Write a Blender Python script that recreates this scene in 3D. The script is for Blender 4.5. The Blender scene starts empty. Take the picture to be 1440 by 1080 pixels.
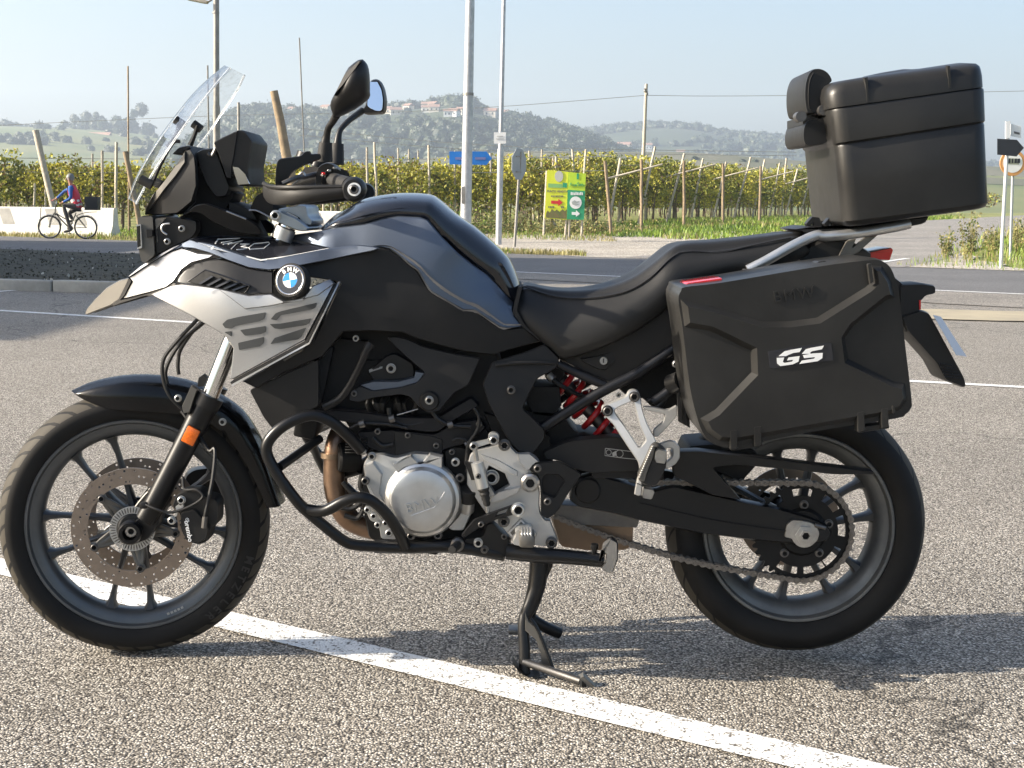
import bpy, bmesh, math, random
import numpy as np
from mathutils import Vector, Matrix, noise
random.seed(7)
ORD = 'first second third fourth fifth sixth seventh eighth ninth tenth eleventh twelfth thirteenth fourteenth fifteenth sixteenth seventeenth eighteenth nineteenth twentieth twenty-first twenty-second twenty-third twenty-fourth twenty-fifth twenty-sixth twenty-seventh twenty-eighth twenty-ninth thirtieth'.split()
R = math.radians
sc = bpy.context.scene

# ------------------------------------------------------------------ camera
CAM_H, CAM_Y, FPX = 1.0742, -3.6, 2160.0          # eye height, stand-off from the motorcycle's centre plane, focal length
CROT = Matrix.Rotation(R(90 - 6.6), 3, 'X') @ Matrix.Rotation(R(0.7), 3, 'Z')
cd = bpy.data.cameras.new('camera'); cam = bpy.data.objects.new('camera', cd)
sc.collection.objects.link(cam)
cam.matrix_world = Matrix.Translation((0, CAM_Y, CAM_H)) @ CROT.to_4x4()
cd.sensor_width = 36; cd.lens = 36 * FPX / 1440; cd.clip_start = 0.05; cd.clip_end = 20000
sc.camera = cam

# ------------------------------------------------------------------ light
SUN_EL, SUN_AZ = 25.0, 6.5                        # sun over the motorcycle's nose, a little towards the camera
sdir = Vector((-math.cos(R(SUN_EL)) * math.cos(R(SUN_AZ)), -math.cos(R(SUN_EL)) * math.sin(R(SUN_AZ)), math.sin(R(SUN_EL))))
sl = bpy.data.lights.new('sun', 'SUN'); sl.energy = 5.0; sl.angle = R(0.5); sl.color = (1.0, 0.90, 0.76)
so = bpy.data.objects.new('sun', sl); sc.collection.objects.link(so)
so.rotation_euler = sdir.to_track_quat('Z', 'Y').to_euler(); so.location = (-20, -5, 30)
wd = bpy.data.worlds.new('World'); sc.world = wd; wd.use_nodes = True
wn = wd.node_tree.nodes; wl = wd.node_tree.links
bg = wn['Background']; sky = wn.new('ShaderNodeTexSky'); sky.sky_type = 'NISHITA'; sky.sun_disc = False
sky.sun_elevation = R(SUN_EL)
sky.sun_rotation = math.atan2(sdir.x, sdir.y)
sky.air_density = 1.0; sky.dust_density = 4.0; sky.ozone_density = 2.0; sky.altitude = 100
wl.new(sky.outputs[0], bg.inputs[0]); bg.inputs[1].default_value = 0.108
vs = sc.view_settings; vs.view_transform = 'Standard'; vs.look = 'None'; vs.exposure = 1.38; vs.gamma = 1.0
vs.use_curve_mapping = False
sc.cycles.use_denoising = True
sc.cycles.max_bounces = 8; sc.cycles.transparent_max_bounces = 16
sc.cycles.volume_bounces = 0

# ------------------------------------------------------------------ helpers
COL = sc.collection
CO = Vector((0, CAM_Y, CAM_H))
def W(px, py, Y):                                  # the point seen at a place of the photograph, in the vertical plane y = Y
    d = CROT @ Vector(((px - 720) / FPX, -(py - 540) / FPX, -1))
    return CO + d * ((Y - CAM_Y) / d.y)
def G(px, py, z=0.0):                              # the same on level ground
    d = CROT @ Vector(((px - 720) / FPX, -(py - 540) / FPX, -1))
    return CO + d * ((z - CAM_H) / d.z)
ZM = dict(A=(0, 480, 2.348), B=(100, 260, 3.6), C=(170, 60, 3.6), D=(440, 260, 4), E=(340, 440, 3), F=(600, 460, 3),
          G=(720, 480, 3.177), H=(900, 560, 2.919), I=(920, 320, 3.13), J=(1080, 60, 3.375), K=(700, 280, 3.13),
          L=(640, 740, 4.153), M=(480, 560, 4.5), N=(640, 580, 4.906), O=(430, 470, 6.352), P=(820, 530, 5.68),
          Q=(1000, 640, 5.686), R=(350, 170, 6.355), S=(70, 620, 4.696), T=(170, 180, 5.4))
def z(k, pts):
    a, b, s = ZM[k]
    return [(a + p[0] / s, b + p[1] / s) + tuple(p[2:]) for p in pts]
def zp(k, x, y, Y):
    a, b, s = ZM[k]
    return W(a + x / s, b + y / s, Y)

def link(o, parent=None):
    COL.objects.link(o)
    if parent is not None:
        o.parent = parent
        m = Matrix.Identity(4); q = parent; 
        chain = []
        while q is not None:
            chain.append(q); q = q.parent
        for q in reversed(chain):
            m = m @ q.matrix_parent_inverse @ Matrix.LocRotScale(q.location, q.rotation_euler, q.scale)
        o.matrix_parent_inverse = m.inverted()
    return o
def tag(o, label=None, cat=None, group=None, kind=None):
    if label: o['label'] = label
    if cat: o['category'] = cat
    if group: o['group'] = group
    if kind: o['kind'] = kind
    return o
def root(name, loc, label, cat, group=None):
    o = bpy.data.objects.new(name, None); o.location = loc; o.empty_display_size = 0.1
    COL.objects.link(o); return tag(o, label, cat, group)
def mesh_from(bm, name, mat, smooth=38):
    bmesh.ops.recalc_face_normals(bm, faces=bm.faces[:]) if smooth is not None and smooth >= 0 else None
    if smooth:
        th = R(abs(smooth))
        for f in bm.faces: f.smooth = True
        for e in bm.edges:
            if len(e.link_faces) == 2:
                e.smooth = e.calc_face_angle(0) < th
    me = bpy.data.meshes.new(name); bm.to_mesh(me); bm.free()
    for m in (mat if isinstance(mat, (list, tuple)) else [mat]): me.materials.append(m)
    return me
def mk(name, bm, mat, parent=None, smooth=38):
    return link(bpy.data.objects.new(name, mesh_from(bm, name, mat, smooth)), parent)
def inst(name, me, parent=None, mw=None):
    o = bpy.data.objects.new(name, me)
    if mw is not None: o.matrix_world = mw
    if parent is not None:
        loc, rot, scl = (mw or Matrix.Identity(4)).decompose()
        link(o, parent); o.location = loc; o.rotation_euler = rot.to_euler(); o.scale = scl
    else: COL.objects.link(o)
    return o
def copy_tree(o, parent=None):
    c = o.copy(); COL.objects.link(c)
    if parent is not None: c.parent = parent
    for ch in list(o.children): copy_tree(ch, c)
    return c
def mirror_y(bm):
    for v in bm.verts: v.co.y = -v.co.y
    bmesh.ops.reverse_faces(bm, faces=bm.faces[:])
    return bm

def yfun(ctrl):
    if isinstance(ctrl, (int, float)): return lambda x, y: ctrl
    P = np.array(ctrl, float)
    if len(P) < 4:
        A = np.c_[np.ones(len(P)), P[:, :2]]; k = np.linalg.lstsq(A, P[:, 2], rcond=None)[0]
        return lambda x, y: float(k[0] + k[1] * x + k[2] * y)
    s = 100.0; X = P[:, :2] / s; n = len(P)
    d = np.sqrt(((X[:, None] - X[None]) ** 2).sum(-1)) 
    A = np.zeros((n + 3, n + 3)); A[:n, :n] = d + np.eye(n) * 1e-4; A[:n, n] = 1; A[:n, n + 1:] = X
    A[n, :n] = 1; A[n + 1:, :n] = X.T
    k = np.linalg.lstsq(A, np.r_[P[:, 2], 0, 0, 0], rcond=None)[0]
    def f(x, y):
        q = np.array((x / s, y / s)); r = np.sqrt(((X - q) ** 2).sum(-1))
        return float(k[:n] @ r + k[n] + k[n + 1:] @ q)
    return f
def smooth_outline(pts, n=4, closed=True):
    out = []; N = len(pts)
    for i in range(N if closed else N - 1):
        g = lambda j: np.array(pts[j % N] if closed else pts[max(0, min(N - 1, j))], float)
        a, b, c, d = g(i - 1), g(i), g(i + 1), g(i + 2)
        for k in range(n):
            t = k / n
            out.append(tuple(0.5 * (2 * b + (c - a) * t + (2 * a - 5 * b + 4 * c - d) * t * t + (3 * b - a - 3 * c + d) * t ** 3)))
    if not closed: out.append(tuple(pts[-1]))
    return out
def round_outline(pts, r, n=4):                   # rounds the corners of a polygon
    out = []; N = len(pts)
    for i in range(N):
        p0, p1, p2 = (np.array(pts[(i + k) % N][:2], float) for k in (-1, 0, 1))
        a, b = p0 - p1, p2 - p1; la, lb = np.linalg.norm(a), np.linalg.norm(b)
        q = min(r, la * .45, lb * .45)
        if q < 0.3: out.append(tuple(p1)); continue
        s, e = p1 + a / la * q, p1 + b / lb * q
        for k in range(n + 1):
            t = k / n; out.append(tuple((1 - t) ** 2 * s + 2 * t * (1 - t) * p1 + t * t * e))
    return out
def panel(outline, ctrl, thick=.01, rnd=(2, .003), step=14, holes=(), corner=0, bm=None, back=True):
    """A shell whose outline was measured in the photograph: curved in depth by ctrl, with rolled edges and real thickness."""
    f = yfun(ctrl)
    b = bmesh.new()
    if corner: outline = round_outline(outline, corner)
    outline = list(outline)
    loops = [outline] + [list(h) for h in holes]
    if holes:
        es = []
        for lp in loops:
            vs_ = [b.verts.new((p[0], p[1], 0)) for p in lp]
            es += [b.edges.new((vs_[i], vs_[(i + 1) % len(vs_)])) for i in range(len(vs_))]
        bmesh.ops.triangle_fill(b, use_beauty=True, use_dissolve=False, edges=es)
    else:
        b.faces.new([b.verts.new((p[0], p[1], 0)) for p in outline])
    if rnd and rnd[0] > 0:
        bd = [v for v in b.verts]
        segs = rnd[2] if len(rnd) > 2 else 2
        ar = abs(sum(p[0] * q[1] - q[0] * p[1] for p, q in zip(outline, outline[1:] + outline[:1]))) / 2
        pe = sum(math.hypot(p[0] - q[0], p[1] - q[1]) for lp_ in loops for p, q in zip(lp_, lp_[1:] + lp_[:1]))
        roll = min(rnd[0], .62 * ar / pe)           # never wider than the piece allows
        for k in range(segs):
            b.normal_update()
            fs = [q for q in b.faces if not q.tag]
            r_ = bmesh.ops.inset_region(b, faces=fs, thickness=roll / segs, use_even_offset=True, use_boundary=True)
            for q in r_['faces']: q.tag = True
        # depth by ring: measure each vertex's ring through repeated boundary walk
        ring = {}; cur = set(v for v in b.verts if any(e.is_boundary for e in v.link_edges)); 
        for v in cur: ring[v] = 0
        for k in range(1, segs + 1):
            nx = set()
            for v in cur:
                for e in v.link_edges:
                    o = e.other_vert(v)
                    if o not in ring and any(q.tag for q in e.link_faces): nx.add(o)
            for v in nx: ring[v] = k
            cur = nx
        for v in b.verts:
            k = ring.get(v, segs)
            t = k / segs
            v.co.z = rnd[1] * (1 - math.sin(t * math.pi / 2))
    if step and not isinstance(ctrl, (int, float)):
        xs = [v.co.x for v in b.verts]; ys = [v.co.y for v in b.verts]
        for ax, lo, hi in ((0, min(xs), max(xs)), (1, min(ys), max(ys))):
            c = lo + step * .5
            while c < hi:
                co = (c, 0, 0) if ax == 0 else (0, c, 0); no = (1, 0, 0) if ax == 0 else (0, 1, 0)
                bmesh.ops.bisect_plane(b, geom=b.verts[:] + b.edges[:] + b.faces[:], dist=1e-4, plane_co=co, plane_no=no)
                c += step
    bmesh.ops.remove_doubles(b, verts=b.verts[:], dist=1e-3)
    out = bm if bm is not None else bmesh.new()
    fr, bk = {}, {}
    for v in b.verts:
        Y = f(v.co.x, v.co.y); p = W(v.co.x, v.co.y, Y)
        fr[v] = out.verts.new((p.x, p.y + v.co.z, p.z))
        if thick and back: bk[v] = out.verts.new((p.x, p.y + max(thick, v.co.z + 1e-4), p.z))
    for q in b.faces:
        try:
            out.faces.new([fr[v] for v in q.verts])
            if thick and back: out.faces.new([bk[v] for v in reversed(q.verts)])
        except ValueError: pass
    if thick and back:
        for e in b.edges:
            if e.is_boundary:
                v1, v2 = e.verts
                try: out.faces.new((fr[v1], fr[v2], bk[v2], bk[v1]))
                except ValueError: pass
    b.free()
    return out

def catmull(pts, n=6):
    P = [np.array(p, float) for p in pts]
    if len(P) < 3: return [Vector(p) for p in P]
    return [Vector(p) for p in smooth_outline([tuple(p) for p in P], n, closed=False)]
def tube(pts, r, seg=10, n=6, bm=None, sm=True, flat=None):
    P = catmull(pts, n) if sm else [Vector(p) for p in pts]
    b = bm if bm is not None else bmesh.new(); rings = []
    up = Vector((0, 1, 0)); N = len(P)
    rl = r if isinstance(r, (list, tuple)) else None
    pu = None
    for i, p in enumerate(P):
        t = (P[min(i + 1, N - 1)] - P[max(i - 1, 0)]).normalized()
        if pu is None:
            pu = up if abs(t.dot(up)) < .95 else Vector((0, 0, 1))
        u = (pu - t * pu.dot(t)).normalized(); v = t.cross(u); pu = u
        if rl:
            q = i / (N - 1) * (len(rl) - 1); k = min(int(q), len(rl) - 2); rr = rl[k] + (rl[k + 1] - rl[k]) * (q - k)
        else: rr = r
        fu, fv = flat or (1, 1)
        rings.append([b.verts.new(p + u * rr * fu * math.cos(2 * math.pi * k / seg) + v * rr * fv * math.sin(2 * math.pi * k / seg)) for k in range(seg)])
    for a, c in zip(rings, rings[1:]):
        for k in range(seg): b.faces.new((a[k], a[(k + 1) % seg], c[(k + 1) % seg], c[k]))
    b.faces.new(list(reversed(rings[0]))); b.faces.new(rings[-1])
    return b
def lathe(prof, org, ax=(0, -1, 0), ux=(1, 0, 0), seg=32, bm=None, a0=0, a1=2 * math.pi, closed=False):
    """prof: (radius, height along ax)."""
    b = bm if bm is not None else bmesh.new()
    ax = Vector(ax).normalized(); u = Vector(ux); u = (u - ax * u.dot(ax)).normalized(); v = ax.cross(u); org = Vector(org)
    full = abs(a1 - a0 - 2 * math.pi) < 1e-6
    na = seg if full else seg + 1; rings = []
    for (r, h) in prof:
        if r < 1e-6: rings.append([b.verts.new(org + ax * h)]); continue
        rings.append([b.verts.new(org + ax * h + (u * math.cos(a0 + (a1 - a0) * k / seg) + v * math.sin(a0 + (a1 - a0) * k / seg)) * r) for k in range(na)])
    pr = list(zip(rings, rings[1:])) + ([(rings[-1], rings[0])] if closed else [])
    for p, q in pr:
        for k in range(seg):
            k2 = (k + 1) % na
            if len(p) == 1 and len(q) == 1: continue
            if len(p) == 1: b.faces.new((p[0], q[k], q[k2]))
            elif len(q) == 1: b.faces.new((p[k], q[0], p[k2]))
            else: b.faces.new((p[k], q[k], q[k2], p[k2]))
    return b
def rbox(c, d, bev=.003, seg=2, rot=None, bm=None):
    b = bmesh.new(); bmesh.ops.create_cube(b, size=1)
    for v in b.verts: v.co = Vector((v.co.x * d[0], v.co.y * d[1], v.co.z * d[2]))
    if bev: bmesh.ops.bevel(b, geom=b.edges[:], offset=min(bev, min(d) * .49), segments=seg, profile=.5, affect='EDGES')
    m = Matrix.Translation(c) @ (rot.to_4x4() if rot is not None else Matrix.Identity(4))
    bmesh.ops.transform(b, matrix=m, verts=b.verts[:])
    return join(bm, b)
def join(dst, src):
    if dst is None: return src
    mp = {v: dst.verts.new(v.co) for v in src.verts}
    for f in src.faces:
        q = dst.faces.new([mp[v] for v in f.verts]); q.material_index = f.material_index
    src.free(); return dst
def loft(rows, closed=False, cap=False, bm=None):
    b = bm if bm is not None else bmesh.new()
    V = [[b.verts.new(p) for p in r] for r in rows]
    for r, s in zip(V, V[1:]):
        n = len(r)
        for k in range(n if closed else n - 1):
            try: b.faces.new((r[k], r[(k + 1) % n], s[(k + 1) % n], s[k]))
            except ValueError: pass
    if cap: b.faces.new(list(reversed(V[0]))); b.faces.new(V[-1])
    return b
def smooth_rows(rows, nu=3, nv=3):
    rr = [catmull(r, nu) for r in rows]
    cols = list(zip(*rr)); cc = [catmull(c, nv) for c in cols]
    return [list(x) for x in zip(*cc)]
def subd(o, lv=2):
    m = o.modifiers.new('subdivision', 'SUBSURF'); m.levels = lv; m.render_levels = lv; return o
def text(name, body, mw, size, mat, parent=None, ext=.0004, shear=0.0, space=1.0, bold=0.0, ax='CENTER'):
    c = bpy.data.curves.new(name, 'FONT'); c.body = body; c.size = size; c.extrude = ext; c.shear = shear; c.space_character = space
    c.align_x = ax; c.align_y = 'CENTER'; c.offset = bold; c.materials.append(mat); c.resolution_u = 3
    o = bpy.data.objects.new(name, c)
    loc, rot, scl = mw.decompose()
    o.location = loc; o.rotation_euler = rot.to_euler(); o.scale = scl
    me = bpy.data.meshes.new_from_object(o); me.name = name        # real mesh, so the mark has a mask of its own
    bpy.data.objects.remove(o); me.materials.clear(); me.materials.append(mat)
    o = bpy.data.objects.new(name, me); o.location = loc; o.rotation_euler = rot.to_euler(); o.scale = scl
    if parent is not None: link(o, parent)
    else: COL.objects.link(o)
    return o
def face_mw(p, right, up):                        # frame of a flat mark: x to the right, y up, z out of the surface
    x = Vector(right).normalized(); y = Vector(up); y = (y - x * y.dot(x)).normalized(); n = x.cross(y)
    return Matrix.Translation(p) @ Matrix((x, y, n)).transposed().to_4x4()

# ------------------------------------------------------------------ materials
def mat(name, col, rough=.5, metal=0.0, var=0.0, vs_=8.0, bump=0.0, bs=60.0, coat=0.0, spec=.5, rvar=0.0, alpha=1.0, trans=0.0, ior=1.45, emit=None, dist=.002, col2=None):
    m = bpy.data.materials.new(name); m.use_nodes = True
    nt = m.node_tree; n = nt.nodes; l = nt.links; p = n['Principled BSDF']
    p.inputs['Base Color'].default_value = (*col, 1); p.inputs['Roughness'].default_value = rough; p.inputs['Metallic'].default_value = metal
    p.inputs['Coat Weight'].default_value = coat; p.inputs['Coat Roughness'].default_value = .06
    p.inputs['Specular IOR Level'].default_value = spec; p.inputs['IOR'].default_value = ior
    p.inputs['Transmission Weight'].default_value = trans; p.inputs['Alpha'].default_value = alpha
    if emit: p.inputs['Emission Color'].default_value = (*emit[:3], 1); p.inputs['Emission Strength'].default_value = emit[3]
    if var or rvar or bump or col2:
        tc = n.new('ShaderNodeTexCoord')
    if var or rvar or col2:
        t = n.new('ShaderNodeTexNoise'); t.inputs['Scale'].default_value = vs_; t.inputs['Detail'].default_value = 6; t.inputs['Roughness'].default_value = .65
        l.new(tc.outputs['Object'], t.inputs['Vector'])
        if var or col2:
            mx = n.new('ShaderNodeMix'); mx.data_type = 'RGBA'
            c2 = col2 or tuple(min(1, c * (1 + var) + var * .01) for c in col); c1 = col if col2 else tuple(c * (1 - var) for c in col)
            mx.inputs[6].default_value = (*c1, 1); mx.inputs[7].default_value = (*c2, 1)
            mr = n.new('ShaderNodeMapRange'); mr.inputs[1].default_value = .35; mr.inputs[2].default_value = .65
            l.new(t.outputs[0], mr.inputs[0]); l.new(mr.outputs[0], mx.inputs[0]); l.new(mx.outputs[2], p.inputs['Base Color'])
        if rvar:
            mr = n.new('ShaderNodeMapRange'); mr.inputs[1].default_value = .3; mr.inputs[2].default_value = .7
            mr.inputs[3].default_value = max(.02, rough - rvar); mr.inputs[4].default_value = min(1, rough + rvar)
            l.new(t.outputs[0], mr.inputs[0]); l.new(mr.outputs[0], p.inputs['Roughness'])
    if bump:
        t2 = n.new('ShaderNodeTexNoise'); t2.inputs['Scale'].default_value = bs; t2.inputs['Detail'].default_value = 3
        l.new(tc.outputs['Object'], t2.inputs['Vector'])
        bp = n.new('ShaderNodeBump'); bp.inputs['Strength'].default_value = bump; bp.inputs['Distance'].default_value = dist
        l.new(t2.outputs[0], bp.inputs['Height']); l.new(bp.outputs[0], p.inputs['Normal'])
    return m
# ================================================================== the setting
def shader(name):
    m = bpy.data.materials.new(name); m.use_nodes = True
    return m, m.node_tree.nodes, m.node_tree.links, m.node_tree.nodes['Principled BSDF']
def ramp(n, pts):
    r = n.new('ShaderNodeValToRGB'); e = r.color_ramp.elements
    while len(e) < len(pts): e.new(.5)
    for q, (p, c) in zip(e, pts): q.position = p; q.color = (*c, 1)
    return r
def aggregate(name, cols, scale=150, bump=.9, stain=.25, dark=(.04, .035, .03), dist=.0035, cracks=False):
    m, n, l, p = shader(name)
    tc = n.new('ShaderNodeTexCoord')
    v = n.new('ShaderNodeTexVoronoi'); v.inputs['Scale'].default_value = scale; v.inputs['Randomness'].default_value = 1
    wv = n.new('ShaderNodeTexNoise'); wv.inputs['Scale'].default_value = scale * .5; wv.inputs['Detail'].default_value = 2
    ad = n.new('ShaderNodeMixRGB'); ad.blend_type = 'ADD'; ad.inputs[0].default_value = .006
    l.new(tc.outputs['Object'], wv.inputs['Vector']); l.new(tc.outputs['Object'], ad.inputs[1]); l.new(wv.outputs[1], ad.inputs[2])
    l.new(ad.outputs[0], v.inputs['Vector'])
    sp = n.new('ShaderNodeSeparateColor'); l.new(v.outputs['Color'], sp.inputs[0])
    r = ramp(n, cols); l.new(sp.outputs[0], r.inputs[0])
    gap_shade = n.new('ShaderNodeMapRange'); gap_shade.inputs[1].default_value = .40; gap_shade.inputs[2].default_value = .66; gap_shade.inputs[3].default_value = 0; gap_shade.inputs[4].default_value = 1  # shadow between the stones, painted into the colour as dark gaps
    l.new(v.outputs['Distance'], gap_shade.inputs[0])
    mx = n.new('ShaderNodeMix'); mx.data_type = 'RGBA'; mx.inputs[7].default_value = (*dark, 1)
    gm = n.new('ShaderNodeMath'); gm.operation = 'MULTIPLY'; gm.inputs[1].default_value = .85
    l.new(gap_shade.outputs[0], gm.inputs[0]); l.new(gm.outputs[0], mx.inputs[0]); l.new(r.outputs[0], mx.inputs[6])
    big = n.new('ShaderNodeTexNoise'); big.inputs['Scale'].default_value = .55; big.inputs['Detail'].default_value = 8; big.inputs['Roughness'].default_value = .6
    l.new(tc.outputs['Object'], big.inputs['Vector'])
    br = n.new('ShaderNodeMapRange'); br.inputs[1].default_value = .3; br.inputs[2].default_value = .7; br.inputs[3].default_value = 1 - stain; br.inputs[4].default_value = 1 + stain * .5
    l.new(big.outputs[0], br.inputs[0])
    ml = n.new('ShaderNodeMix'); ml.data_type = 'RGBA'; ml.blend_type = 'MULTIPLY'; ml.inputs[0].default_value = 1
    l.new(mx.outputs[2], ml.inputs[6]); l.new(br.outputs[0], ml.inputs[7]); outc = ml.outputs[2]
    if cracks:                                     # oil drips, a few hairline cracks and scuffed lanes
        vd = n.new('ShaderNodeTexVoronoi'); vd.inputs['Scale'].default_value = 1.1; l.new(ad.outputs[0], vd.inputs['Vector'])
        dn = n.new('ShaderNodeTexNoise'); dn.inputs['Scale'].default_value = 9; dn.inputs['Detail'].default_value = 4; l.new(tc.outputs['Object'], dn.inputs['Vector'])
        dm = n.new('ShaderNodeMath'); dm.operation = 'MULTIPLY_ADD'; dm.inputs[1].default_value = .12; l.new(dn.outputs[0], dm.inputs[0]); l.new(vd.outputs['Distance'], dm.inputs[2])
        dr = n.new('ShaderNodeMapRange'); dr.inputs[1].default_value = .09; dr.inputs[2].default_value = .17; dr.inputs[3].default_value = .84; dr.inputs[4].default_value = 1; l.new(dm.outputs[0], dr.inputs[0])
        m2 = n.new('ShaderNodeMix'); m2.data_type = 'RGBA'; m2.blend_type = 'MULTIPLY'; m2.inputs[0].default_value = 1; l.new(outc, m2.inputs[6]); l.new(dr.outputs[0], m2.inputs[7]); outc = m2.outputs[2]
        ve_ = n.new('ShaderNodeTexVoronoi'); ve_.feature = 'DISTANCE_TO_EDGE'; ve_.inputs['Scale'].default_value = .16
        wn_ = n.new('ShaderNodeTexNoise'); wn_.inputs['Scale'].default_value = 1.7; wn_.inputs['Detail'].default_value = 6; l.new(tc.outputs['Object'], wn_.inputs['Vector'])
        wa = n.new('ShaderNodeMixRGB'); wa.blend_type = 'ADD'; wa.inputs[0].default_value = .9; l.new(tc.outputs['Object'], wa.inputs[1]); l.new(wn_.outputs[1], wa.inputs[2]); l.new(wa.outputs[0], ve_.inputs['Vector'])
        cr_ = n.new('ShaderNodeMapRange'); cr_.inputs[1].default_value = .0006; cr_.inputs[2].default_value = .0022; cr_.inputs[3].default_value = .45; cr_.inputs[4].default_value = 1; l.new(ve_.outputs['Distance'], cr_.inputs[0])
        m3 = n.new('ShaderNodeMix'); m3.data_type = 'RGBA'; m3.blend_type = 'MULTIPLY'; m3.inputs[0].default_value = 1; l.new(outc, m3.inputs[6]); l.new(cr_.outputs[0], m3.inputs[7]); outc = m3.outputs[2]
    l.new(outc, p.inputs['Base Color'])
    p.inputs['Roughness'].default_value = .8; p.inputs['Specular IOR Level'].default_value = .35
    h = n.new('ShaderNodeMath'); h.operation = 'SUBTRACT'; h.inputs[0].default_value = 1; l.new(v.outputs['Distance'], h.inputs[1])
    h2 = n.new('ShaderNodeMath'); h2.operation = 'MULTIPLY_ADD'; h2.inputs[1].default_value = .5
    l.new(sp.outputs[1], h2.inputs[0]); l.new(h.outputs[0], h2.inputs[2])
    bp = n.new('ShaderNodeBump'); bp.inputs['Strength'].default_value = bump; bp.inputs['Distance'].default_value = dist
    l.new(h2.outputs[0], bp.inputs['Height']); l.new(bp.outputs[0], p.inputs['Normal'])
    return m
M = {}
M['parking'] = aggregate('parking_aggregate', [(0, (.040, .035, .030)), (.2, (.195, .172, .14)), (.5, (.345, .312, .262)), (.8, (.49, .45, .385)), (1, (.72, .675, .60))], 165, 1.0, .16, cracks=True)
M['road'] = aggregate('road_asphalt', [(0, (.11, .11, .11)), (.5, (.19, .188, .185)), (1, (.28, .275, .27))], 90, .5, .2)
M['sideroad'] = aggregate('worn_asphalt', [(0, (.27, .25, .22)), (.5, (.38, .355, .315)), (1, (.50, .465, .42))], 60, .4, .25)
M['apron'] = aggregate('apron_asphalt', [(0, (.22, .20, .17)), (.5, (.34, .31, .265)), (1, (.46, .42, .36))], 70, .6, .3)
M['gravel'] = aggregate('gravel', [(0, (.36, .32, .26)), (.5, (.55, .50, .42)), (1, (.74, .69, .60))], 25, .8, .3, (.2, .17, .13), .02)
def paint_mat():
    m, n, l, p = shader('road_paint')
    tc = n.new('ShaderNodeTexCoord')
    v = n.new('ShaderNodeTexVoronoi'); v.inputs['Scale'].default_value = 140; l.new(tc.outputs['Object'], v.inputs['Vector'])
    t = n.new('ShaderNodeTexNoise'); t.inputs['Scale'].default_value = 35; t.inputs['Detail'].default_value = 7; t.inputs['Roughness'].default_value = .7
    l.new(tc.outputs['Object'], t.inputs['Vector'])
    a = n.new('ShaderNodeMath'); a.operation = 'MULTIPLY_ADD'; a.inputs[1].default_value = .45; l.new(v.outputs['Distance'], a.inputs[0]); l.new(t.outputs[0], a.inputs[2])
    r = ramp(n, [(0, (.74, .74, .72)), (.80, (.70, .70, .68)), (.86, (.22, .20, .17)), (1, (.10, .09, .08))])
    l.new(a.outputs[0], r.inputs[0]); l.new(r.outputs[0], p.inputs['Base Color']); p.inputs['Roughness'].default_value = .7
    bp = n.new('ShaderNodeBump'); bp.inputs['Strength'].default_value = .5; bp.inputs['Distance'].default_value = -.003
    l.new(v.outputs['Distance'], bp.inputs['Height']); l.new(bp.outputs[0], p.inputs['Normal'])
    return m
M['paint'] = paint_mat()
M['earth'] = mat('dry_grass_earth', (.15, .19, .04), .95, var=0, vs_=.35, col2=(.24, .22, .08), bump=.8, bs=3, dist=.1)
M['soil'] = mat('dark_bed_soil', (.030, .028, .020), .95, vs_=3, col2=(.075, .07, .045), bump=1, bs=20, dist=.05)
M['sand'] = mat('sandy_silt', (.36, .31, .21), .8, vs_=1.5, col2=(.27, .235, .17), bump=.3, bs=30, dist=.01)
M['kerb'] = mat('kerb_concrete', (.36, .35, .31), .85, vs_=3, col2=(.24, .235, .21), bump=.5, bs=80)

def lineY(X): return 21.63 - .741 * X             # near edge line of the main road
def farY(X): return 31.4 - .72 * X                # far edge of the main road
def hgt(X, Y):
    n = (Y - farY(X)) * .81
    if n < 2: return 0.0
    t = min(1, max(0, (n - 4) / 22)); t = t * t * (3 - 2 * t)
    return min(.5 * t + max(0, min(n, 120) - 15) * .004, .95)
def sheet(name, quad, nu, nv, dz, m, parent=None, wob=0):
    """quad: four (x, y) corners, draped over the terrain."""
    b = bmesh.new(); V = []
    for i in range(nu + 1):
        row = []
        for j in range(nv + 1):
            u, v = i / nu, j / nv
            a, c, d, e = (Vector(q) for q in quad)
            p = (a * (1 - u) + c * u) * (1 - v) + (e * (1 - u) + d * u) * v
            if wob and (j in (0, nv) or i in (0, nu)):
                p += Vector((noise.noise(Vector((p.x, p.y, 3)) * .5), noise.noise(Vector((p.x, p.y, 9)) * .5))) * wob
            row.append(b.verts.new((p.x, p.y, hgt(p.x, p.y) + dz)))
        V.append(row)
    for i in range(nu):
        for j in range(nv): b.faces.new((V[i][j], V[i + 1][j], V[i + 1][j + 1], V[i][j + 1]))
    return mk(name, b, m, parent, smooth=60)

# ground to the horizon
b = bmesh.new()
xs = sorted(set([-6000, -3000, -1500, -800, -400, -200, -100] + list(range(-60, 61, 3)) + [80, 100, 140, 200, 400, 800, 1500, 3000, 6000]))
ys = sorted(set([-3000, -1000, -300, -100, -40, -10] + list(range(0, 150, 3)) + [160, 180, 200, 240, 300, 400, 600, 900, 1400, 2200, 3500, 6000]))
V = [[b.verts.new((x, y, hgt(x, y) - .03)) for y in ys] for x in xs]
for i in range(len(xs) - 1):
    for j in range(len(ys) - 1): b.faces.new((V[i][j], V[i + 1][j], V[i + 1][j + 1], V[i][j + 1]))
tag(mk('ground', b, M['earth'], smooth=60), 'dry grassy earth stretching to the hills', None, kind='structure')
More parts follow.
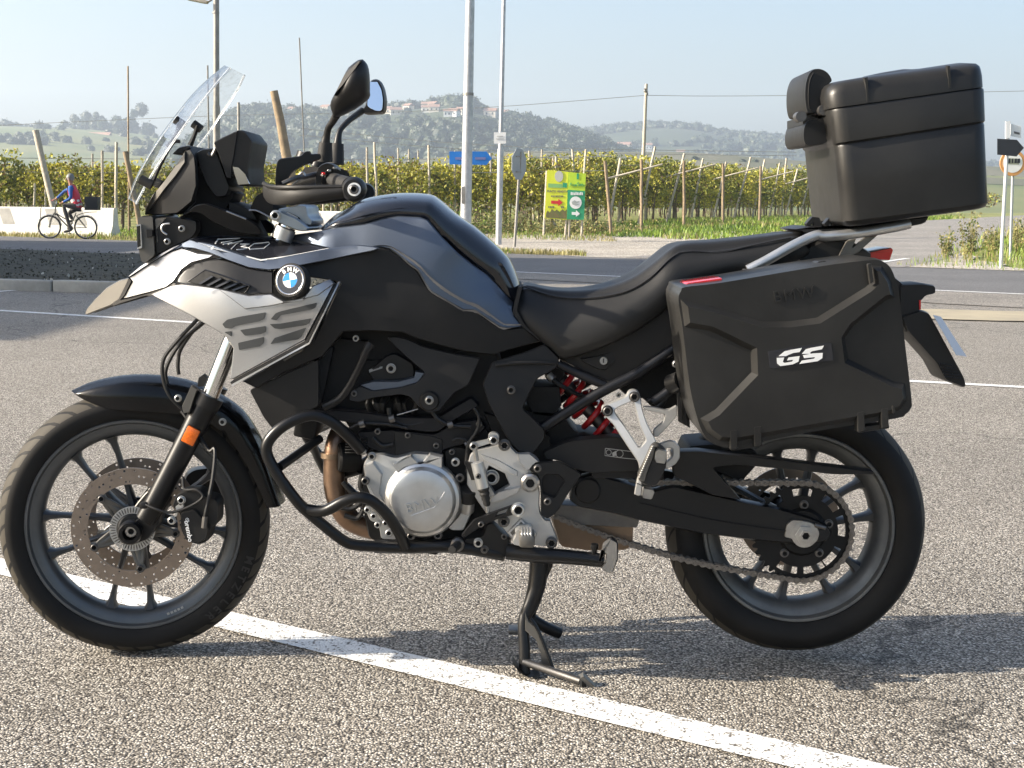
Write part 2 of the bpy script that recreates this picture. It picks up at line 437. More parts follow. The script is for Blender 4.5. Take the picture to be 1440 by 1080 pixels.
# parking lot
b = bmesh.new()
pk = [(-60, -40), (60, -40), (60, lineY(60)), (-60, lineY(-60))]
b.faces.new([b.verts.new((x, y, 0)) for x, y in pk])
tag(mk('parking_lot', b, M['parking'], smooth=0), 'pale coarse aggregate asphalt of the car park', kind='structure')
tag(sheet('road', [(-80, lineY(-80) - .3), (80, lineY(80) - .3), (80, farY(80)), (-80, farY(-80))], 4, 1, .004, M['road']), 'grey asphalt main road crossing behind the car park', kind='structure')
b = bmesh.new()
b.faces.new([b.verts.new((x, y, .008)) for x, y in [(-2.5, lineY(-2.5) - 2.2), (3.5, lineY(3.5) - 2.6), (5, lineY(5) - 3.6), (30, lineY(30) - 5.6), (30, lineY(30) - .25), (-2.5, lineY(-2.5) - .25)]])
tag(mk('asphalt_apron', b, M['apron'], smooth=0), 'pale worn asphalt strip between car park and road', kind='structure')
b = bmesh.new(); rr = random.Random(3)
cx, cy = G(1400, 445).x, G(1400, 445).y
b.faces.new([b.verts.new((cx + (2.3 + rr.uniform(-.25, .25)) * math.cos(t) + .55 * math.sin(t), cy + (.75 + rr.uniform(-.1, .1)) * math.sin(t) - .5 * math.cos(t) * .8, .012)) for t in [k * 2 * math.pi / 26 for k in range(26)]])
tag(mk('silt_patch', b, M['sand'], smooth=0), 'sandy silt patch on the asphalt behind the number plate', 'silt patch', kind='stuff')
sheet_sr = sheet('side_road', [(7.9 - .5, farY(7.9) - .02), (2.4, farY(2.4) - .02), (2.4 + .42 * 130, farY(2.4) + 130), (9.3 + .42 * 130, farY(7.9) + 130)], 6, 40, .012, M['sideroad'])
tag(sheet_sr, 'pale side road leaving the main road towards the vineyard', kind='structure')
tag(sheet('gravel_shoulder', [(-8, farY(-8) + .0), (9.5, farY(9.5) - .02), (12.5, 47.5), (-4, 48.0)], 26, 18, .008, M['gravel'], wob=.8), 'pale gravel shoulder beyond the main road', kind='structure')

# painted lines
def stripe(p0, p1, w0, dz=.004, name='painted_line', parent=None, seg=1):
    p0, p1 = Vector(p0[:2]), Vector(p1[:2]); d = (p1 - p0).normalized(); nn = Vector((-d.y, d.x))
    b = bmesh.new()
    q = [p0 + nn * w0 / 2, p1 + nn * w0 / 2, p1 - nn * w0 / 2, p0 - nn * w0 / 2]
    b.faces.new([b.verts.new((v.x, v.y, dz)) for v in q])
    return mk(name, b, M['paint'], parent, smooth=0)
t0, t1, l0, l1 = G(0, 785), G(1252, 1080), G(0, 811), G(1110, 1080)
m0, m1 = (t0 + l0) / 2, (t1 + l1) / 2; dd = (m1 - m0).normalized()
tag(stripe(m0 - dd * 3, m1 + dd * 2.5, .125), 'wide worn white bay line running under the motorcycle', 'bay line', kind='structure')
a, c = G(0, 437), G(290, 455); dd = (c - a).normalized()
tag(stripe(a - dd * 4, c + dd * 3.2, .12), 'thin white bay line behind the beak', 'bay line', kind='structure')
a, c = G(1290, 537), G(1440, 545); dd = (c - a).normalized()
tag(stripe(a - dd * 1.2, c + dd * 6, .11), 'thin white bay line below the number plate', 'bay line', kind='structure')
a, c = G(0, 410), G(66, 405)
tag(stripe(a + (a - c) * 2, c, .12), 'short white bay line ending at the kerb', 'bay line', kind='structure')
tag(stripe((-60, lineY(-60)), (60, lineY(60)), .16, .009), 'white edge line along the near side of the road', 'edge line', kind='structure')
tag(stripe((7.55, 28.1, 0), (12.6, 39.5, 0), .15, .022), 'white edge line bordering the side road', 'edge line', kind='structure')

# kerb with planted bed
kr = bpy.data.objects.new('kerb', None); COL.objects.link(kr); tag(kr, 'shaded concrete kerb edging the dark planted bed', kind='structure')
k0, k1 = Vector((-6.16, 14.83, 0)), Vector((-4.87, 14.5, 0)); kd = (k1 - k0).normalized(); kn = Vector((-kd.y, kd.x, 0))
kro = Matrix((kd, kn, Vector((0, 0, 1)))).transposed()
kp = k0 - kd * 9.3; i = 0
kme = mesh_from(rbox((0, 0, 0), (.985, .17, .26), .02, 3), 'kerbstone', M['kerb'])
while i < 14:
    o = bpy.data.objects.new('kerbstone', kme); link(o, kr)
    o.location = kp + kd * (i + .5) + kn * .085 + Vector((0, 0, .0 + random.uniform(-.006, .006))); o.rotation_euler = (0, 0, math.atan2(kd.y, kd.x) + random.uniform(-.006, .006)); i += 1
ke = kp + kd * 14
b = bmesh.new(); V = []
for i in range(61):
    row = []
    for j in range(21):
        p = (kp + kd * 14 * i / 60) + kn * .16; q = Vector((p.x, lineY(p.x) - .35, 0)); s = p.lerp(q, j / 20)
        hz = .07 + .02 * noise.noise(s * 1.4) if 0 < j < 20 else (.11 if j == 0 else -.01)
        row.append(b.verts.new((s.x, s.y, hz)))
    V.append(row)
for i in range(60):
    for j in range(20): b.faces.new((V[i][j], V[i + 1][j], V[i + 1][j + 1], V[i][j + 1]))
tag(mk('planted_bed', b, M['soil'], smooth=70), 'dark soil bed behind the kerb at the left', kind='structure')

# leaf-sized faces scattered through a volume
def leafcloud(bm, n, fn, size, rnd, mats=1, tri=False):
    for _ in range(n):
        p, s = fn(); s = s * rnd.uniform(.6, 1.3) * size
        a = Vector((rnd.gauss(0, 1), rnd.gauss(0, 1), rnd.gauss(0, .7))).normalized()
        t = a.orthogonal().normalized(); t.rotate(Matrix.Rotation(rnd.uniform(0, 6.28), 3, a)); u = a.cross(t)
        k = rnd.randrange(mats)
        if tri: f = bm.faces.new([bm.verts.new(p + t * s), bm.verts.new(p - t * s * .5 + u * s * .8), bm.verts.new(p - t * s * .5 - u * s * .8)])
        else: f = bm.faces.new([bm.verts.new(p + t * s), bm.verts.new(p + u * s * .6 + a * s * .15), bm.verts.new(p - t * s), bm.verts.new(p - u * s * .6 + a * s * .15)])
        f.material_index = k
def leafmat(name, col, tr=.35):
    m, n, l, p = shader(name)
    tc = n.new('ShaderNodeTexCoord'); t = n.new('ShaderNodeTexNoise'); t.inputs['Scale'].default_value = 2.3; t.inputs['Detail'].default_value = 5
    l.new(tc.outputs['Object'], t.inputs['Vector'])
    mx = n.new('ShaderNodeMix'); mx.data_type = 'RGBA'; mx.inputs[6].default_value = (*[c * .6 for c in col], 1); mx.inputs[7].default_value = (*[c * 1.45 for c in col], 1)
    mr = n.new('ShaderNodeMapRange'); mr.inputs[1].default_value = .35; mr.inputs[2].default_value = .65
    l.new(t.outputs[0], mr.inputs[0]); l.new(mr.outputs[0], mx.inputs[0])
    l.new(mx.outputs[2], p.inputs['Base Color']); p.inputs['Roughness'].default_value = .55
    tb = n.new('ShaderNodeBsdfTranslucent'); l.new(mx.outputs[2], tb.inputs['Color'])
    ms = n.new('ShaderNodeMixShader'); ms.inputs[0].default_value = tr
    l.new(p.outputs[0], ms.inputs[1]); l.new(tb.outputs[0], ms.inputs[2]); l.new(ms.outputs[0], n['Material Output'].inputs['Surface'])
    return m
M['vleaf'] = [leafmat('vine_leaf_olive', (.25, .25, .036)), leafmat('vine_leaf_yellow', (.47, .42, .055)), leafmat('vine_leaf_dark', (.12, .145, .024)), leafmat('vine_leaf_rust', (.15, .095, .035))]
M['bark'] = mat('vine_bark', (.085, .062, .042), .95, vs_=20, col2=(.16, .125, .09), bump=.8, bs=60)
M['post'] = mat('weathered_post', (.50, .45, .365), .9, vs_=10, col2=(.36, .315, .25), bump=.5, bs=60)
M['polewood'] = mat('pole_wood', (.30, .225, .14), .9, vs_=5, col2=(.20, .15, .10), bump=.6, bs=30)
M['galv'] = mat('galvanised_steel', (.50, .51, .52), .5, .65, vs_=6, col2=(.38, .39, .40), rvar=.1)
M['galvd'] = mat('dull_grey_steel', (.22, .21, .19), .6, .5, vs_=6, col2=(.30, .29, .27))
M['wire'] = mat('wire_steel', (.30, .30, .30), .5, .6)
M['grass'] = [leafmat('grass_blade', (.19, .27, .03)), leafmat('grass_dry', (.26, .23, .085), .3), leafmat('grass_deep', (.10, .17, .024))]

# bed plants and pale litter
b = bmesh.new(); rr = random.Random(5)
def fb():
    p = kp + kd * rr.uniform(2, 14) + kn * .2; s = p.lerp(Vector((p.x, lineY(p.x) - .5, 0)), rr.random() ** 1.7)
    return Vector((s.x, s.y, .06 + rr.random() * .035)), 1
leafcloud(b, 5000, fb, .022, rr)
tag(mk('ground_cover', b, leafmat('bed_leaf', (.035, .036, .02), .2), smooth=0), 'low dark ground cover in the bed behind the kerb', 'ground cover', kind='stuff')
b = bmesh.new()
def fb2():
    p, s = fb(); p.z = .11 + rr.random() * .02; return p, 1
leafcloud(b, 110, fb2, .024, rr)
tag(mk('fallen_leaves', b, mat('pale_dead_leaf', (.5, .47, .4), .9), smooth=0), 'pale dead leaves lying on the dark bed', 'leaves', kind='stuff')

# ------------------------------------------------------------------ vineyard
def rowY(k): return 49.5 + 3.1 * k
def rowend(y): return 3.3 + .42 * (y - 49.5)
def vine_mesh(seed):
    rnd = random.Random(seed); bt = bmesh.new()
    x = rnd.uniform(-.1, .1)
    tube([(x, 0, -.05), (x + rnd.uniform(-.05, .05), .03, .35), (x + rnd.uniform(-.08, .08), -.02, .8), (x + rnd.uniform(-.1, .1), 0, 1.25), (x + rnd.uniform(-.25, .25), .1, 1.6)], [.045, .035, .03, .028, .015], 6, 2, bt)
    for s in (-1, 1): tube([(x, 0, 1.2), (x + s * .25, .05, 1.5), (x + s * .6, .1, 1.62)], [.022, .016, .01], 5, 2, bt)
    bl = bmesh.new()
    def f():
        px = rnd.uniform(-.72, .72); t = rnd.random()
        zz = 1.0 + 1.15 * t ** .8 + .25 * noise.noise(Vector((px * 2.2 + seed * 9, t * 3, 1)))
        if rnd.random() < .10: zz = 2.1 + rnd.random() * .38
        if rnd.random() < .06: zz = .55 + rnd.random() * .5
        w = .22 + .30 * math.sin(math.pi * min(1, max(0, (zz - .9) / 1.3)))
        return Vector((px, rnd.gauss(0, 1) * w * .8, zz)), 1
    leafcloud(bl, 1250, f, .062, rnd, 4)
    for fc in bl.faces:
        q = fc.calc_center_median(); v = noise.noise(Vector((q.x * 1.3 + seed * 5, q.y, q.z * 1.3))) + rnd.uniform(-.35, .35)
        fc.material_index = 1 if v > .26 else (2 if v < -.3 else (3 if rnd.random() < .13 else 0))
    return mesh_from(bt, 'trunk', M['bark'], 50), mesh_from(bl, 'foliage', M['vleaf'], 0)
VM = [vine_mesh(s) for s in range(7)]
rr = random.Random(21)
def vine(x, y, label):
    o = root('grapevine', (x, y, hgt(x, y)), label, 'grapevine', 'vines of the vineyard rows')
    o.rotation_euler.z = rr.choice((0, math.pi)) + rr.uniform(-.1, .1); s = rr.uniform(.9, 1.12); o.scale = (rr.uniform(.95, 1.2), s, s * rr.uniform(.93, 1.05))
    t, f = rr.choice(VM)
    for nme, me in (('trunk', t), ('foliage', f)):
        c = bpy.data.objects.new(nme, me); COL.objects.link(c); c.parent = o
    return o
x = -24.0; fv = []
while x < rowend(rowY(0)) - .4:
    fv.append(vine(x, rowY(0) + rr.uniform(-.15, .15), '')); x += 1.05
for q, o in enumerate(reversed(fv)): o['label'] = 'leafy grapevine in the front vineyard row, %s from its right end' % ORD[q]
for k in range(1, 20):
    e = rowend(rowY(k)); n = 7 if k < 12 else 4
    for i in range(n): vine(e - .6 - i * 1.1, rowY(k) + rr.uniform(-.15, .15), 'leafy grapevine, %s from the end of the %s vineyard row' % (ORD[i], ORD[k]))
# the rest of the rows, seen only as a mass behind the front row
b = bmesh.new()
for k in range(1, 42):
    y = rowY(k); e = rowend(y) - (8.0 if k < 12 else (4.6 if k < 20 else 0)); x0 = -(y + 3.6) * .36 if k < 20 else (y + 3.6) * .12
    dens = 95 if k < 5 else (55 if k < 14 else 32); sz = .085 if k < 5 else (.12 if k < 14 else .17)
    def f():
        xx = rr.uniform(x0, e); t = rr.random(); return Vector((xx, y + rr.gauss(0, .35), hgt(xx, y) + .75 + 1.5 * t ** .7 + .3 * noise.noise(Vector((xx * .9, y, t)))), ), 1
    leafcloud(b, int((e - x0) * dens), f, sz, rr, 4)
tag(mk('vineyard_foliage', b, M['vleaf'], smooth=0), 'deep mass of vine leaves behind the front row', 'foliage', kind='stuff')
b = bmesh.new()
for k in range(1, 30):
    y = rowY(k); e = rowend(y) - 8; x0 = -(y + 3.6) * .36; x = x0
    while x < e:
        tube([(x, y, hgt(x, y)), (x + rr.uniform(-.1, .1), y, hgt(x, y) + 1.5)], .035, 4, 1, b, sm=False); x += 1.1 if k < 6 else 2.2
tag(mk('vineyard_trunks', b, M['bark'], smooth=0), 'dark mass of vine trunks behind the front row', 'trunks', kind='stuff')

def post(name, p0, p1, r0, r1, m, label, cat, group=None, seg=8):
    b = bmesh.new(); p0, p1 = Vector(p0), Vector(p1)
    n = 5; mid = [p0.lerp(p1, i / n) + Vector((noise.noise(p0 + Vector((i, 0, 0))), 0, 0)) * r0 * .35 for i in range(n + 1)]
    tube(mid, [r0, r1], seg, 1, b, sm=False)
    return tag(mk(name, b, m, smooth=45), label, cat, group)
# posts measured in the photograph: (x top, y top, x bottom, y bottom, distance, radius)
for iq, q in enumerate(sorted([(516, 207, 517, 300, 48, .05), (603, 204, 604, 300, 49.2, .055), (560, 208, 561, 300, 52, .04), (575, 210, 574, 300, 53, .04), (588, 212, 588, 300, 54, .035), (526, 200, 531, 300, 48.4, .055),
          (744, 212, 750, 300, 50.5, .05), (762, 210, 761, 300, 50.2, .045), (805, 210, 810, 300, 51, .055), (824, 210, 818, 300, 51.5, .055), (813, 214, 813, 300, 53, .045),
          (164, 200, 163, 300, 48.6, .07), (144, 212, 144, 300, 48.8, .06), (130, 216, 131, 300, 52, .05), (49, 258, 48, 300, 48.5, .05), (64, 258, 64, 300, 48.9, .05), (1106, 222, 1099, 300, 75, .07), (453, 210, 455, 300, 48.2, .05),
          (465, 212, 466, 300, 49.0, .05), (640, 212, 640, 300, 49.5, .05), (690, 215, 691, 300, 49.9, .05), (778, 220, 777, 300, 52.1, .045)])):
    t = W(q[0], q[1], q[4]); bt = W(q[2], q[3], q[4]); 
    dv = (bt - t); k = (hgt(bt.x, bt.y) - .1 - t.z) / dv.z; bt = t + dv * k
    post('vineyard_post', bt, t, q[5] * .8, q[5] * .75, M['post'], 'pale wooden post among the front vines, %s from the left' % ORD[iq], 'post', 'posts of the vineyard')
for k in range(0, 22):                            # leaning end posts with slanting braces
    y = rowY(k); e = rowend(y); h0 = hgt(e, y)
    post('end_post', (e - .1, y, h0 - .1), (e + .38 + rr.uniform(-.12, .25), y, h0 + rr.uniform(2.4, 2.9)), .048, .044, M['post'], 'pale leaning end post of the %s vineyard row from the road' % ORD[k], 'post', 'leaning end posts of the vineyard rows')
    if k % 2 == 0: post('slanting_brace', (e - .1, y - .12, h0 + 1.75), (e + 1.75, y - .12, h0 + 2.25), .035, .03, M['post'], 'pale slanting arm jutting from the end of the %s vineyard row' % ORD[k], 'brace', 'slanting arms of the vineyard rows')
    if k < 14: post('vineyard_post', (e - 1.9, y + .1, h0 - .1), (e - 1.9 + rr.uniform(-.1, .1), y + .1, h0 + rr.uniform(2.2, 2.6)), .05, .045, M['post'], 'pale wooden post inside the %s vineyard row near its end' % ORD[k], 'post', 'posts of the vineyard')
for i, q in enumerate([(851, 226, 858, 310), (902, 224, 902, 309), (962, 226, 962, 306), (1017, 230, 1017, 306), (1070, 234, 1068, 306)]):
    t = W(q[0], q[1], 45 + 3 * i); bt = W(q[2], q[3], 45 + 3 * i); dv = bt - t; bt = t + dv * ((hgt(bt.x, bt.y) - .1 - t.z) / dv.z)
    post('boundary_stake', bt, t, .055, .05, M['polewood'], 'thin brown stake in the grass, %s to the right of the boards' % ORD[i], 'stake', 'stakes in the grass verge')
t = W(385, 128, 45); bt = W(412, 262, 45); dv = bt - t; bt = t + dv * ((-.1 - t.z) / dv.z)
post('leaning_pole', bt, t, .19, .125, M['polewood'], 'thick leaning wooden pole rising above the vines behind the hand guard', 'pole', seg=12)
t = W(50, 183, 46.5); bt = W(77, 300, 46.5); dv = bt - t; bt = t + dv * ((-.1 - t.z) / dv.z)
post('leaning_pole', bt, t, .10, .10, M['post'], 'pale leaning wooden pole among the vines above the cyclist', 'pole', seg=10)
t = W(176, 213, 47); bt = W(186, 262, 47); dv = bt - t; bt = t + dv * ((-.1 - t.z) / dv.z)
post('leaning_pole', bt, t, .085, .08, M['polewood'], 'short leaning wooden pole beside the thin rod near the windscreen', 'pole', seg=10)
for q, lb in (((180, 93, 181, 292, 47, .028), 'tall thin rusty rod standing left of the windscreen'), ((421, 53, 428, 220, 47, .022), 'tall thin grey rod standing left of the mirrors'),
              ((335.5, 144, 336, 230, 47, .045), 'dark steel stake standing right of the lamp post'), ((292, 92, 294, 230, 50, .03), 'thin dark rod showing just left of the lamp post')):
    t = W(q[0], q[1], q[4]); bt = W(q[2], q[3], q[4]); dv = bt - t; bt = t + dv * ((0 - t.z) / dv.z)
    post('thin_rod', bt, t, q[5], q[5], M['polewood'] if 'rusty' in lb else M['galvd'], lb, 'rod')
# trellis wires
for i, (zz, yy) in enumerate(((2.02, 49.3), (2.5, 49.6), (2.2, 53))):
    b = tube([(-26, yy, zz), (-8, yy, zz + .05), (rowend(yy), yy, zz + hgt(rowend(yy), yy))], .012, 5, 2)
    tag(mk('trellis_wire', b, M['wire'], smooth=60), ['lower trellis wire strung along the front vine row', 'upper trellis wire strung above the front vine row', 'trellis wire strung above the second vine row'][i], 'wire', 'trellis wires')

# ------------------------------------------------------------------ verges
def blades(n, fn, hmin, hmax, wd, rnd, mats):
    b = bmesh.new()
    for _ in range(n):
        p, k = fn(); h = rnd.uniform(hmin, hmax) * k; a = rnd.uniform(0, 6.28); d = Vector((math.cos(a), math.sin(a), 0)); s = Vector((-d.y, d.x, 0)) * wd * k
        l = d * h * rnd.uniform(.1, .6)
        v = [b.verts.new(p - s), b.verts.new(p + s), b.verts.new(p + s * .6 + l * .4 + Vector((0, 0, h * .6))), b.verts.new(p - s * .6 + l * .4 + Vector((0, 0, h * .6))), b.verts.new(p + l + Vector((0, 0, h)))]
        f1 = b.faces.new((v[0], v[1], v[2], v[3])); f2 = b.faces.new((v[3], v[2], v[4]))
        q = noise.noise(p * .35) + rnd.uniform(-.4, .4); f1.material_index = f2.material_index = mats(p, q)
    return b
rr = random.Random(31)
def verge_pt():
    while True:
        y = rr.uniform(38, 92); x = rr.uniform(-22, rowend(y) + 9)
        n = (y - farY(x)) * .81
        lim = 2.2 if x < -9.5 else ((12.2 if x > -4 else 9) + 1.6 * noise.noise(Vector((x * .5, y * .5, 0))))
        if n < lim or (y > 49 and x < rowend(y) - 1.2): continue
        if x > 2.4 + .42 * (y - farY(2.4)) - .6: continue
        if abs(y - (39.5 if x < -9 else 0)) < .6: continue
        return Vector((x, y, hgt(x, y) - .02)), (1.0 + .6 * max(0, noise.noise(Vector((x * .3, y * .3, 5)))))
b = blades(30000, verge_pt, .07, .22, .022, rr, lambda p, q: 1 if q > .3 else (2 if q < -.25 else 0))
tag(mk('verge_grass', b, M['grass'], smooth=0), 'green and straw coloured grass between gravel and vines', 'grass', kind='stuff')
def shoulder_pt():
    t = rr.random()
    if t < .45: x = rr.uniform(-22, -8); n = rr.uniform(.0, 1.6)
    elif t < .7: x = rr.uniform(-2.2, 1.6); n = rr.gauss(.35, .2)
    else: x = rr.uniform(-6, 3); n = rr.uniform(9.5, 13.0)
    return Vector((x, farY(x) + n / .81, hgt(x, farY(x) + n / .81))), 1
b = blades(6500, shoulder_pt, .05, .16, .014, rr, lambda p, q: 0 if q > .25 else 1)
tag(mk('shoulder_grass', b, M['grass'], smooth=0), 'short dry grass along the far edge of the road', 'grass', kind='stuff')
def island_pt():
    while True:
        x = rr.uniform(7.6, 34); y = farY(x) + rr.uniform(.1, 26)
        if y > 28.2 + (x - 7.8) * 2.31 - .5: continue
        return Vector((x, y, hgt(x, y))), .8 + .9 * max(0, min(1, (x - 9) / 3))
b = blades(13000, island_pt, .06, .20, .011, rr, lambda p, q: 1 if q > .15 else 0)
tag(mk('island_grass', b, M['grass'], smooth=0), 'green and dry grass on the corner between both roads', 'grass', kind='stuff')
M['weed'] = [leafmat('weed_straw', (.30, .27, .10), .3), leafmat('weed_green', (.13, .17, .04)), leafmat('weed_rust', (.20, .17, .06))]
def weed(px, py0, h, spread, n, label, seed, Y=None):
    rnd = random.Random(seed); p = G(px, py0); o = root('tall_weed', (p.x, p.y, 0), label, 'weed', 'tall weeds on the road corner')
    bs_, bl = bmesh.new(), bmesh.new()
    for i in range(n):
        a = rnd.uniform(0, 6.28); l = h * rnd.uniform(.55, 1); d = Vector((math.cos(a), math.sin(a), 0)) * spread * rnd.uniform(.2, 1)
        b0 = p + d * .35; t = b0 + d * .6 + Vector((0, 0, l)); tube([b0, b0.lerp(t, .5) + Vector((0, 0, l * .06)), t], [.007, .003], 4, 2, bs_)
        def f():
            u = rnd.uniform(.25, 1); return b0.lerp(t, u) + Vector((rnd.gauss(0, .05), rnd.gauss(0, .05), rnd.gauss(0, .04))), 1
        leafcloud(bl, 26, f, .035, rnd, 3)
    mk('stem', bs_, M['weed'][0], o, 60); mk('foliage', bl, M['weed'], o, 0)
weed(1362, 366, 1.25, .28, 16, 'tall straw coloured weed left of the signpost on the road corner', 1)
weed(1330, 364, .7, .3, 12, 'low spreading weed at the tip of the road corner', 2)
weed(1395, 362, .8, .35, 16, 'green bushy weed just left of the white signpost', 3)
weed(1432, 360, 1.0, .4, 22, 'tall dry weed right of the white signpost', 4)
weed(1460, 366, .9, .5, 22, 'green weed at the right edge of the photo', 5)
rr2 = random.Random(77)
for i, (px, py, Yd, h_, lb) in enumerate(((640, 300, 47.5, .9, 'low green bush at the foot of the thick lamp post'), (720, 300, 47.6, .85, 'reddish dry bush beside the back of the octagonal sign'), (820, 306, 46.5, .5, 'low dry bush to the right of the yellow board'))):
    q = W(px, py, Yd); q.z = hgt(q.x, q.y); o = root('verge_bush', q, lb, 'bush'); bl, bs_ = bmesh.new(), bmesh.new()
    def f():
        u = Vector((rr2.gauss(0, .9), rr2.gauss(0, .4), abs(rr2.gauss(0, .45)) * h_)); return q + u, 1
    leafcloud(bl, 1500, f, .05, rr2, 3)
    for k in range(9): tube([q, q + Vector((rr2.gauss(0, .6), rr2.gauss(0, .2), h_ * rr2.uniform(.5, .9)))], .01, 4, 1, bs_, sm=False)
    mk('stem', bs_, M['bark'], o, 60); mk('foliage', bl, M['grass'] if i == 0 else M['weed'], o, 0)
# ================================================================== hills, houses, woods
M['hill'] = mat('hill_wood', (.022, .038, .016), .95, vs_=.02, col2=(.05, .066, .026))
M['field'] = mat('far_fields', (.085, .12, .035), .95, vs_=.012, col2=(.17, .17, .06))
M['crown'] = [leafmat('far_tree_mid', (.030, .050, .018), .15), leafmat('far_tree_dark', (.019, .034, .015), .15), leafmat('far_tree_light', (.042, .060, .022), .15)]
def hill(name, prof, Yr, depth, m, label, base_z=0, nv=14, rough=1.0, bulge=.8):
    """prof: ridge line (px, py) at distance Yr; the slope comes towards the viewer by depth."""
    pts = smooth_outline(prof, 6, closed=False); b = bmesh.new(); V = []
    for (px, py) in pts:
        r = W(px, py, Yr); row = []
        for j in range(nv + 5):
            if j <= nv:
                t = j / nv; Y = Yr - depth * (1 - t); zz = base_z + (r.z - base_z) * math.sin(t * math.pi / 2) ** bulge
            else: t = 1 + (j - nv) * .12; Y = Yr + (j - nv) * depth * .2; zz = r.z * (1 - ((j - nv) / 4.6) ** 1.5)
            x = r.x + (Y - Yr) * (r.x / (Yr + 3.6)) * .55
            zz += rough * 3.0 * noise.noise(Vector((x * .012, Y * .012, 2))) * min(1, t) * (t < .97)
            row.append(b.verts.new((x, Y, zz)))
        V.append(row)
    for i in range(len(V) - 1):
        for j in range(nv + 4): b.faces.new((V[i][j], V[i + 1][j], V[i + 1][j + 1], V[i][j + 1]))
    o = mk(name, b, m, smooth=180); tag(o, label, kind='structure')
    def at(u, t):
        i = u * (len(V_) - 1); a = int(min(i, len(V_) - 2)); c = t * nv; d = int(min(c, nv - 1)); fi, fc = i - a, c - d
        return (V_[a][d] * (1 - fc) + V_[a][d + 1] * fc) * (1 - fi) + (V_[a + 1][d] * (1 - fc) + V_[a + 1][d + 1] * fc) * fi
    me = o.data; n_ = nv + 5; V_ = [[me.vertices[i * n_ + j].co.copy() for j in range(n_)] for i in range(len(V))]
    return at
town = hill('hill', [(230, 240), (290, 212), (340, 175), (380, 164), (430, 165), (480, 159), (540, 160), (600, 157), (645, 152), (690, 158), (715, 169), (740, 178), (790, 189), (830, 202), (870, 220), (920, 240)], 1250, 420, M['hill'], 'wooded hill with the hilltop village')
ridge = hill('hill', [(690, 215), (740, 200), (790, 190), (830, 190), (870, 184), (920, 182), (960, 184), (1000, 191), (1050, 196), (1100, 204), (1160, 212), (1240, 222), (1340, 233), (1440, 242), (1600, 262)], 1900, 700, M['hill'], 'long low wooded ridge falling away to the right')
terr = hill('hill', [(-300, 200), (-120, 192), (0, 187), (60, 186), (140, 188), (200, 192), (260, 200), (330, 208), (420, 225)], 1500, 900, M['field'], 'gentle far slope of fields at the left', bulge=1.2)
slope = hill('hill', [(520, 245), (600, 236), (680, 228), (760, 224), (850, 226), (950, 226), (1050, 230), (1150, 234), (1260, 238), (1400, 248), (1600, 265)], 620, 330, M['field'], 'terraced vineyard slope at the foot of the hills', bulge=1.2)
M['terrace'] = mat('terrace_wall', (.16, .155, .12), .95, vs_=.05, col2=(.10, .11, .07))
tr = [bpy.data.objects.new('vine_terraces', None)]
b = bmesh.new()
for t in (.35, .5, .63, .75, .86, .95):
    P = [slope(u / 60, t) + Vector((0, 0, .2)) for u in range(61)]
    for p, q in zip(P, P[1:]):
        b.faces.new([b.verts.new(c) for c in (p, q, q + Vector((0, 2, 1.7)), p + Vector((0, 2, 1.7)))])
tag(mk('terrace_banks', b, M['terrace'], smooth=0), 'rows of terrace banks across the slope', 'terraces', kind='stuff')

# a tree crown: displaced lump with leaf-sized faces around it
def crown_lump(seed, n=230):
    rnd = random.Random(seed); b = bmesh.new()
    bmesh.ops.create_icosphere(b, subdivisions=2, radius=.72)
    for v in b.verts: v.co *= 1 + .45 * noise.noise(v.co * 2.1 + Vector((seed * 3, 0, 0)))
    for f in b.faces: f.material_index = 1
    def f_():
        d = Vector((rnd.gauss(0, 1), rnd.gauss(0, 1), rnd.gauss(0, 1))).normalized(); r = .72 * (1 + .45 * noise.noise(d * 1.5 + Vector((seed * 3, 0, 0))))
        return d * r * rnd.uniform(.9, 1.22), 1
    leafcloud(b, n, f_, .11, rnd, 3, tri=True)
    return [v.co.copy() for v in b.verts], [([v.index for v in f.verts], f.material_index) for f in (b.verts.index_update(), b.faces)[1]]
LUMPS = [crown_lump(s, 170) for s in range(5)]
def put_lump(acc, p, s, sz, rnd):
    vs_, fs_ = rnd.choice(LUMPS); a = rnd.uniform(0, 6.28); c, d = math.cos(a), math.sin(a); o = len(acc[0])
    acc[0].extend([(p.x + s * (v.x * c - v.y * d), p.y + s * (v.x * d + v.y * c), p.z + sz * v.z) for v in vs_])
    acc[1].extend([[i + o for i in f] for f, m in fs_])
    k = rnd.random(); acc[2].extend([(2 if k > .8 else m) for f, m in fs_])
def flush(acc, name, mats):
    me = bpy.data.meshes.new(name); me.from_pydata(acc[0], [], acc[1]); me.polygons.foreach_set('material_index', acc[2])
    for m in mats: me.materials.append(m)
    o = bpy.data.objects.new(name, me); COL.objects.link(o); return o
hs = [(412, 156, 9, 'white house alone on the crest behind the leaning pole'), (459, 153, 10, 'pale house on the crest left of the near mirror'), (546, 157, 9, 'pale house at the left end of the hilltop village'), (556, 158, 11, 'larger pale house at the left end of the hilltop village'),
      (574, 152, 9, 'small house above the power line in the hilltop village'), (600, 149, 10, 'red roofed house on the skyline of the hilltop village'), (609, 149, 9, 'second red roofed house on the village skyline'), (600, 155, 8, 'white gabled house under the skyline houses'),
      (612, 154, 10, 'low house below the village skyline'), (628, 160, 7, 'bright white house lower on the village slope'), (637, 160, 10, 'red roofed house beside the bright white one'), (648, 157, 7, 'house just left of the thick lamp post'), (690, 160, 12, 'wide house left of the thin signal pole'), (699, 158, 7, 'lit yellow house front left of the thin pole'), (711, 160, 8, 'house right of the thin signal pole')]
def proj(p):
    q = CROT.transposed() @ (p - CO); return 720 + FPX * q.x / -q.z, 540 - FPX * q.y / -q.z
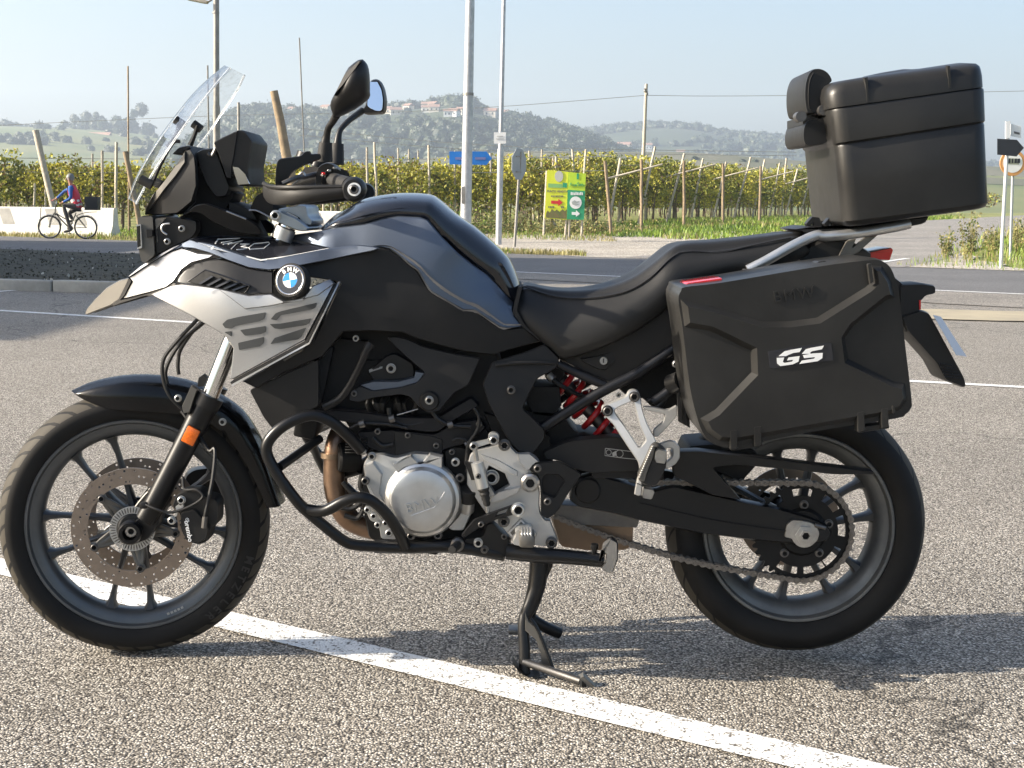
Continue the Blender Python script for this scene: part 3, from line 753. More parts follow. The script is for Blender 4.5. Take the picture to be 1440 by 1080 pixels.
GR = [town(i / 240, .45 + .55 * j / 50) for i in range(241) for j in range(51)]; GP = np.array([proj(q) for q in GR])
def on_hill(px, py): return GR[int(np.argmin((GP[:, 0] - px) ** 2 + (GP[:, 1] - py) ** 2))]
HSP = [on_hill(q[0], q[1] + 3.5) for q in hs]
rr = random.Random(8)
acc = ([], [], [])
for i in range(1900):
    u, t = rr.random(), rr.random() ** .75; p = town(u, min(t, 1)); s = rr.uniform(3.5, 7.5)
    if t > .88 and rr.random() < .3: continue
    if any(abs(p.x - q.x) < 8 + s and q.y - 170 < p.y < q.y + 6 and p.z + s * 1.5 > q.z + 1 for q in HSP): continue
    put_lump(acc, p + Vector((0, 0, s * .4)), s, s * rr.uniform(.7, 1.1), rr)
for i in range(90):
    p = town(rr.random(), .99); s = rr.uniform(2.5, 5.0);
    if any(abs(p.x - q.x) < 9 for q in HSP) and rr.random() < .6: continue
    put_lump(acc, p + Vector((0, 0, s * .6)), s, s * rr.uniform(.8, 1.3), rr)
for i in range(1500):
    u, t = rr.random(), rr.random() ** .6; p = ridge(u, t)
    if noise.noise(Vector((p.x * .006, p.y * .006, 4))) < -.05 and t < .97: continue
    s = rr.uniform(4, 8); put_lump(acc, p + Vector((0, 0, s * .3)), s, s * rr.uniform(.6, 1), rr)
for i in range(420):
    p = terr(rr.random(), rr.uniform(.35, 1))
    if noise.noise(Vector((p.x * .008, p.y * .02, 7))) < .1: continue
    s = rr.uniform(3, 6); put_lump(acc, p + Vector((0, 0, s * .3)), s, s * rr.uniform(.6, 1), rr)
for i in range(200):
    p = slope(rr.random(), rr.uniform(.5, 1)); s = rr.uniform(.8, 1.8); put_lump(acc, p + Vector((0, 0, s * .3)), s, s * .7, rr)
tag(flush(acc, 'hillside_wood', M['crown']), 'woods covering the far hills', 'woods', kind='stuff')

# single trees on the left skyline
def far_tree(px, py, Y, w, h, kind, label):
    p = W(px, py, Y); o = root('cypress_tree' if kind == 'cypress' else 'skyline_tree', p - Vector((0, 0, h * .5)), label, 'tree', 'trees on the far left skyline')
    rnd = random.Random(int(px * 7)); acc = ([], [], [])
    if kind == 'cypress':
        for k in range(9):
            t = k / 8; s = w * .5 * math.sin(math.pi * (.12 + .86 * t)) ** .7 + .2; put_lump(acc, p + Vector((0, 0, h * (t - .45))), s, h * .12, rnd)
    else:
        for k in range(16):
            d = Vector((rnd.gauss(0, .33) * w, rnd.gauss(0, .3) * w, rnd.gauss(.1, .24) * h)); s = rnd.uniform(.22, .4) * min(w, h); put_lump(acc, p + d, s, s, rnd)
    c = flush(acc, 'crown', M['crown']); c.parent = o; c.matrix_parent_inverse = Matrix.Translation(-o.location)
    b = tube([p - Vector((0, 0, h * .75)), p], [.5, .3], 6, 1, sm=False); mk('trunk', b, M['bark'], o)
for q in [(50, 183, 4, 13, 'cypress', 'first dark cypress from the left on the far skyline'), (56, 182, 4, 14, 'cypress', 'second dark cypress of the far skyline group'), (60, 182, 4, 13, 'cypress', 'third dark cypress of the far skyline group'),
          (89, 183, 3.5, 10, 'cypress', 'lone small dark tree between the round tree and the wood'), (72, 184, 14, 14, 'round', 'round dark tree right of the three cypresses'), (30, 184, 13, 8, 'round', 'low round tree left of the three cypresses'),
          (117, 182, 14, 20, 'round', 'tall twin-topped dark tree at the left of the skyline wood'), (131, 182, 13, 20, 'round', 'pointed dark tree in the skyline wood'), (148, 185, 17, 16, 'round', 'broad dark tree in the middle of the skyline wood'),
          (164, 184, 15, 19, 'round', 'rounded dark tree in the right half of the skyline wood'), (180, 183, 18, 20, 'round', 'big dark tree behind the rusty rod'), (191, 186, 9, 15, 'round', 'dark tree closing the skyline wood at the right')]:
    far_tree(q[0], q[1] + 3, 1330, q[2] * 1.2, q[3] * 1.15, q[4], q[5])
# houses
M['plaster'] = mat('house_plaster', (.62, .57, .48), .9, vs_=.3, col2=(.52, .47, .39))
M['plasterw'] = mat('white_plaster', (.75, .74, .70), .9)
M['tile'] = mat('clay_tiles', (.30, .18, .13), .9, vs_=.5, col2=(.24, .15, .115))
M['pane'] = mat('dark_window', (.03, .035, .04), .2)
def house(p, w, d, h, rz, m, label, group):
    o = root('house', p, label, 'house', group); o.rotation_euler.z = rz
    def sub(nm, b, mm):
        me = mesh_from(b, nm, mm, 0); c = bpy.data.objects.new(nm, me); COL.objects.link(c); c.parent = o
    sub('wall', rbox((0, 0, h / 2 - 1.5), (w, d, h + 3), 0), m)
    b = bmesh.new(); e = .5; rh = w * .16 + .8
    v = [b.verts.new(c) for c in ((-w / 2 - e, -d / 2 - e, h - .1), (w / 2 + e, -d / 2 - e, h - .1), (w / 2 + e, d / 2 + e, h - .1), (-w / 2 - e, d / 2 + e, h - .1), (-w / 2 - e, 0, h + rh), (w / 2 + e, 0, h + rh))]
    for f in ((0, 1, 5, 4), (2, 3, 4, 5), (1, 2, 5), (3, 0, 4), (0, 3, 2, 1)): b.faces.new([v[i] for i in f])
    sub('roof', b, M['tile'])
    nw = max(2, int(w / 3.2))
    for i in range(nw):
        for f in range(max(1, int(h / 3))):
            sub('window', rbox(((i + .5) / nw * w - w / 2, -d / 2 - .02, 1.6 + 3 * f), (1.0, .12, 1.4), 0), M['pane'])
for i, (px, py, w, lb) in enumerate(hs):
    p = HSP[i]; house(p, w * .7, 6, 3.4, rr.uniform(-.7, .2), M['plasterw'] if 'white' in lb else M['plaster'], lb, 'houses of the hilltop village')
for i, (px, py, w, h, lb) in enumerate([(17, 199, 15, 4, 'long white shed on the far left fields'), (27, 201, 9, 3, 'low white building beside the long shed'), (38, 200, 9, 5, 'pink house on the far left fields'), (50, 198, 7, 5, 'white house behind the leaning pole on the far fields'), (88, 202, 6, 5, 'small white house in the middle of the far fields'), (107, 202, 6, 4, 'second small white house of the far fields'), (137, 202, 24, 6, 'long cream farm building on the far fields'), (123, 207, 6, 3, 'tiny white shed left of the cream farm building'), (878, 207, 12, 4, 'cream farmhouse far behind the green board'), (912, 207, 6, 4, 'tiny white house right of the utility pole'), (957, 215, 7, 3, 'tiny pale house on the far slope')]):
    p = W(px, py, 1190 if px < 400 else 1400); house(p - Vector((0, 0, 2)), w, 8, h, rr.uniform(-.4, .2), M['plasterw'] if 'white' in lb else M['plaster'], lb, 'scattered far houses')

# ================================================================== posts, signs, wires
def pole_at(name, pts, Y, r0, r1, m, label, cat, seg=14):
    (xt, yt), (xb, yb) = pts; t = W(xt, yt, Y); bt = W(xb, yb, Y); dv = bt - t; bt = t + dv * ((hgt(bt.x, bt.y) - .05 - t.z) / dv.z)
    o = root(name, bt, label, cat)
    return o, bt, t
# thick tapered lamp post
o, bt, t = pole_at('lamp_post', ((662.5, -60), (655, 310)), 40.5, .16, .11, None, 'thick galvanised lamp post behind the fuel tank', 'lamp post')
mk('shaft', tube([bt, bt.lerp(t, .5), t], [.165, .14, .115], 20, 3), M['galv'], o)
d = (t - bt).normalized(); q = W(656.5, 272, 40.2)
b = panel(round_outline([(649, 262), (654, 262), (654, 287), (649, 287)], 2.5), 40.28, .05, (.5, .005), 0); mk('access_cover', b, M['galvd'], o)
for hh in (4.2,): mk('collar', tube([bt + d * hh, bt + d * (hh + .08)], .155, 18, 1, sm=False), M['galvd'], o)
# slimmer pole with a small white plate
o, bt, t = pole_at('sign_pole', ((709.5, -40), (701, 345)), 39, .09, .07, None, 'slim galvanised pole with a small white plate', 'pole')
mk('shaft', tube([bt, bt.lerp(t, .36)], .085, 16, 2), M['galv'], o); mk('shaft', tube([bt.lerp(t, .36), t], [.065, .05], 16, 2), M['galv'], o)
M['signwhite'] = mat('sign_white', (.76, .76, .74), .5); M['signblue'] = mat('sign_blue', (.012, .16, .52), .45); M['signblack'] = mat('sign_black', (.02, .022, .026), .5)
M['signback'] = mat('sign_aluminium_back', (.33, .35, .36), .55, .35, vs_=3, col2=(.27, .29, .30)); M['red'] = mat('print_red', (.55, .03, .03), .5)
M['yellow'] = mat('board_yellow', (.68, .72, .04), .5, vs_=2, col2=(.60, .66, .05)); M['green'] = mat('board_green', (.03, .30, .14), .5); M['lime'] = mat('board_lime', (.48, .66, .04), .5); M['printgrey'] = mat('print_grey', (.12, .12, .11), .6)
b = panel(round_outline([(694.5, 186), (711.5, 186), (711.5, 202), (694.5, 202)], 1.2), 38.88, .01, None, 0); pl = mk('plate', b, M['signwhite'], o)
XR = Vector((1, 0, 0)); ZU = Vector((0, 0, 1))
for k, (dy, ln) in enumerate(((191, 9), (194.6, 11))):
    b = panel([(703 - ln / 2, dy), (703 + ln / 2, dy), (703 + ln / 2, dy + 1.2), (703 - ln / 2, dy + 1.2)], 38.87, .006, None, 0); mk('print_line', b, mat('print_pale_grey', (.5, .5, .48), .6), pl)
# octagonal sign seen from behind
o, bt, t = pole_at('octagonal_sign', ((732, 214), (723.5, 348)), 37, .04, .04, None, 'back of an octagonal road sign on a grey post', 'road sign')
mk('post', tube([bt, t], .036, 12, 1, sm=False), M['galvd'], o)
c = W(729.5, 231, 36.93); rr_ = .43; b = bmesh.new(); ca, sa = math.cos(R(62)), math.sin(R(62)); ring = []
for k in range(8):
    a = R(22.5 + 45 * k); ring.append((math.cos(a) * rr_, math.sin(a) * rr_))
f1 = [b.verts.new(c + Vector((x * ca, x * sa, y))) for x, y in ring]; nrm = Vector((sa, -ca, 0)) * -.012; f2 = [b.verts.new(v.co - nrm) for v in f1]
b.faces.new(f1); b.faces.new(list(reversed(f2)))
for k in range(8): b.faces.new((f1[k], f2[k], f2[(k + 1) % 8], f1[(k + 1) % 8]))
mk('plate', b, M['signback'], o, 0)
for dz in (-.2, .2):
    b = rbox(c + Vector((0, -.05, dz)), (.28, .03, .03), .003, 1, Matrix.Rotation(R(62), 3, 'Z')); mk('bracket', b, M['galvd'], o)
# blue arrow sign behind the lamp post
o, bt, t = pole_at('arrow_sign', ((662, 214), (661, 300)), 41.2, .04, .04, None, 'blue arrow-shaped direction sign behind the thick lamp post', 'road sign')
mk('post', tube([bt, t], .04, 12, 1, sm=False), M['galvd'], o)
mk('plate', panel([(632, 213), (684, 213), (692, 222.5), (684, 232), (632, 231)], 41.1, .02, None, 0), M['signblue'], o, 0)
for x0, x1 in ((640, 650), (668, 683)):
    mk('print_line', panel([(x0, 221), (x1, 221), (x1, 224.5), (x0, 224.5)], 41.09, .005, None, 0), mat('print_faded', (.15, .17, .36), .6), o, 0)
# yellow and green vineyard boards
def board(name, outline, Y, m, lb):
    o = root(name, W(outline[3][0], outline[3][1], Y), lb, 'board'); bd = mk('panel', panel(outline, Y, .03, None, 0), m, o, 0); return o, bd
BY = 44.0
o, bd = board('advertising_board', [(770, 239), (799, 241.5), (796.5, 309), (766, 307)], BY, M['yellow'], 'yellow farm shop board with a red arrow')
for (a, c) in (((769, 240), (764.5, 313)), ((797, 300), (795, 315))):
    t = W(a[0], a[1], BY + .06); bt = W(c[0], c[1], BY + .06); bt.z = hgt(bt.x, bt.y); mk('leg', tube([bt, t], .035, 8, 1, sm=False), M['post'], o)
def flat(nm, pts, m, par, Y=BY - .012): return mk(nm, panel(pts, Y, .006, None, 0), m, par, 0)
flat('emblem', [(786 + 6 * math.cos(k * .5236), 248 + 8 * math.sin(k * .5236)) for k in range(12)], mat('print_pale', (.5, .5, .46), .6), bd)
flat('band', [(771, 258), (791, 259), (791, 264.5), (771, 263.5)], mat('print_green', (.22, .45, .16), .6), bd); flat('band', [(791.5, 257), (797.5, 257.5), (797.2, 264), (791.2, 263.6)], M['green'], bd)
text('lettering', 'PUNTO VENDITA', face_mw(W(784, 269.3, BY - .014), XR, ZU), .082, M['printgrey'], bd, bold=.0035)
for (x0, x1, y_, h_) in ((775, 793, 275, 2), (771, 781, 290, 2.6), (789, 795, 290, 3)):
    for k in range(int((x1 - x0) / 2.2)): flat('print_line', [(x0 + k * 2.2, y_), (x0 + k * 2.2 + 1.6, y_), (x0 + k * 2.2 + 1.6, y_ + h_ - (k % 3) * .5), (x0 + k * 2.2, y_ + h_)], M['printgrey'], bd)
flat('arrow', [(775, 282), (785, 282.5), (785, 279.5), (791.5, 284.8), (785, 290), (785, 287), (775, 286.4)], M['red'], bd)
flat('picture', [(768, 300), (770, 296), (773, 299), (776, 294), (780, 297), (783, 294.5), (787, 298), (791, 294), (794, 297), (797, 294.5), (796.6, 308), (767, 306)], mat('print_fruit', (.20, .14, .06), .6, vs_=6, col2=(.10, .14, .04)), bd)
o, bd = board('advertising_board', [(799.3, 242), (824, 244), (821, 309.5), (797, 308.5)], BY - .02, M['lime'], 'green and lime board with a white arrow beside the yellow one')
for (a, c) in (((801, 300), (800, 316)), ((819, 300), (818, 315))):
    t = W(a[0], a[1], BY + .06); bt = W(c[0], c[1], BY + .06); bt.z = hgt(bt.x, bt.y); mk('leg', tube([bt, t], .035, 8, 1, sm=False), M['post'], o)
flat('green_field', [(798.3, 267), (823, 268.5), (821.2, 309.2), (797.2, 308.2)], M['green'], bd, BY - .03)
flat('emblem', [(811, 243.8), (814, 244), (814, 252), (811, 252)], M['green'], bd, BY - .03)
mk('script', tube([W(x, y, BY - .034) for x, y in ((801, 262), (803, 257), (804, 261), (806, 259.5), (807.5, 262), (809, 259), (810, 262), (813, 256), (814, 262), (816, 259), (817, 262), (818.5, 258), (820, 262), (822, 259))], .008, 5, 3), M['green'], bd)
for k in range(8): flat('print_line', [(802.6 + k * 2.2, 270), (804.2 + k * 2.2, 270 + (k % 3)), (804.2 + k * 2.2, 274.4), (802.6 + k * 2.2, 274.4)], M['signwhite'], bd, BY - .045)
em = flat('emblem', [(809.5 + 8.5 * math.cos(k * .349), 285 + 8.8 * math.sin(k * .349)) for k in range(18)], M['signwhite'], bd, BY - .042)
flat('arrow', [(804, 298), (810, 298.3), (810, 295.5), (815.5, 300.5), (810, 305), (810, 302.3), (804, 302)], M['signwhite'], bd, BY - .042)
flat('emblem_script', [(804, 284), (808, 281.5), (811, 283.5), (815, 282.5), (814, 284.5), (810, 286), (815, 287), (810, 289), (805, 287.5)], mat('print_midgrey', (.35, .38, .36), .6), bd, BY - .05)
# signposts on the road corner at the right
o, bt, t = pole_at('direction_signpost', ((1418.5, 171), (1407, 378)), 26.0, .03, .03, None, 'white metal post with a black arrow sign and a small white sign', 'signpost')
mk('post', tube([bt, t], .034, 12, 1, sm=False), mat('pale_post', (.62, .62, .60), .5, .2), o)
SY = 25.94
mk('arrow_plate', panel([(1402.5, 195), (1430, 196.5), (1440, 208), (1429.5, 220), (1402.5, 217.5)], SY, .012, None, 0), M['signblack'], o, 0)
sg = mk('small_plate', panel([(1421.5, 174), (1436, 177.5), (1436, 194.5), (1421, 191)], SY + .1, .012, None, 0), M['signwhite'], o, 0)
mk('print_line', panel([(1426, 184.5), (1434, 186.5), (1434, 189.5), (1426, 187.6)], SY + .095, .004, None, 0), M['printgrey'], sg, 0)
mk('end_cap', panel([(1414.5, 171), (1420.5, 170), (1421, 194), (1414.5, 195)], SY + .02, .04, None, 0), M['signwhite'], o, 0)
o, bt, t = pole_at('round_sign', ((1425, 215), (1421, 352)), 32, .03, .03, None, 'round white road sign with orange rim behind the white signpost', 'road sign')
mk('post', tube([bt, t], .034, 12, 1, sm=False), M['galv'], o)
c = W(1424, 229, 31.94); b = lathe([(0, .01), (.29, .01), (.30, 0), (0, 0)], c, (0, -1, 0), seg=36); mk('rim', b, mat('rim_orange', (.62, .30, .10), .5), o)
b = lathe([(0, .015), (.225, .015), (.225, .008)], c, (0, -1, 0), seg=36); fc = mk('face', b, M['signwhite'], o)
mk('print_block', panel([(1412.5, 222), (1433, 223), (1433, 231.5), (1412.5, 230.5)], 31.92, .004, None, 0), mat('print_khaki', (.36, .37, .27), .6), fc, 0)
for x0, x1 in ((1413.5, 1415), (1416.5, 1421), (1423, 1425), (1427, 1430), (1431, 1434.5)): mk('print_mark', panel([(x0, 223.4), (x1, 222.8), (x1, 229.2), (x0 - .6, 229.4)], 31.915, .004, None, 0), M['signblack'], fc, 0)
# lamp post with arm behind the windscreen
o, bt, t = pole_at('street_lamp', ((304, -6), (305, 330)), 46.0, .1, .1, None, 'grey street lamp post rising behind the windscreen', 'street lamp')
mk('shaft', tube([bt, bt.lerp(t, .55)], .115, 16, 2), M['galvd'], o); mk('shaft', tube([bt.lerp(t, .55), t], .095, 16, 2), M['galvd'], o)
mk('collar', tube([W(303.6, 17, 46), W(303.6, 19, 46)], .112, 16, 1, sm=False), M['galvd'], o)
mk('arm', tube([t, W(292, 3, 46), W(284, 2, 46)], .035, 10, 3), M['galvd'], o)
mk('lamp_head', panel([(262, -4), (284, -2), (292, 1), (290, 4), (284, 3.5), (262, -1)], 45.85, .3, (.6, .03), 0), M['post'], o)
# utility pole and wires
o, bt, t = pole_at('utility_pole', ((909, 118), (904, 240)), 86, .1, .08, None, 'wooden utility pole standing in the vineyard', 'utility pole')
mk('shaft', tube([bt, t], [.13, .09], 10, 2), M['post'], o)
for k in range(2): mk('insulator', lathe([(0, .0), (.06, .0), (.09, .08), (.05, .16), (.09, .2), (0, .24)], W(907 + 2.6 * k, 130 + k * 4, 85.8), (0, 0, 1), seg=10), M['galvd'], o)
def wire(P, r, lb, m=None): tag(mk('overhead_wire', tube(P, r, 5, 8), m or M['wire'], smooth=60), lb, 'wire', 'overhead wires')
wire([W(908, 134, 86), W(820, 141, 86), W(700, 150, 86), W(540, 158, 86), W(300, 163, 86), W(-40, 178, 86)], .016, 'power line running left from the utility pole')
wire([W(908, 134, 86), W(1000, 135, 86), W(1130, 134, 86), W(1300, 131, 86), W(1480, 127, 86)], .016, 'power line running right from the utility pole')
for i, (a, c, d_) in enumerate((((420, 180), (700, 205), (1120, 214)), ((420, 190), (700, 212), (1120, 219)))):
    wire([W(*a, 90), W(*c, 90), W(*d_, 90)], .02, ('upper' if i == 0 else 'lower') + ' wire of the pair crossing in front of the hills')

# ================================================================== concrete barrier
M['barrier'] = mat('painted_concrete', (.66, .64, .59), .85, vs_=4, col2=(.52, .50, .46), bump=.4, bs=40, dist=.004)
M['bstripe'] = mat('barrier_grey_stripe', (.36, .35, .33), .85, vs_=6, col2=(.28, .275, .26))
def barrier(p0, p1, lb):
    p0, p1 = Vector((*p0, 0)), Vector((*p1, 0)); d = (p1 - p0); L = d.length; d.normalize(); n = Vector((-d.y, d.x, 0))
    prof = [(.30, 0), (.30, .08), (.17, .33), (.11, .84), (.07, .87), (-.07, .87), (-.11, .84), (-.17, .33), (-.30, .08), (-.30, 0)]
    o = root('concrete_barrier', p0, lb, 'barrier', 'concrete barriers beyond the road')
    rows = [[p0 + d * u + n * a + Vector((0, 0, h)) for a, h in prof] for u in (0, .02, L - .02, L)]
    mk('block', loft(rows, cap=True), M['barrier'], o, 30)
    k = .35
    while k < L - .5:                              # slanting grey painted stripes on the near face
        b = bmesh.new(); q = []
        for (a, h) in ((-.174, .33), (-.1145, .82)):
            s = (h - .3) * -.45
            q.append([b.verts.new(p0 + d * (k + s + w) + n * (a - .004) + Vector((0, 0, h))) for w in (0, .42)])
        b.faces.new((q[0][0], q[0][1], q[1][1], q[1][0])); mk('painted_stripe', b, M['bstripe'], o, 0); k += .9
    return o
e1 = G(163, 332.5); bd = Vector((1, -.30, 0)).normalized()
A = e1 - bd * 2.55; barrier((A.x, A.y), (e1.x, e1.y), 'white concrete barrier behind the rear wheel of the bicycle')
B = A - bd * .04; A = B - bd * 2.55; barrier((A.x, A.y), (B.x, B.y), 'white concrete barrier behind the front wheel of the bicycle')
B = A - bd * .04; A = B - bd * 2.55; barrier((A.x, A.y), (B.x, B.y), 'white concrete barrier at the left edge of the photo')
c0 = W(437, 331, 40); barrier((c0.x - 1.2, 41.0), (c0.x + 2.6, 40.2), 'white striped concrete barrier showing under the hand guard')

# ================================================================== unseen houses added left of the frame to cast shade
def shade_house(x0, x1, y0, y1, h, lb):
    xc, yc, e = (x0 + x1) / 2, (y0 + y1) / 2, .6
    o = root('shade_caster_house', (xc, yc, 0), lb, 'house', 'unseen houses added to cast shade')
    mk('wall', rbox((xc, yc, h / 2), (x1 - x0, y1 - y0, h), .03), M['plaster'], o)
    b = bmesh.new(); v = [b.verts.new(c) for c in ((x0 - e, y0 - e, h - .05), (x1 + e, y0 - e, h - .05), (x1 + e, y1 + e, h - .05), (x0 - e, y1 + e, h - .05), (xc, y0 + 2, h + 1.6), (xc, y1 - 2, h + 1.6))]
    for f in ((0, 1, 4), (1, 2, 5, 4), (2, 3, 5), (3, 0, 4, 5), (0, 3, 2, 1)): b.faces.new([v[i] for i in f])
    mk('roof', b, M['tile'], o, 0)
    k = y0 + 2
    while k < y1 - 1:
        for zz in (2, 5.4, 8.6):
            if zz < h - 1.5: mk('window', rbox((x1 + .02, k, zz), (.1, 1.1, 1.5), .02), M['pane'], o)
        k += 3
shade_house(-30, -20, 7.0, 15.5, 7.4, 'low plastered house added out of view to cast shade')
shade_house(-31, -20, 16.0, 25.5, 10.6, 'tall plastered house added out of view to cast shade')
shade_house(-31, -22, 26.0, 35.5, 6.2, 'small plastered house added out of view to cast shade')
# ================================================================== motorcycle
B = {}
B['plastic'] = mat('black_satin_plastic', (.0105, .0105, .0112), .40, col2=(.0165, .0160, .0155), vs_=6, rvar=.07, bump=.12, bs=900, dist=.0004, spec=.32)
B['matte'] = mat('black_matte_plastic', (.0120, .0118, .0118), .52, col2=(.0190, .0183, .0175), vs_=5, rvar=.08, bump=.25, bs=1100, dist=.0005, spec=.28)
B['gloss'] = mat('black_gloss_paint', (.006, .0065, .008), .20, coat=.5, vs_=9, rvar=.04)
B['case'] = mat('case_plastic', (.0150, .0147, .0142), .34, col2=(.0235, .0228, .0212), vs_=6, rvar=.06, bump=.35, bs=700, dist=.0006, spec=.34)
B['rubber'] = mat('rubber', (.009, .0088, .0085), .7, vs_=9, col2=(.016, .015, .014), bump=.1, bs=300)
B['seat'] = mat('seat_vinyl', (.014, .0138, .0135), .45, vs_=6, rvar=.06, bump=.5, bs=1300, dist=.0006, spec=.32)
B['silver'] = mat('silver_paint', (.34, .345, .355), .34, .85, coat=.3, vs_=900, var=.05)
B['slate'] = mat('slate_paint', (.105, .125, .160), .42, .78, coat=.05, vs_=900, var=.06)
B['greyp'] = mat('warm_grey_plastic', (.125, .118, .105), .42, .45, vs_=10, rvar=.05)
B['navy'] = mat('tank_black_paint', (.006, .007, .011), .2, coat=.6, vs_=8, rvar=.04)
B['alu'] = mat('cast_aluminium', (.52, .52, .51), .40, .88, vs_=16, var=.08, rvar=.06, bump=.12, bs=260, dist=.0006)
B['aluplate'] = mat('silver_frame_plate', (.48, .475, .46), .45, .75, vs_=12, var=.06, bump=.1, bs=300)
B['steel'] = mat('bolt_steel', (.36, .355, .345), .36, .95, vs_=60, var=.1)
B['dsteel'] = mat('dark_steel', (.13, .125, .12), .45, .9, vs_=30, var=.15)
B['chrome'] = mat('fork_chrome', (.72, .72, .72), .10, 1.0)
B['disc'] = mat('brake_disc_steel', (.30, .245, .20), .42, .85, vs_=40, var=.08)
B['rim'] = mat('rim_anthracite', (.085, .092, .098), .38, .55, vs_=9, col2=(.11, .115, .118), rvar=.06)
B['rimrear'] = mat('rim_dusty_grey', (.14, .142, .138), .48, .5, vs_=12, col2=(.095, .098, .098), rvar=.08)
B['spoke'] = mat('spoke_dark', (.040, .042, .045), .42, .4, vs_=9, col2=(.055, .055, .055))
B['black_metal'] = mat('powder_coat_black', (.008, .008, .0085), .33, .1, vs_=12, rvar=.06, bump=.1, bs=600, dist=.0004, spec=.4)
B['frame'] = mat('frame_black', (.0075, .008, .010), .38, .1, vs_=12, rvar=.06, spec=.35)
B['dark'] = mat('engine_black', (.0045, .0045, .0048), .55, .1, vs_=20, col2=(.008, .0078, .0075), bump=.3, bs=90, spec=.3)
B['hose'] = mat('hose_rubber', (.005, .005, .005), .5)
B['red'] = mat('spring_red', (.42, .012, .014), .28, coat=.4)
B['orange'] = mat('reflector_orange', (.80, .17, .012), .18, coat=.4, vs_=320, col2=(.60, .10, .005))
B['redlens'] = mat('red_lens', (.55, .015, .02), .12, coat=.5)
B['exh'] = mat('exhaust_heat_stained', (.20, .125, .085), .36, .85, vs_=7, col2=(.32, .22, .15), rvar=.08)
B['exh2'] = mat('muffler_brown', (.15, .105, .072), .42, .75, vs_=5, col2=(.235, .17, .115), bump=.1, bs=30)
B['white'] = mat('print_white', (.78, .78, .76), .4)
B['decalgrey'] = mat('decal_dark_grey', (.030, .033, .035), .45)
B['decalblack'] = mat('decal_black', (.016, .017, .022), .25, coat=.3)
B['blue'] = mat('emblem_blue', (.015, .22, .66), .25, coat=.4)
B['greyl'] = mat('print_grey_line', (.30, .30, .29), .5)
B['mirror'] = mat('mirror_glass', (.86, .89, .92), .02, 1.0)
B['chain'] = mat('chain_steel', (.17, .155, .14), .45, .8, vs_=80, var=.25)
B['tyretext'] = mat('tyre_letter_rubber', (.0165, .0155, .0145), .6)
def clear_mat():
    m, n, l, p = shader('clear_polycarbonate')
    g = n.new('ShaderNodeBsdfGlossy'); g.inputs['Roughness'].default_value = .03
    t = n.new('ShaderNodeBsdfTransparent'); t.inputs['Color'].default_value = (.97, .98, .982, 1)
    f = n.new('ShaderNodeLayerWeight'); f.inputs['Blend'].default_value = .5
    pw = n.new('ShaderNodeMath'); pw.operation = 'POWER'; pw.inputs[1].default_value = 3; l.new(f.outputs['Facing'], pw.inputs[0])
    fa = n.new('ShaderNodeMath'); fa.operation = 'MULTIPLY_ADD'; fa.inputs[1].default_value = .75; fa.inputs[2].default_value = .10; l.new(pw.outputs[0], fa.inputs[0])
    ms = n.new('ShaderNodeMixShader'); l.new(fa.outputs[0], ms.inputs[0]); l.new(t.outputs[0], ms.inputs[1]); l.new(g.outputs[0], ms.inputs[2])
    l.new(ms.outputs[0], n['Material Output'].inputs['Surface']); return m
B['clear'] = clear_mat()
B['clearedge'] = mat('screen_edge_glint', (.80, .84, .86), .15, trans=.55, alpha=.75)  # pale colour imitates light caught along the screen's edges
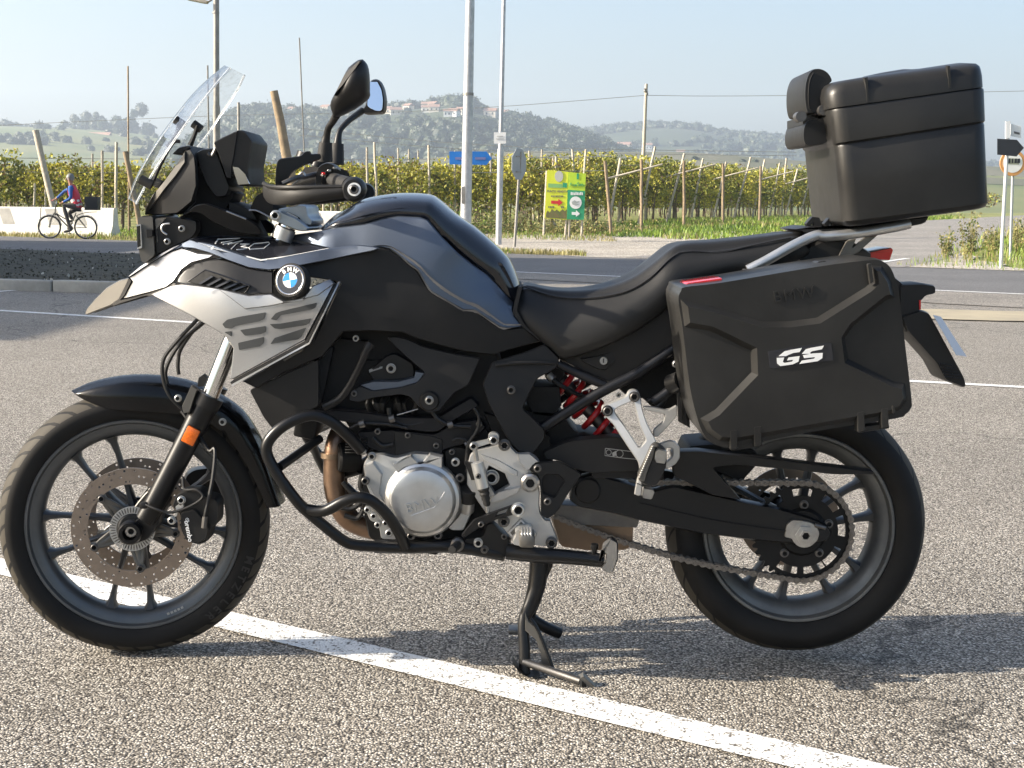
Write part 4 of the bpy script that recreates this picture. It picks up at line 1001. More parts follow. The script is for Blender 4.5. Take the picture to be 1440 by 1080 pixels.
def tyre_mat(name, N, slant, y0, y1, width, half):
    """black rubber; the grooves of the tread are bump plus painted-in darkness in the tyre's own coordinates"""
    m, n, l, p = shader(name)
    tc = n.new('ShaderNodeTexCoord'); sx = n.new('ShaderNodeSeparateXYZ'); l.new(tc.outputs['Object'], sx.inputs[0])
    def mth(op, a, b_=None, c=None):
        q = n.new('ShaderNodeMath'); q.operation = op
        for i, s in enumerate((a, b_, c)):
            if s is None: continue
            if isinstance(s, (int, float)): q.inputs[i].default_value = s
            else: l.new(s, q.inputs[i])
        return q.outputs[0]
    ang = mth('ARCTAN2', sx.outputs[2], sx.outputs[0]); ay = mth('ABSOLUTE', sx.outputs[1])
    u = mth('MULTIPLY_ADD', ang, N / (2 * math.pi), mth('MULTIPLY', ay, slant)); fr = mth('FRACT', mth('ADD', u, 100.0))
    g = mth('LESS_THAN', fr, width); g = mth('MULTIPLY', g, mth('GREATER_THAN', ay, y0)); g = mth('MULTIPLY', g, mth('LESS_THAN', ay, y1))
    nz = n.new('ShaderNodeTexNoise'); nz.inputs['Scale'].default_value = 7; nz.inputs['Detail'].default_value = 7; l.new(tc.outputs['Object'], nz.inputs['Vector'])
    rp = ramp(n, [(.3, (.006, .0058, .0056)), (.7, (.013, .0122, .0113))]); l.new(nz.outputs[0], rp.inputs[0])
    wear_lit = mth('LESS_THAN', ay, half); mw = n.new('ShaderNodeMix'); mw.data_type = 'RGBA'; mw.inputs[7].default_value = (.062, .055, .043, 1)  # worn dusty tread, its colour lightened further to look sunlit
    rad2 = mth('ADD', mth('MULTIPLY', sx.outputs[0], sx.outputs[0]), mth('MULTIPLY', sx.outputs[2], sx.outputs[2])); big_ = mth('GREATER_THAN', rad2, .0729 if half < .055 else .0676)
    g = mth('MULTIPLY', g, big_); wear_lit = mth('MULTIPLY', wear_lit, big_)
    l.new(mth('MULTIPLY', wear_lit, .8), mw.inputs[0]); l.new(rp.outputs[0], mw.inputs[6])
    mx = n.new('ShaderNodeMix'); mx.data_type = 'RGBA'; mx.inputs[7].default_value = (.006, .006, .006, 1)  # painted relief: groove shade put into the colour over the bump
    l.new(g, mx.inputs[0]); l.new(mw.outputs[2], mx.inputs[6]); l.new(mx.outputs[2], p.inputs['Base Color'])
    p.inputs['Roughness'].default_value = .68; p.inputs['Specular IOR Level'].default_value = .22
    bp = n.new('ShaderNodeBump'); bp.inputs['Strength'].default_value = 1; bp.inputs['Distance'].default_value = -.004
    l.new(g, bp.inputs['Height']); l.new(bp.outputs[0], p.inputs['Normal'])
    return m
B['tyref'] = tyre_mat('front_tyre_rubber', 40, 24, .010, .052, .22, .0505); B['tyrer'] = tyre_mat('rear_tyre_rubber', 30, 18, .02, .068, .13, .060)

BIKE = root('motorcycle', (-.1, 0, 0), 'black and silver touring motorcycle parked on its centre stand in the car park', 'motorcycle')
def part(name, bm, m, parent=None, smooth=38): return mk(name, bm, B[m] if isinstance(m, str) else m, parent or BIKE, smooth)
# bolt heads share one mesh
def bolt_mesh(m):                                  # socket head: rounded rim, six-sided recess, its shade painted as a dark floor
    b = lathe([(1.18, -.05), (1.18, .06), (1.0, .08)], (0, 0, 0), AXY, seg=18); lathe([(.62, .72), (.80, .74), (.95, .62), (1, .40), (1, -.6)], (0, 0, 0), AXY, seg=18, bm=b)
    n0 = len(b.faces); lathe([(.64, .725), (.56, .60), (.50, .15), (0, .15)], (0, 0, 0), AXY, seg=6, bm=b)
    b.faces.ensure_lookup_table()
    for f in b.faces[n0:]: f.material_index = 1
    return mesh_from(b, 'bolt', [m, B['dark']], 30)
AXY = (0, -1, 0)
B['boltalu'] = mat('bolt_zinc', (.44, .44, .43), .38, .9, vs_=60, var=.1)
BM = {k: bolt_mesh(B[k if k != 'alu' else 'boltalu']) for k in ('steel', 'dsteel', 'alu', 'black_metal')}
def bolt(p, r, m='steel', parent=None, name='bolt'):
    o = bpy.data.objects.new(name, BM[m]); link(o, parent or BIKE); o.location = p; o.scale = (r, r, r); return o

# ---- wheels
ALPHA = R(8)
FC = W(191.5, 733, 0); RC = W(1117, 735.5, 0)
def wheel_root(name, c, a):
    o = bpy.data.objects.new(name, None); o.location = c; o.rotation_euler = (0, 0, a); link(o, BIKE); o.matrix_parent_inverse = Matrix.Translation(-BIKE.location); return o
def lpart(name, bm, m, parent, smooth=38):        # mesh written in the parent's own coordinates
    o = bpy.data.objects.new(name, mesh_from(bm, name, B[m] if isinstance(m, str) else m, smooth)); COL.objects.link(o); o.parent = parent; return o
AXY = (0, -1, 0)
def ringholes(r0, r1, nt, nr, holes, y, th, frac=.32, bm=None, square=False):
    """flat perforated ring, drilled for real"""
    b = bm if bm is not None else bmesh.new()
    g = lambda r, a, yy: b.verts.new((r * math.cos(a), yy, r * math.sin(a)))
    for yy in (y, y + th):
        grid = [[g(r0 + (r1 - r0) * j / nr, 2 * math.pi * i / nt, yy) for j in range(nr + 1)] for i in range(nt)]
        for i in range(nt):
            for j in range(nr):
                c4 = [grid[i][j], grid[i][j + 1], grid[(i + 1) % nt][j + 1], grid[(i + 1) % nt][j]]
                if (i, j) not in holes: b.faces.new(c4 if yy == y else list(reversed(c4))); continue
                cx = sum((v.co for v in c4), Vector()) / 4
                e1 = (c4[1].co - c4[0].co) * .5; e2 = (c4[3].co - c4[0].co) * .5; rad = min(e1.length, e2.length) * 2 * frac if not square else None
                h = []
                for k in range(8):
                    t = R(-135 + 45 * k)
                    if square: d = e1 * (math.cos(t) * .95) + e2 * (math.sin(t) * .62)
                    else: d = e1.normalized() * rad * math.cos(t) + e2.normalized() * rad * math.sin(t)
                    h.append(b.verts.new(cx + d))
                # corner order: c4[0] at (-1,-1), c4[1] (+1,-1), c4[2] (+1,+1), c4[3] (-1,+1)
                for k in range(4):
                    a0, a1 = c4[k], c4[(k + 1) % 4]; h0, h1, h2 = h[2 * k], h[2 * k + 1], h[(2 * k + 2) % 8]
                    b.faces.new((a0, a1, h2, h1, h0))
                if yy == y: hs_ = h; ringholes.tmp.setdefault((i, j), []).append(h)
                else: ringholes.tmp[(i, j)].append(h)
    for k, (ha, hb) in ringholes.tmp.items():
        for q in range(8): b.faces.new((ha[q], ha[(q + 1) % 8], hb[(q + 1) % 8], hb[q]))
    ringholes.tmp.clear()
    for rr_ in (r0, r1):
        A_ = [g(rr_, 2 * math.pi * i / nt, y) for i in range(nt)]; C_ = [g(rr_, 2 * math.pi * i / nt, y + th) for i in range(nt)]
        for i in range(nt): b.faces.new((A_[i], A_[(i + 1) % nt], C_[(i + 1) % nt], C_[i]))
    bmesh.ops.remove_doubles(b, verts=b.verts[:], dist=1e-5)
    return b
ringholes.tmp = {}
def spoke(a_hub, a_rim, rs, ws, ds, ys=None):
    rows = []
    n = len(rs)
    for k in range(n):
        t = k / (n - 1); a = a_hub + (a_rim - a_hub) * t ** .5; r = rs[k]; c = Vector((r * math.cos(a), (ys or [0] * n)[k], r * math.sin(a)))
        tg = Vector((-math.sin(a), 0, math.cos(a))); w, d = ws[k] / 2, ds[k] / 2; q = .55
        rows.append([c + tg * x * w + Vector((0, 1, 0)) * yv * d for x, yv in ((-1, -q), (-q, -1), (q, -1), (1, -q), (1, q), (q, 1), (-q, 1), (-1, q))])
    return loft(rows, closed=True, cap=True)
FW = wheel_root('front_wheel', FC, ALPHA)
tp = [(.243, .036), (.2515, .046), (.262, .0525), (.278, .0555), (.292, .052), (.303, .042), (.3105, .027), (.3145, .012), (.3155, 0)]
tp = tp + [(r, -h) for r, h in reversed(tp[:-1])]
FT = lpart('tyre', lathe(tp, (0, 0, 0), AXY, seg=120), 'tyref', FW, 50)
rp_ = [(.2520, .044), (.2495, .0475), (.2440, .0470), (.2400, .037), (.2290, .0345), (.2185, .028), (.2115, .018), (.2105, 0)]
rp_ = rp_ + [(r, -h) for r, h in reversed(rp_[:-1])] + [(.2520, -.038), (.240, -.03), (.240, .03), (.2520, .038)]
lpart('rim', lathe(rp_, (0, 0, 0), AXY, seg=96, closed=True), 'rim', FW, 32)
for mid in (117.5, 188, 266, 339, 45):
    for s in (-1, 1):
        lpart('spoke', spoke(R(mid + s * 20), R(mid + s * 12.3), [.03, .075, .12, .17, .198, .2125], [.022, .015, .0125, .0125, .017, .032], [.055, .045, .034, .032, .036, .05]), 'spoke', FW)
lpart('hub', lathe([(.012, .075), (.03, .075), (.036, .06), (.034, .04), (.045, .02), (.045, -.02), (.034, -.04), (.036, -.06), (.03, -.075), (.012, -.075)], (0, 0, 0), AXY, seg=32), 'spoke', FW)
holes = set()
for i in range(72):
    holes.add((i, (i * 2 // 3) % 3))
    if i % 9 in (1, 4): holes.add((i, (i * 2 // 3 + 2) % 3))
for s, nm in ((-1, 'near'), (1, 'far')):
    dsc = lpart('brake_disc', ringholes(.1030, .1415, 72, 3, holes, s * .072 - .0022, .0045, .27), 'disc', FW, 25)
    cb = bmesh.new()
    for k in range(5):
        a = R(135 + 72 * k); join(cb, spoke(a, a, [.034, .06, .088, .103, .110], [.030, .015, .016, .026, .016], [.014, .012, .010, .007, .006], [s * .056, s * .060, s * .066, s * .070, s * .071]))
        for e in (-1, 1): join(cb, spoke(a + e * R(26), a, [.038, .06, .082, .098], [.010, .010, .010, .012], [.010, .010, .009, .008], [s * .056, s * .060, s * .066, s * .068]))
    lathe([(.030, s * -.052), (.048, s * -.052), (.048, s * -.062), (.030, s * -.064)], (0, 0, 0), AXY, seg=32, bm=cb)
    lpart('disc_carrier', cb, 'greyp' if s < 0 else 'spoke', FW)
    for k in range(5):
        a = R(135 + 72 * k); bb = bpy.data.objects.new('rivet', BM['dsteel']); COL.objects.link(bb); bb.parent = FW
        bb.location = (.099 * math.cos(a), s * .0745, .099 * math.sin(a)); bb.scale = (.0085,) * 3
        if s > 0: bb.rotation_euler = (0, 0, math.pi)
lpart('sensor_ring', ringholes(.0365, .0525, 44, 1, {(i, 0) for i in range(44)}, -.088, .003, .3, square=True), 'alu', FW, 25)
lpart('axle', lathe([(.007, .105), (.007, .118), (.0125, .118), (.0155, .115), (.0155, .10), (.0155, -.115), (.0, -.115)], (0, 0, 0), AXY, seg=24), 'steel', FW)
lpart('axle_bore', lathe([(0, .110), (.0072, .110), (.0072, .10)], (0, 0, 0), AXY, seg=16), 'dark', FW)
def arc_text(parent, body, r, a_mid, step, size, y, m, flip=1, name='lettering'):
    for i, ch in enumerate(body):
        if ch == ' ': continue
        a = a_mid + (i - (len(body) - 1) / 2) * step * flip
        p = Vector((r * math.cos(a), y, r * math.sin(a))); out = Vector((math.cos(a), 0, math.sin(a))) * (-flip if flip > 0 else 1); 
        up = Vector((math.cos(a), 0, math.sin(a))) * (-1 if flip > 0 else 1); right = Vector((-math.sin(a), 0, math.cos(a))) * (1 if flip > 0 else -1)
        o = text(name, ch, face_mw(p, right, up), size, m, None, ext=.0006, bold=.0006); o.parent = parent
arc_text(FW, 'METZELER', .280, R(-35), R(4.8), .026, -.0550, B['tyretext'], -1)
for k in range(5):
    a_ = R(-71 + 2.2 * k); lpart('rim_mark', rbox((.2305 * math.cos(a_), -.0358, .2305 * math.sin(a_)), (.006, .002, .0055), 0, 1, Matrix.Rotation(-a_ - math.pi / 2, 3, 'Y')), 'greyl', FW)

RW = wheel_root('rear_wheel', RC, 0)
rr0 = .3085
tp = [(.219, .052), (.228, .062), (.241, .071), (.258, .0765), (.274, .073), (.289, .060), (.300, .040), (.3065, .018), (rr0, 0)]
tp = tp + [(r, -h) for r, h in reversed(tp[:-1])]
lpart('tyre', lathe(tp, (0, 0, 0), AXY, seg=120), 'tyrer', RW, 50)
rp_ = [(.2260, .060), (.2235, .0640), (.2175, .0635), (.2130, .050), (.2040, .047), (.1930, .040), (.1830, .025), (.1820, 0)]
rp_ = rp_ + [(r, -h) for r, h in reversed(rp_[:-1])] + [(.2260, -.055), (.212, -.04), (.212, .04), (.2260, .055)]
lpart('rim', lathe(rp_, (0, 0, 0), AXY, seg=96, closed=True), 'rimrear', RW, 32)
for mid in (20, 92, 164, 236 + 12, 308 + 4):
    for s in (-1, 1): lpart('spoke', spoke(R(mid + s * 20), R(mid + s * 13), [.04, .075, .11, .15, .172, .185], [.024, .018, .016, .016, .02, .034], [.06, .05, .04, .036, .04, .055]), 'spoke', RW)
lpart('hub', lathe([(.012, .085), (.05, .085), (.055, .06), (.045, .02), (.045, -.06), (.05, -.085), (.012, -.085)], (0, 0, 0), AXY, seg=32), 'spoke', RW)
dsc = lpart('brake_disc', ringholes(.085, .1225, 48, 2, {(i, i % 2) for i in range(0, 48, 2)}, .083, .0045, .26), 'disc', RW, 25)
# sprocket and chain
SPR = .1150; NT = 42; SY_ = -.098
b = bmesh.new(); prof = []
for k in range(NT * 4):
    a = 2 * math.pi * k / (NT * 4); prof.append((a, SPR + (.004 if k % 4 in (0, 1) else -.005)))
def ring_prism(outer, inner_r, y, th, slots=()):
    b = bmesh.new(); n = len(outer)
    for yy, rev in ((y, False), (y + th, True)):
        o_ = [b.verts.new((r * math.cos(a), yy, r * math.sin(a))) for a, r in outer]; m_ = [b.verts.new((.102 * math.cos(a), yy, .102 * math.sin(a))) for a, r in outer]
        k_ = [b.verts.new((.084 * math.cos(a), yy, .084 * math.sin(a))) for a, r in outer]; i_ = [b.verts.new((inner_r * math.cos(a), yy, inner_r * math.sin(a))) for a, r in outer]
        for A_, C_, sl in ((o_, m_, False), (m_, k_, True), (k_, i_, False)):
            for q in range(n):
                if sl and any(abs((math.degrees(outer[q][0]) - s + 180) % 360 - 180) < 15 for s in slots): continue
                f = (A_[q], A_[(q + 1) % n], C_[(q + 1) % n], C_[q]); b.faces.new(f if not rev else tuple(reversed(f)))
        if not rev: fr_ = (o_, i_)
        else:
            for A_, C_ in zip(fr_, (o_, i_)):
                for q in range(n): b.faces.new((A_[q], A_[(q + 1) % n], C_[(q + 1) % n], C_[q]))
    return b
lpart('sprocket', ring_prism(prof, .030, SY_, .007, slots=(90, 45, 8, -40, -72, -110, 135)), 'dark', RW, 30)
lpart('sprocket_carrier', lathe([(.03, .06), (.075, .06), (.080, .075), (.078, .092), (.06, .094), (.05, .108), (.02, .108)], (0, 0, 0), AXY, seg=36), 'dark', RW)
for a in (88, 18, -50, -128, 155):
    bb = bpy.data.objects.new('bolt', BM['dsteel']); COL.objects.link(bb); bb.parent = RW; bb.location = (.064 * math.cos(R(a)), -.1, .064 * math.sin(R(a))); bb.scale = (.009,) * 3
# chain path in the rear wheel's frame: the two runs to the front sprocket at the gearbox
FS = (zp('F', 520, 720, -.098) - RC); FSR = .036
def chain_path():
    P = []; d = math.hypot(FS.x, FS.z); base = math.atan2(FS.z, FS.x); off = math.acos((SPR - FSR) / d)
    at_, ab = base - off, base + off           # tangent angles
    if math.sin(at_) < math.sin(ab): at_, ab = ab, at_
    up0 = Vector((SPR * math.cos(at_), 0, SPR * math.sin(at_))); up1 = Vector((FS.x + FSR * math.cos(at_), 0, FS.z + FSR * math.sin(at_)))
    lo0 = Vector((SPR * math.cos(ab), 0, SPR * math.sin(ab))); lo1 = Vector((FS.x + FSR * math.cos(ab), 0, FS.z + FSR * math.sin(ab)))
    for k in range(60): P.append(up1.lerp(up0, k / 60))
    a0 = at_ % (2 * math.pi); a1 = ab % (2 * math.pi)
    while a1 > a0: a1 -= 2 * math.pi
    for k in range(61): a = a0 + (a1 - a0) * k / 60; P.append(Vector((SPR * math.cos(a), 0, SPR * math.sin(a))))
    for k in range(1, 60):
        t = k / 60; P.append(lo0.lerp(lo1, t) + Vector((0, 0, -.022 * math.sin(math.pi * t))))
    return P
CP = chain_path(); cum = [0]
for p, q in zip(CP, CP[1:]): cum.append(cum[-1] + (q - p).length)
def chain_at(s):
    k = max(0, min(len(CP) - 2, int(np.searchsorted(cum, s)) - 1)); t = (s - cum[k]) / max(1e-9, cum[k + 1] - cum[k]); return CP[k].lerp(CP[k + 1], t)
PITCH = .0171
def link_mesh(L, r, y):
    b = bmesh.new(); pts = []
    for k in range(7): a = R(90 + 180 * k / 6); pts.append((-L / 2 + r * math.cos(a), r * math.sin(a)))
    pts.append((0, -r * .62))
    for k in range(7): a = R(-90 + 180 * k / 6); pts.append((L / 2 + r * math.cos(a), r * math.sin(a)))
    pts.append((0, r * .62))
    for s in (-1, 1):
        fr_ = [b.verts.new((x, s * y - .0012, zz)) for x, zz in pts]; bk_ = [b.verts.new((x, s * y + .0012, zz)) for x, zz in pts]
        b.faces.new(fr_); b.faces.new(list(reversed(bk_))); n = len(pts)
        for k in range(n): b.faces.new((fr_[k], bk_[k], bk_[(k + 1) % n], fr_[(k + 1) % n]))
    for e in (-1, 1): lathe([(0, y + .003), (.0026, y + .003), (.0032, y + .0012), (.0032, -y)], (e * L / 2, 0, 0), AXY, seg=8, bm=b)
    return mesh_from(b, 'chain_link', B['chain'], 30)
LO, LI = link_mesh(PITCH, .0075, .0105), link_mesh(PITCH, .0068, .0068)
CH = bpy.data.objects.new('chain', None); CH.location = RC + Vector((0, -.0945, 0)); link(CH, BIKE); CH.matrix_parent_inverse = Matrix.Translation(-BIKE.location)
s = 0; i = 0
while s + PITCH < cum[-1]:
    p, q = chain_at(s), chain_at(s + PITCH); o = bpy.data.objects.new('chain_link', LO if i % 2 == 0 else LI); COL.objects.link(o); o.parent = CH
    o.location = (p + q) / 2; d = q - p; o.rotation_euler = (0, -math.atan2(d.z, d.x), 0); s += PITCH; i += 1
lpart('rear_axle', lathe([(.009, .138), (.009, .148), (.0135, .148), (.0135, .142), (.0225, .141), (.0225, .130), (.015, .13), (.015, -.14), (0, -.14)], (0, 0, 0), AXY, seg=6), 'steel', RW, 30)
lpart('axle_bore', lathe([(0, .139), (.0095, .139), (.0095, .13)], (0, 0, 0), AXY, seg=16), 'dark', RW)
lpart('axle_washer', lathe([(.014, .126), (.030, .126), (.030, .132), (.014, .133)], (0, 0, 0), AXY, seg=28), 'steel', RW)

# ---- steering parts: points seen in a plane of the turned fork
nv_ = Vector((-math.sin(ALPHA), math.cos(ALPHA), 0))
def SW(px, py, yl):
    d = CROT @ Vector(((px - 720) / FPX, -(py - 540) / FPX, -1)); return CO + d * ((yl + (FC - CO).dot(nv_)) / d.dot(nv_))
def sz(k, x, y, yl): a, b_, s = ZM[k]; return SW(a + x / s, b_ + y / s, yl)
def steer_mirror(bm):
    for v in bm.verts: v.co -= nv_ * 2 * ((v.co - FC).dot(nv_))
    bmesh.ops.reverse_faces(bm, faces=bm.faces[:]); return bm
def both(name, make, m, smooth=38, parent=None):
    part(name, make(), m, parent, smooth); return part(name, steer_mirror(make()), m, parent, smooth)
YL = -.112
both('fork_lower', lambda: tube([sz('A', 476, 590, YL), sz('A', 505, 545, YL), sz('A', 600, 365, YL), sz('A', 672, 222, YL), sz('A', 690, 188, YL)], [.021, .024, .0265, .0285, .030], 20, 4), 'black_metal')
both('fork_seal', lambda: tube([sz('A', 676, 215, YL), sz('A', 694, 178, YL)], [.0325, .0335], 20, 1, sm=False), 'plastic')
both('fork_tube', lambda: tube([sz('A', 690, 190, YL), sz('A', 760, 10, YL), SW(352, 420, YL), SW(404, 318, YL)], .0205, 20, 1, sm=False), 'chrome')
def foot():
    b = panel(round_outline(z('A', [(405, 628), (418, 655), (450, 668), (490, 655), (520, 610), (560, 520), (500, 515), (465, 580), (430, 605)]), 6), FC.y + YL + .012, .045, (2, .006), 0)
    return b
both('axle_clamp', foot, 'black_metal')
def foot2(): return lathe([(.016, -.02), (.026, -.02), (.028, .012), (.024, .018), (.016, .018)], sz('A', 430, 630, YL), -nv_, (1, 0, 0), 24)
both('axle_boss', foot2, 'black_metal')
rf = part('reflector', rbox(sz('A', 630, 312, YL - .030), (.031, .010, .040), .003, 2, Matrix.Rotation(R(27), 3, 'Y')), 'orange')
part('reflector_base', rbox(sz('A', 630, 312, YL - .025), (.035, .010, .044), .003, 2, Matrix.Rotation(R(27), 3, 'Y')), 'plastic')
# caliper, hoses
cal = part('brake_caliper', panel(round_outline(z('S', [(880, 330), (985, 322), (1020, 360), (1100, 380), (1118, 420), (1115, 540), (1060, 590), (1050, 660), (985, 695), (900, 670), (862, 600), (855, 480), (800, 440), (830, 360)]), 6), -.150, .06, (4, .012), 0), 'plastic')
part('caliper_cover', panel(round_outline(z('S', [(862, 470), (960, 450), (1050, 560), (1040, 650), (980, 680), (900, 660), (860, 590)]), 5), -.160, .03, (3, .008), 0), 'plastic', cal)
for x, y in ((870, 390), (806, 525)): bolt(zp('S', x, y, -.156), .0085, 'alu', cal)
part('caliper_tab', panel(round_outline(z('S', [(850, 420), (868, 430), (880, 415), (886, 432), (872, 452), (850, 462), (838, 500), (818, 505), (824, 480), (834, 455), (828, 436)]), 2), -.158, .006, (.6, .001), 0), 'alu', cal)
lm = face_mw(zp('S', 916, 597, -.1608), zp('S', 930, 655, -.16) - zp('S', 908, 545, -.16), (1, 0, .2))
text('lettering', 'brembo', lm, .0155, B['white'], cal, bold=.0003)
part('emblem_ring', lathe([(.0030, .0), (.0030, .001), (.0040, .001), (.0040, 0)], zp('S', 908, 520, -.1606), AXY, seg=20), 'white', cal)
part('emblem_mark', rbox(zp('S', 908, 520, -.1612), (.0012, .001, .004), 0, 1, Matrix.Rotation(R(35), 3, 'Y')), 'white', cal)
far_c = part('brake_caliper', steer_mirror(panel(round_outline(z('S', [(880, 330), (985, 322), (1020, 360), (1100, 380), (1118, 420), (1115, 540), (1060, 590), (1050, 660), (985, 695), (900, 670), (862, 600), (855, 480), (800, 440), (830, 360)]), 6), -.150, .06, (4, .012), 0)), 'plastic')
part('brake_hose', tube([zp('S', 1020, 570, -.16), zp('S', 1030, 470, -.165), zp('S', 1075, 250, -.15), zp('S', 1090, 60, -.13), zp('A', 690, 360, -.12), zp('A', 650, 300, -.10), zp('A', 600, 230, -.08)], .0045, 8), 'hose')
part('hose_fitting', tube([zp('S', 1018, 575, -.168), zp('S', 1026, 500, -.168)], .0065, 8), 'dsteel')
part('sensor_cable', tube([zp('S', 620, 415, -.155), zp('S', 700, 450, -.165), zp('S', 800, 472, -.165), zp('S', 930, 430, -.165), zp('S', 1010, 370, -.165), zp('S', 970, 325, -.16), zp('S', 890, 320, -.15), zp('S', 880, 240, -.13)], .0032, 8), 'hose')
part('sensor', rbox(zp('S', 620, 425, -.150), (.016, .02, .014), .003), 'plastic')
for k, pts in enumerate(([(605, 225), (560, 180), (538, 120), (540, 60), (575, 10), (640, -60), (720, -140)], [(620, 240), (575, 200), (550, 130), (552, 80), (600, 0), (670, -60), (740, -130)], [(590, 110), (588, 70), (600, 20), (660, -60), (730, -120)])):
    part('brake_hose', tube([zp('A', x, y, -.06 + .02 * k) for x, y in pts], .0045, 8), 'hose')
# front mudguard, written in the wheel's frame
def fender():
    P = lambda px, py: (Vector(((px - 191) / 600, 0, (733 - py) / 600)))
    up = z('A', [(258, 158), (300, 140), (370, 121), (450, 111), (540, 114), (620, 128), (690, 155), (750, 190), (800, 230), (840, 285), (875, 360), (905, 450), (932, 532)])
    lo = z('A', [(262, 160), (300, 178), (370, 200), (450, 206), (540, 212), (620, 222), (680, 240), (725, 268), (768, 310), (808, 370), (835, 420), (860, 475), (884, 536)])
    rows = []
    for (ux, uy), (lx, ly), k in zip(up, lo, range(13)):
        U, Lw = P(ux, uy), P(lx, ly); t = k / 12; w = .070 * min(1, .30 + t * 3.2) if k < 4 else .070
        d = Lw - U; c = U - d.normalized() * .010
        sec = [(Lw, -w * 1.02), (Lw.lerp(U, .5), -w * 1.05), (U.lerp(Lw, .12), -w * .92), (U, -w * .62), (c, 0)]
        sec = sec + [(q, -yy) for q, yy in reversed(sec[:-1])]
        rows.append([Vector((q.x, yy, q.z)) for q, yy in sec])
    b = loft(smooth_rows(rows, 2, 2)); 
    bmesh.ops.solidify(b, geom=b.faces[:], thickness=.004); return b
FD = lpart('front_mudguard', fender(), 'gloss', FW, 45); FD.parent = BIKE; FD.matrix_parent_inverse = Matrix.Translation(-BIKE.location); FD.location = FC; FD.rotation_euler = (0, 0, ALPHA)
for x, y in ((588, 188), (735, 266)): bolt(zp('A', x, y, -.088), .0075, 'alu')
part('fork_bracket', panel(z('A', [(600, 215), (632, 145), (650, 160), (625, 235), (605, 238)]), -.118, .02, (1, .003), 0), 'greyp')
part('mudguard_stay', panel(z('A', [(655, 120), (672, 108), (690, 128), (680, 150), (650, 150)]), -.06, .02, (1, .003), 0), 'plastic')
# ------------------------------------------------------------------ bodywork (near side measured, far side its mirror image)
def pair(name, make, m, smooth=38, parent=None):
    part(name, mirror_y(make()), m, parent, smooth); return part(name, make(), m, parent, smooth)
def rows_px(k, rows): return [[zp(k, x, y, Y) for x, y, Y in r] for r in rows]

# fuel tank: dark centre cover, slate flanks
def tank_cover():
    top = [(48, 250), (120, 182), (200, 140), (270, 96), (360, 72), (500, 55), (640, 60), (700, 82), (800, 168), (900, 238), (1000, 320), (1080, 396), (1112, 440), (1150, 528), (1168, 590)]
    edge = [(52, 256), (130, 236), (210, 226), (290, 216), (390, 186), (480, 170), (600, 176), (645, 192), (725, 290), (810, 375), (900, 446), (980, 502), (1030, 555), (1090, 622), (1128, 660)]
    yt = [-.03, -.06, -.07, -.075, -.075, -.075, -.075, -.075, -.075, -.075, -.07, -.065, -.06, -.055, -.05]; ye = [-.10, -.125, -.132, -.138, -.142, -.145, -.147, -.147, -.142, -.134, -.127, -.120, -.112, -.104, -.098]
    rows = []
    for (x, y), (ex, ey), a, c in zip(top, edge, yt, ye):
        P0 = zp('D', x, y, 0); P1 = zp('D', x, y + 4, a); P3 = zp('D', ex, ey, c); P2 = zp('D', x + (ex - x) * .42, y + (ey - y) * .42, a + (c - a) * .86)
        P4 = P3 + Vector((0, .03, -.012)); P0.z += .004
        half = [P0, P1, P2, P3, P4]; rows.append([Vector((p.x, -p.y, p.z)) for p in reversed(half[1:])] + half)
    return loft(smooth_rows(rows, 3, 3))
part('tank_cover', tank_cover(), 'navy', None, 50)
part('fuel_cap', lathe([(0, .004), (.04, .004), (.047, .002), (.05, -.01)], zp('D', 480, 72, 0), (.05, 0, 1), seg=28), 'black_metal')
TF = [(394, 333, -.075), (425, 328, -.09), (461, 349, -.165), (490, 335, -.150), (560, 300, -.150), (600, 310, -.165), (640, 350, -.178), (640, 400, -.180), (690, 420, -.16), (720, 430, -.135), (735, 455, -.130), (585, 300, -.148), (650, 352, -.160), (690, 390, -.135), (720, 425, -.112), (520, 350, -.172)]
flank_pts = [(-182, 290), (-80, 276), (52, 258), (130, 240), (210, 230), (290, 220), (390, 190), (480, 174), (600, 180), (645, 197), (725, 295), (810, 380), (900, 451), (980, 507), (1030, 560), (1090, 627), (1128, 664), (1122, 700), (1135, 740), (1178, 790), (1186, 800), (1090, 808), (1050, 800), (910, 706), (845, 704), (760, 655), (665, 600), (630, 550), (590, 480), (550, 450), (470, 385), (430, 360), (380, 352), (300, 362), (100, 400), (0, 424), (-90, 440), (-240, 470)]
pair('tank_flank', lambda: panel(z('D', flank_pts[:-3] + [(84, 372), (84, 357), (-60, 322), (-182, 297)]), TF, .02, (3, .006), 12), 'slate', 45)
inner_ = smooth_outline([(100, 392), (300, 350), (390, 338), (440, 346), (480, 368), (580, 432), (650, 505), (715, 560), (790, 612), (870, 655), (930, 676), (1062, 772), (1100, 782), (1184, 784)], 3, False)
outer_ = smooth_outline([(100, 406), (300, 368), (380, 358), (428, 366), (468, 391), (547, 455), (590, 486), (630, 556), (665, 606), (760, 661), (846, 710), (908, 711), (1048, 805), (1092, 813), (1188, 804)][:14], 3, False)
def edge_facet():
    f = yfun(TF); r0, r1, r2 = [], [], []
    for (a, c), (d, g) in zip(z('D', inner_), z('D', outer_)):
        r0.append(W(a, c, f(a, c) - .003)); r1.append(W(d, g, f(d, g) + .007)); r2.append(W(d, g, f(d, g) + .03))
    return loft([r0, r1, r2])
B['flankedge'] = mat('flank_ground_sheen', (.20, .205, .215), .30, .75, coat=.3, vs_=900, var=.05)  # slate made paler and greyer to imitate reflected ground
pair('flank_lower_edge', edge_facet, 'flankedge')
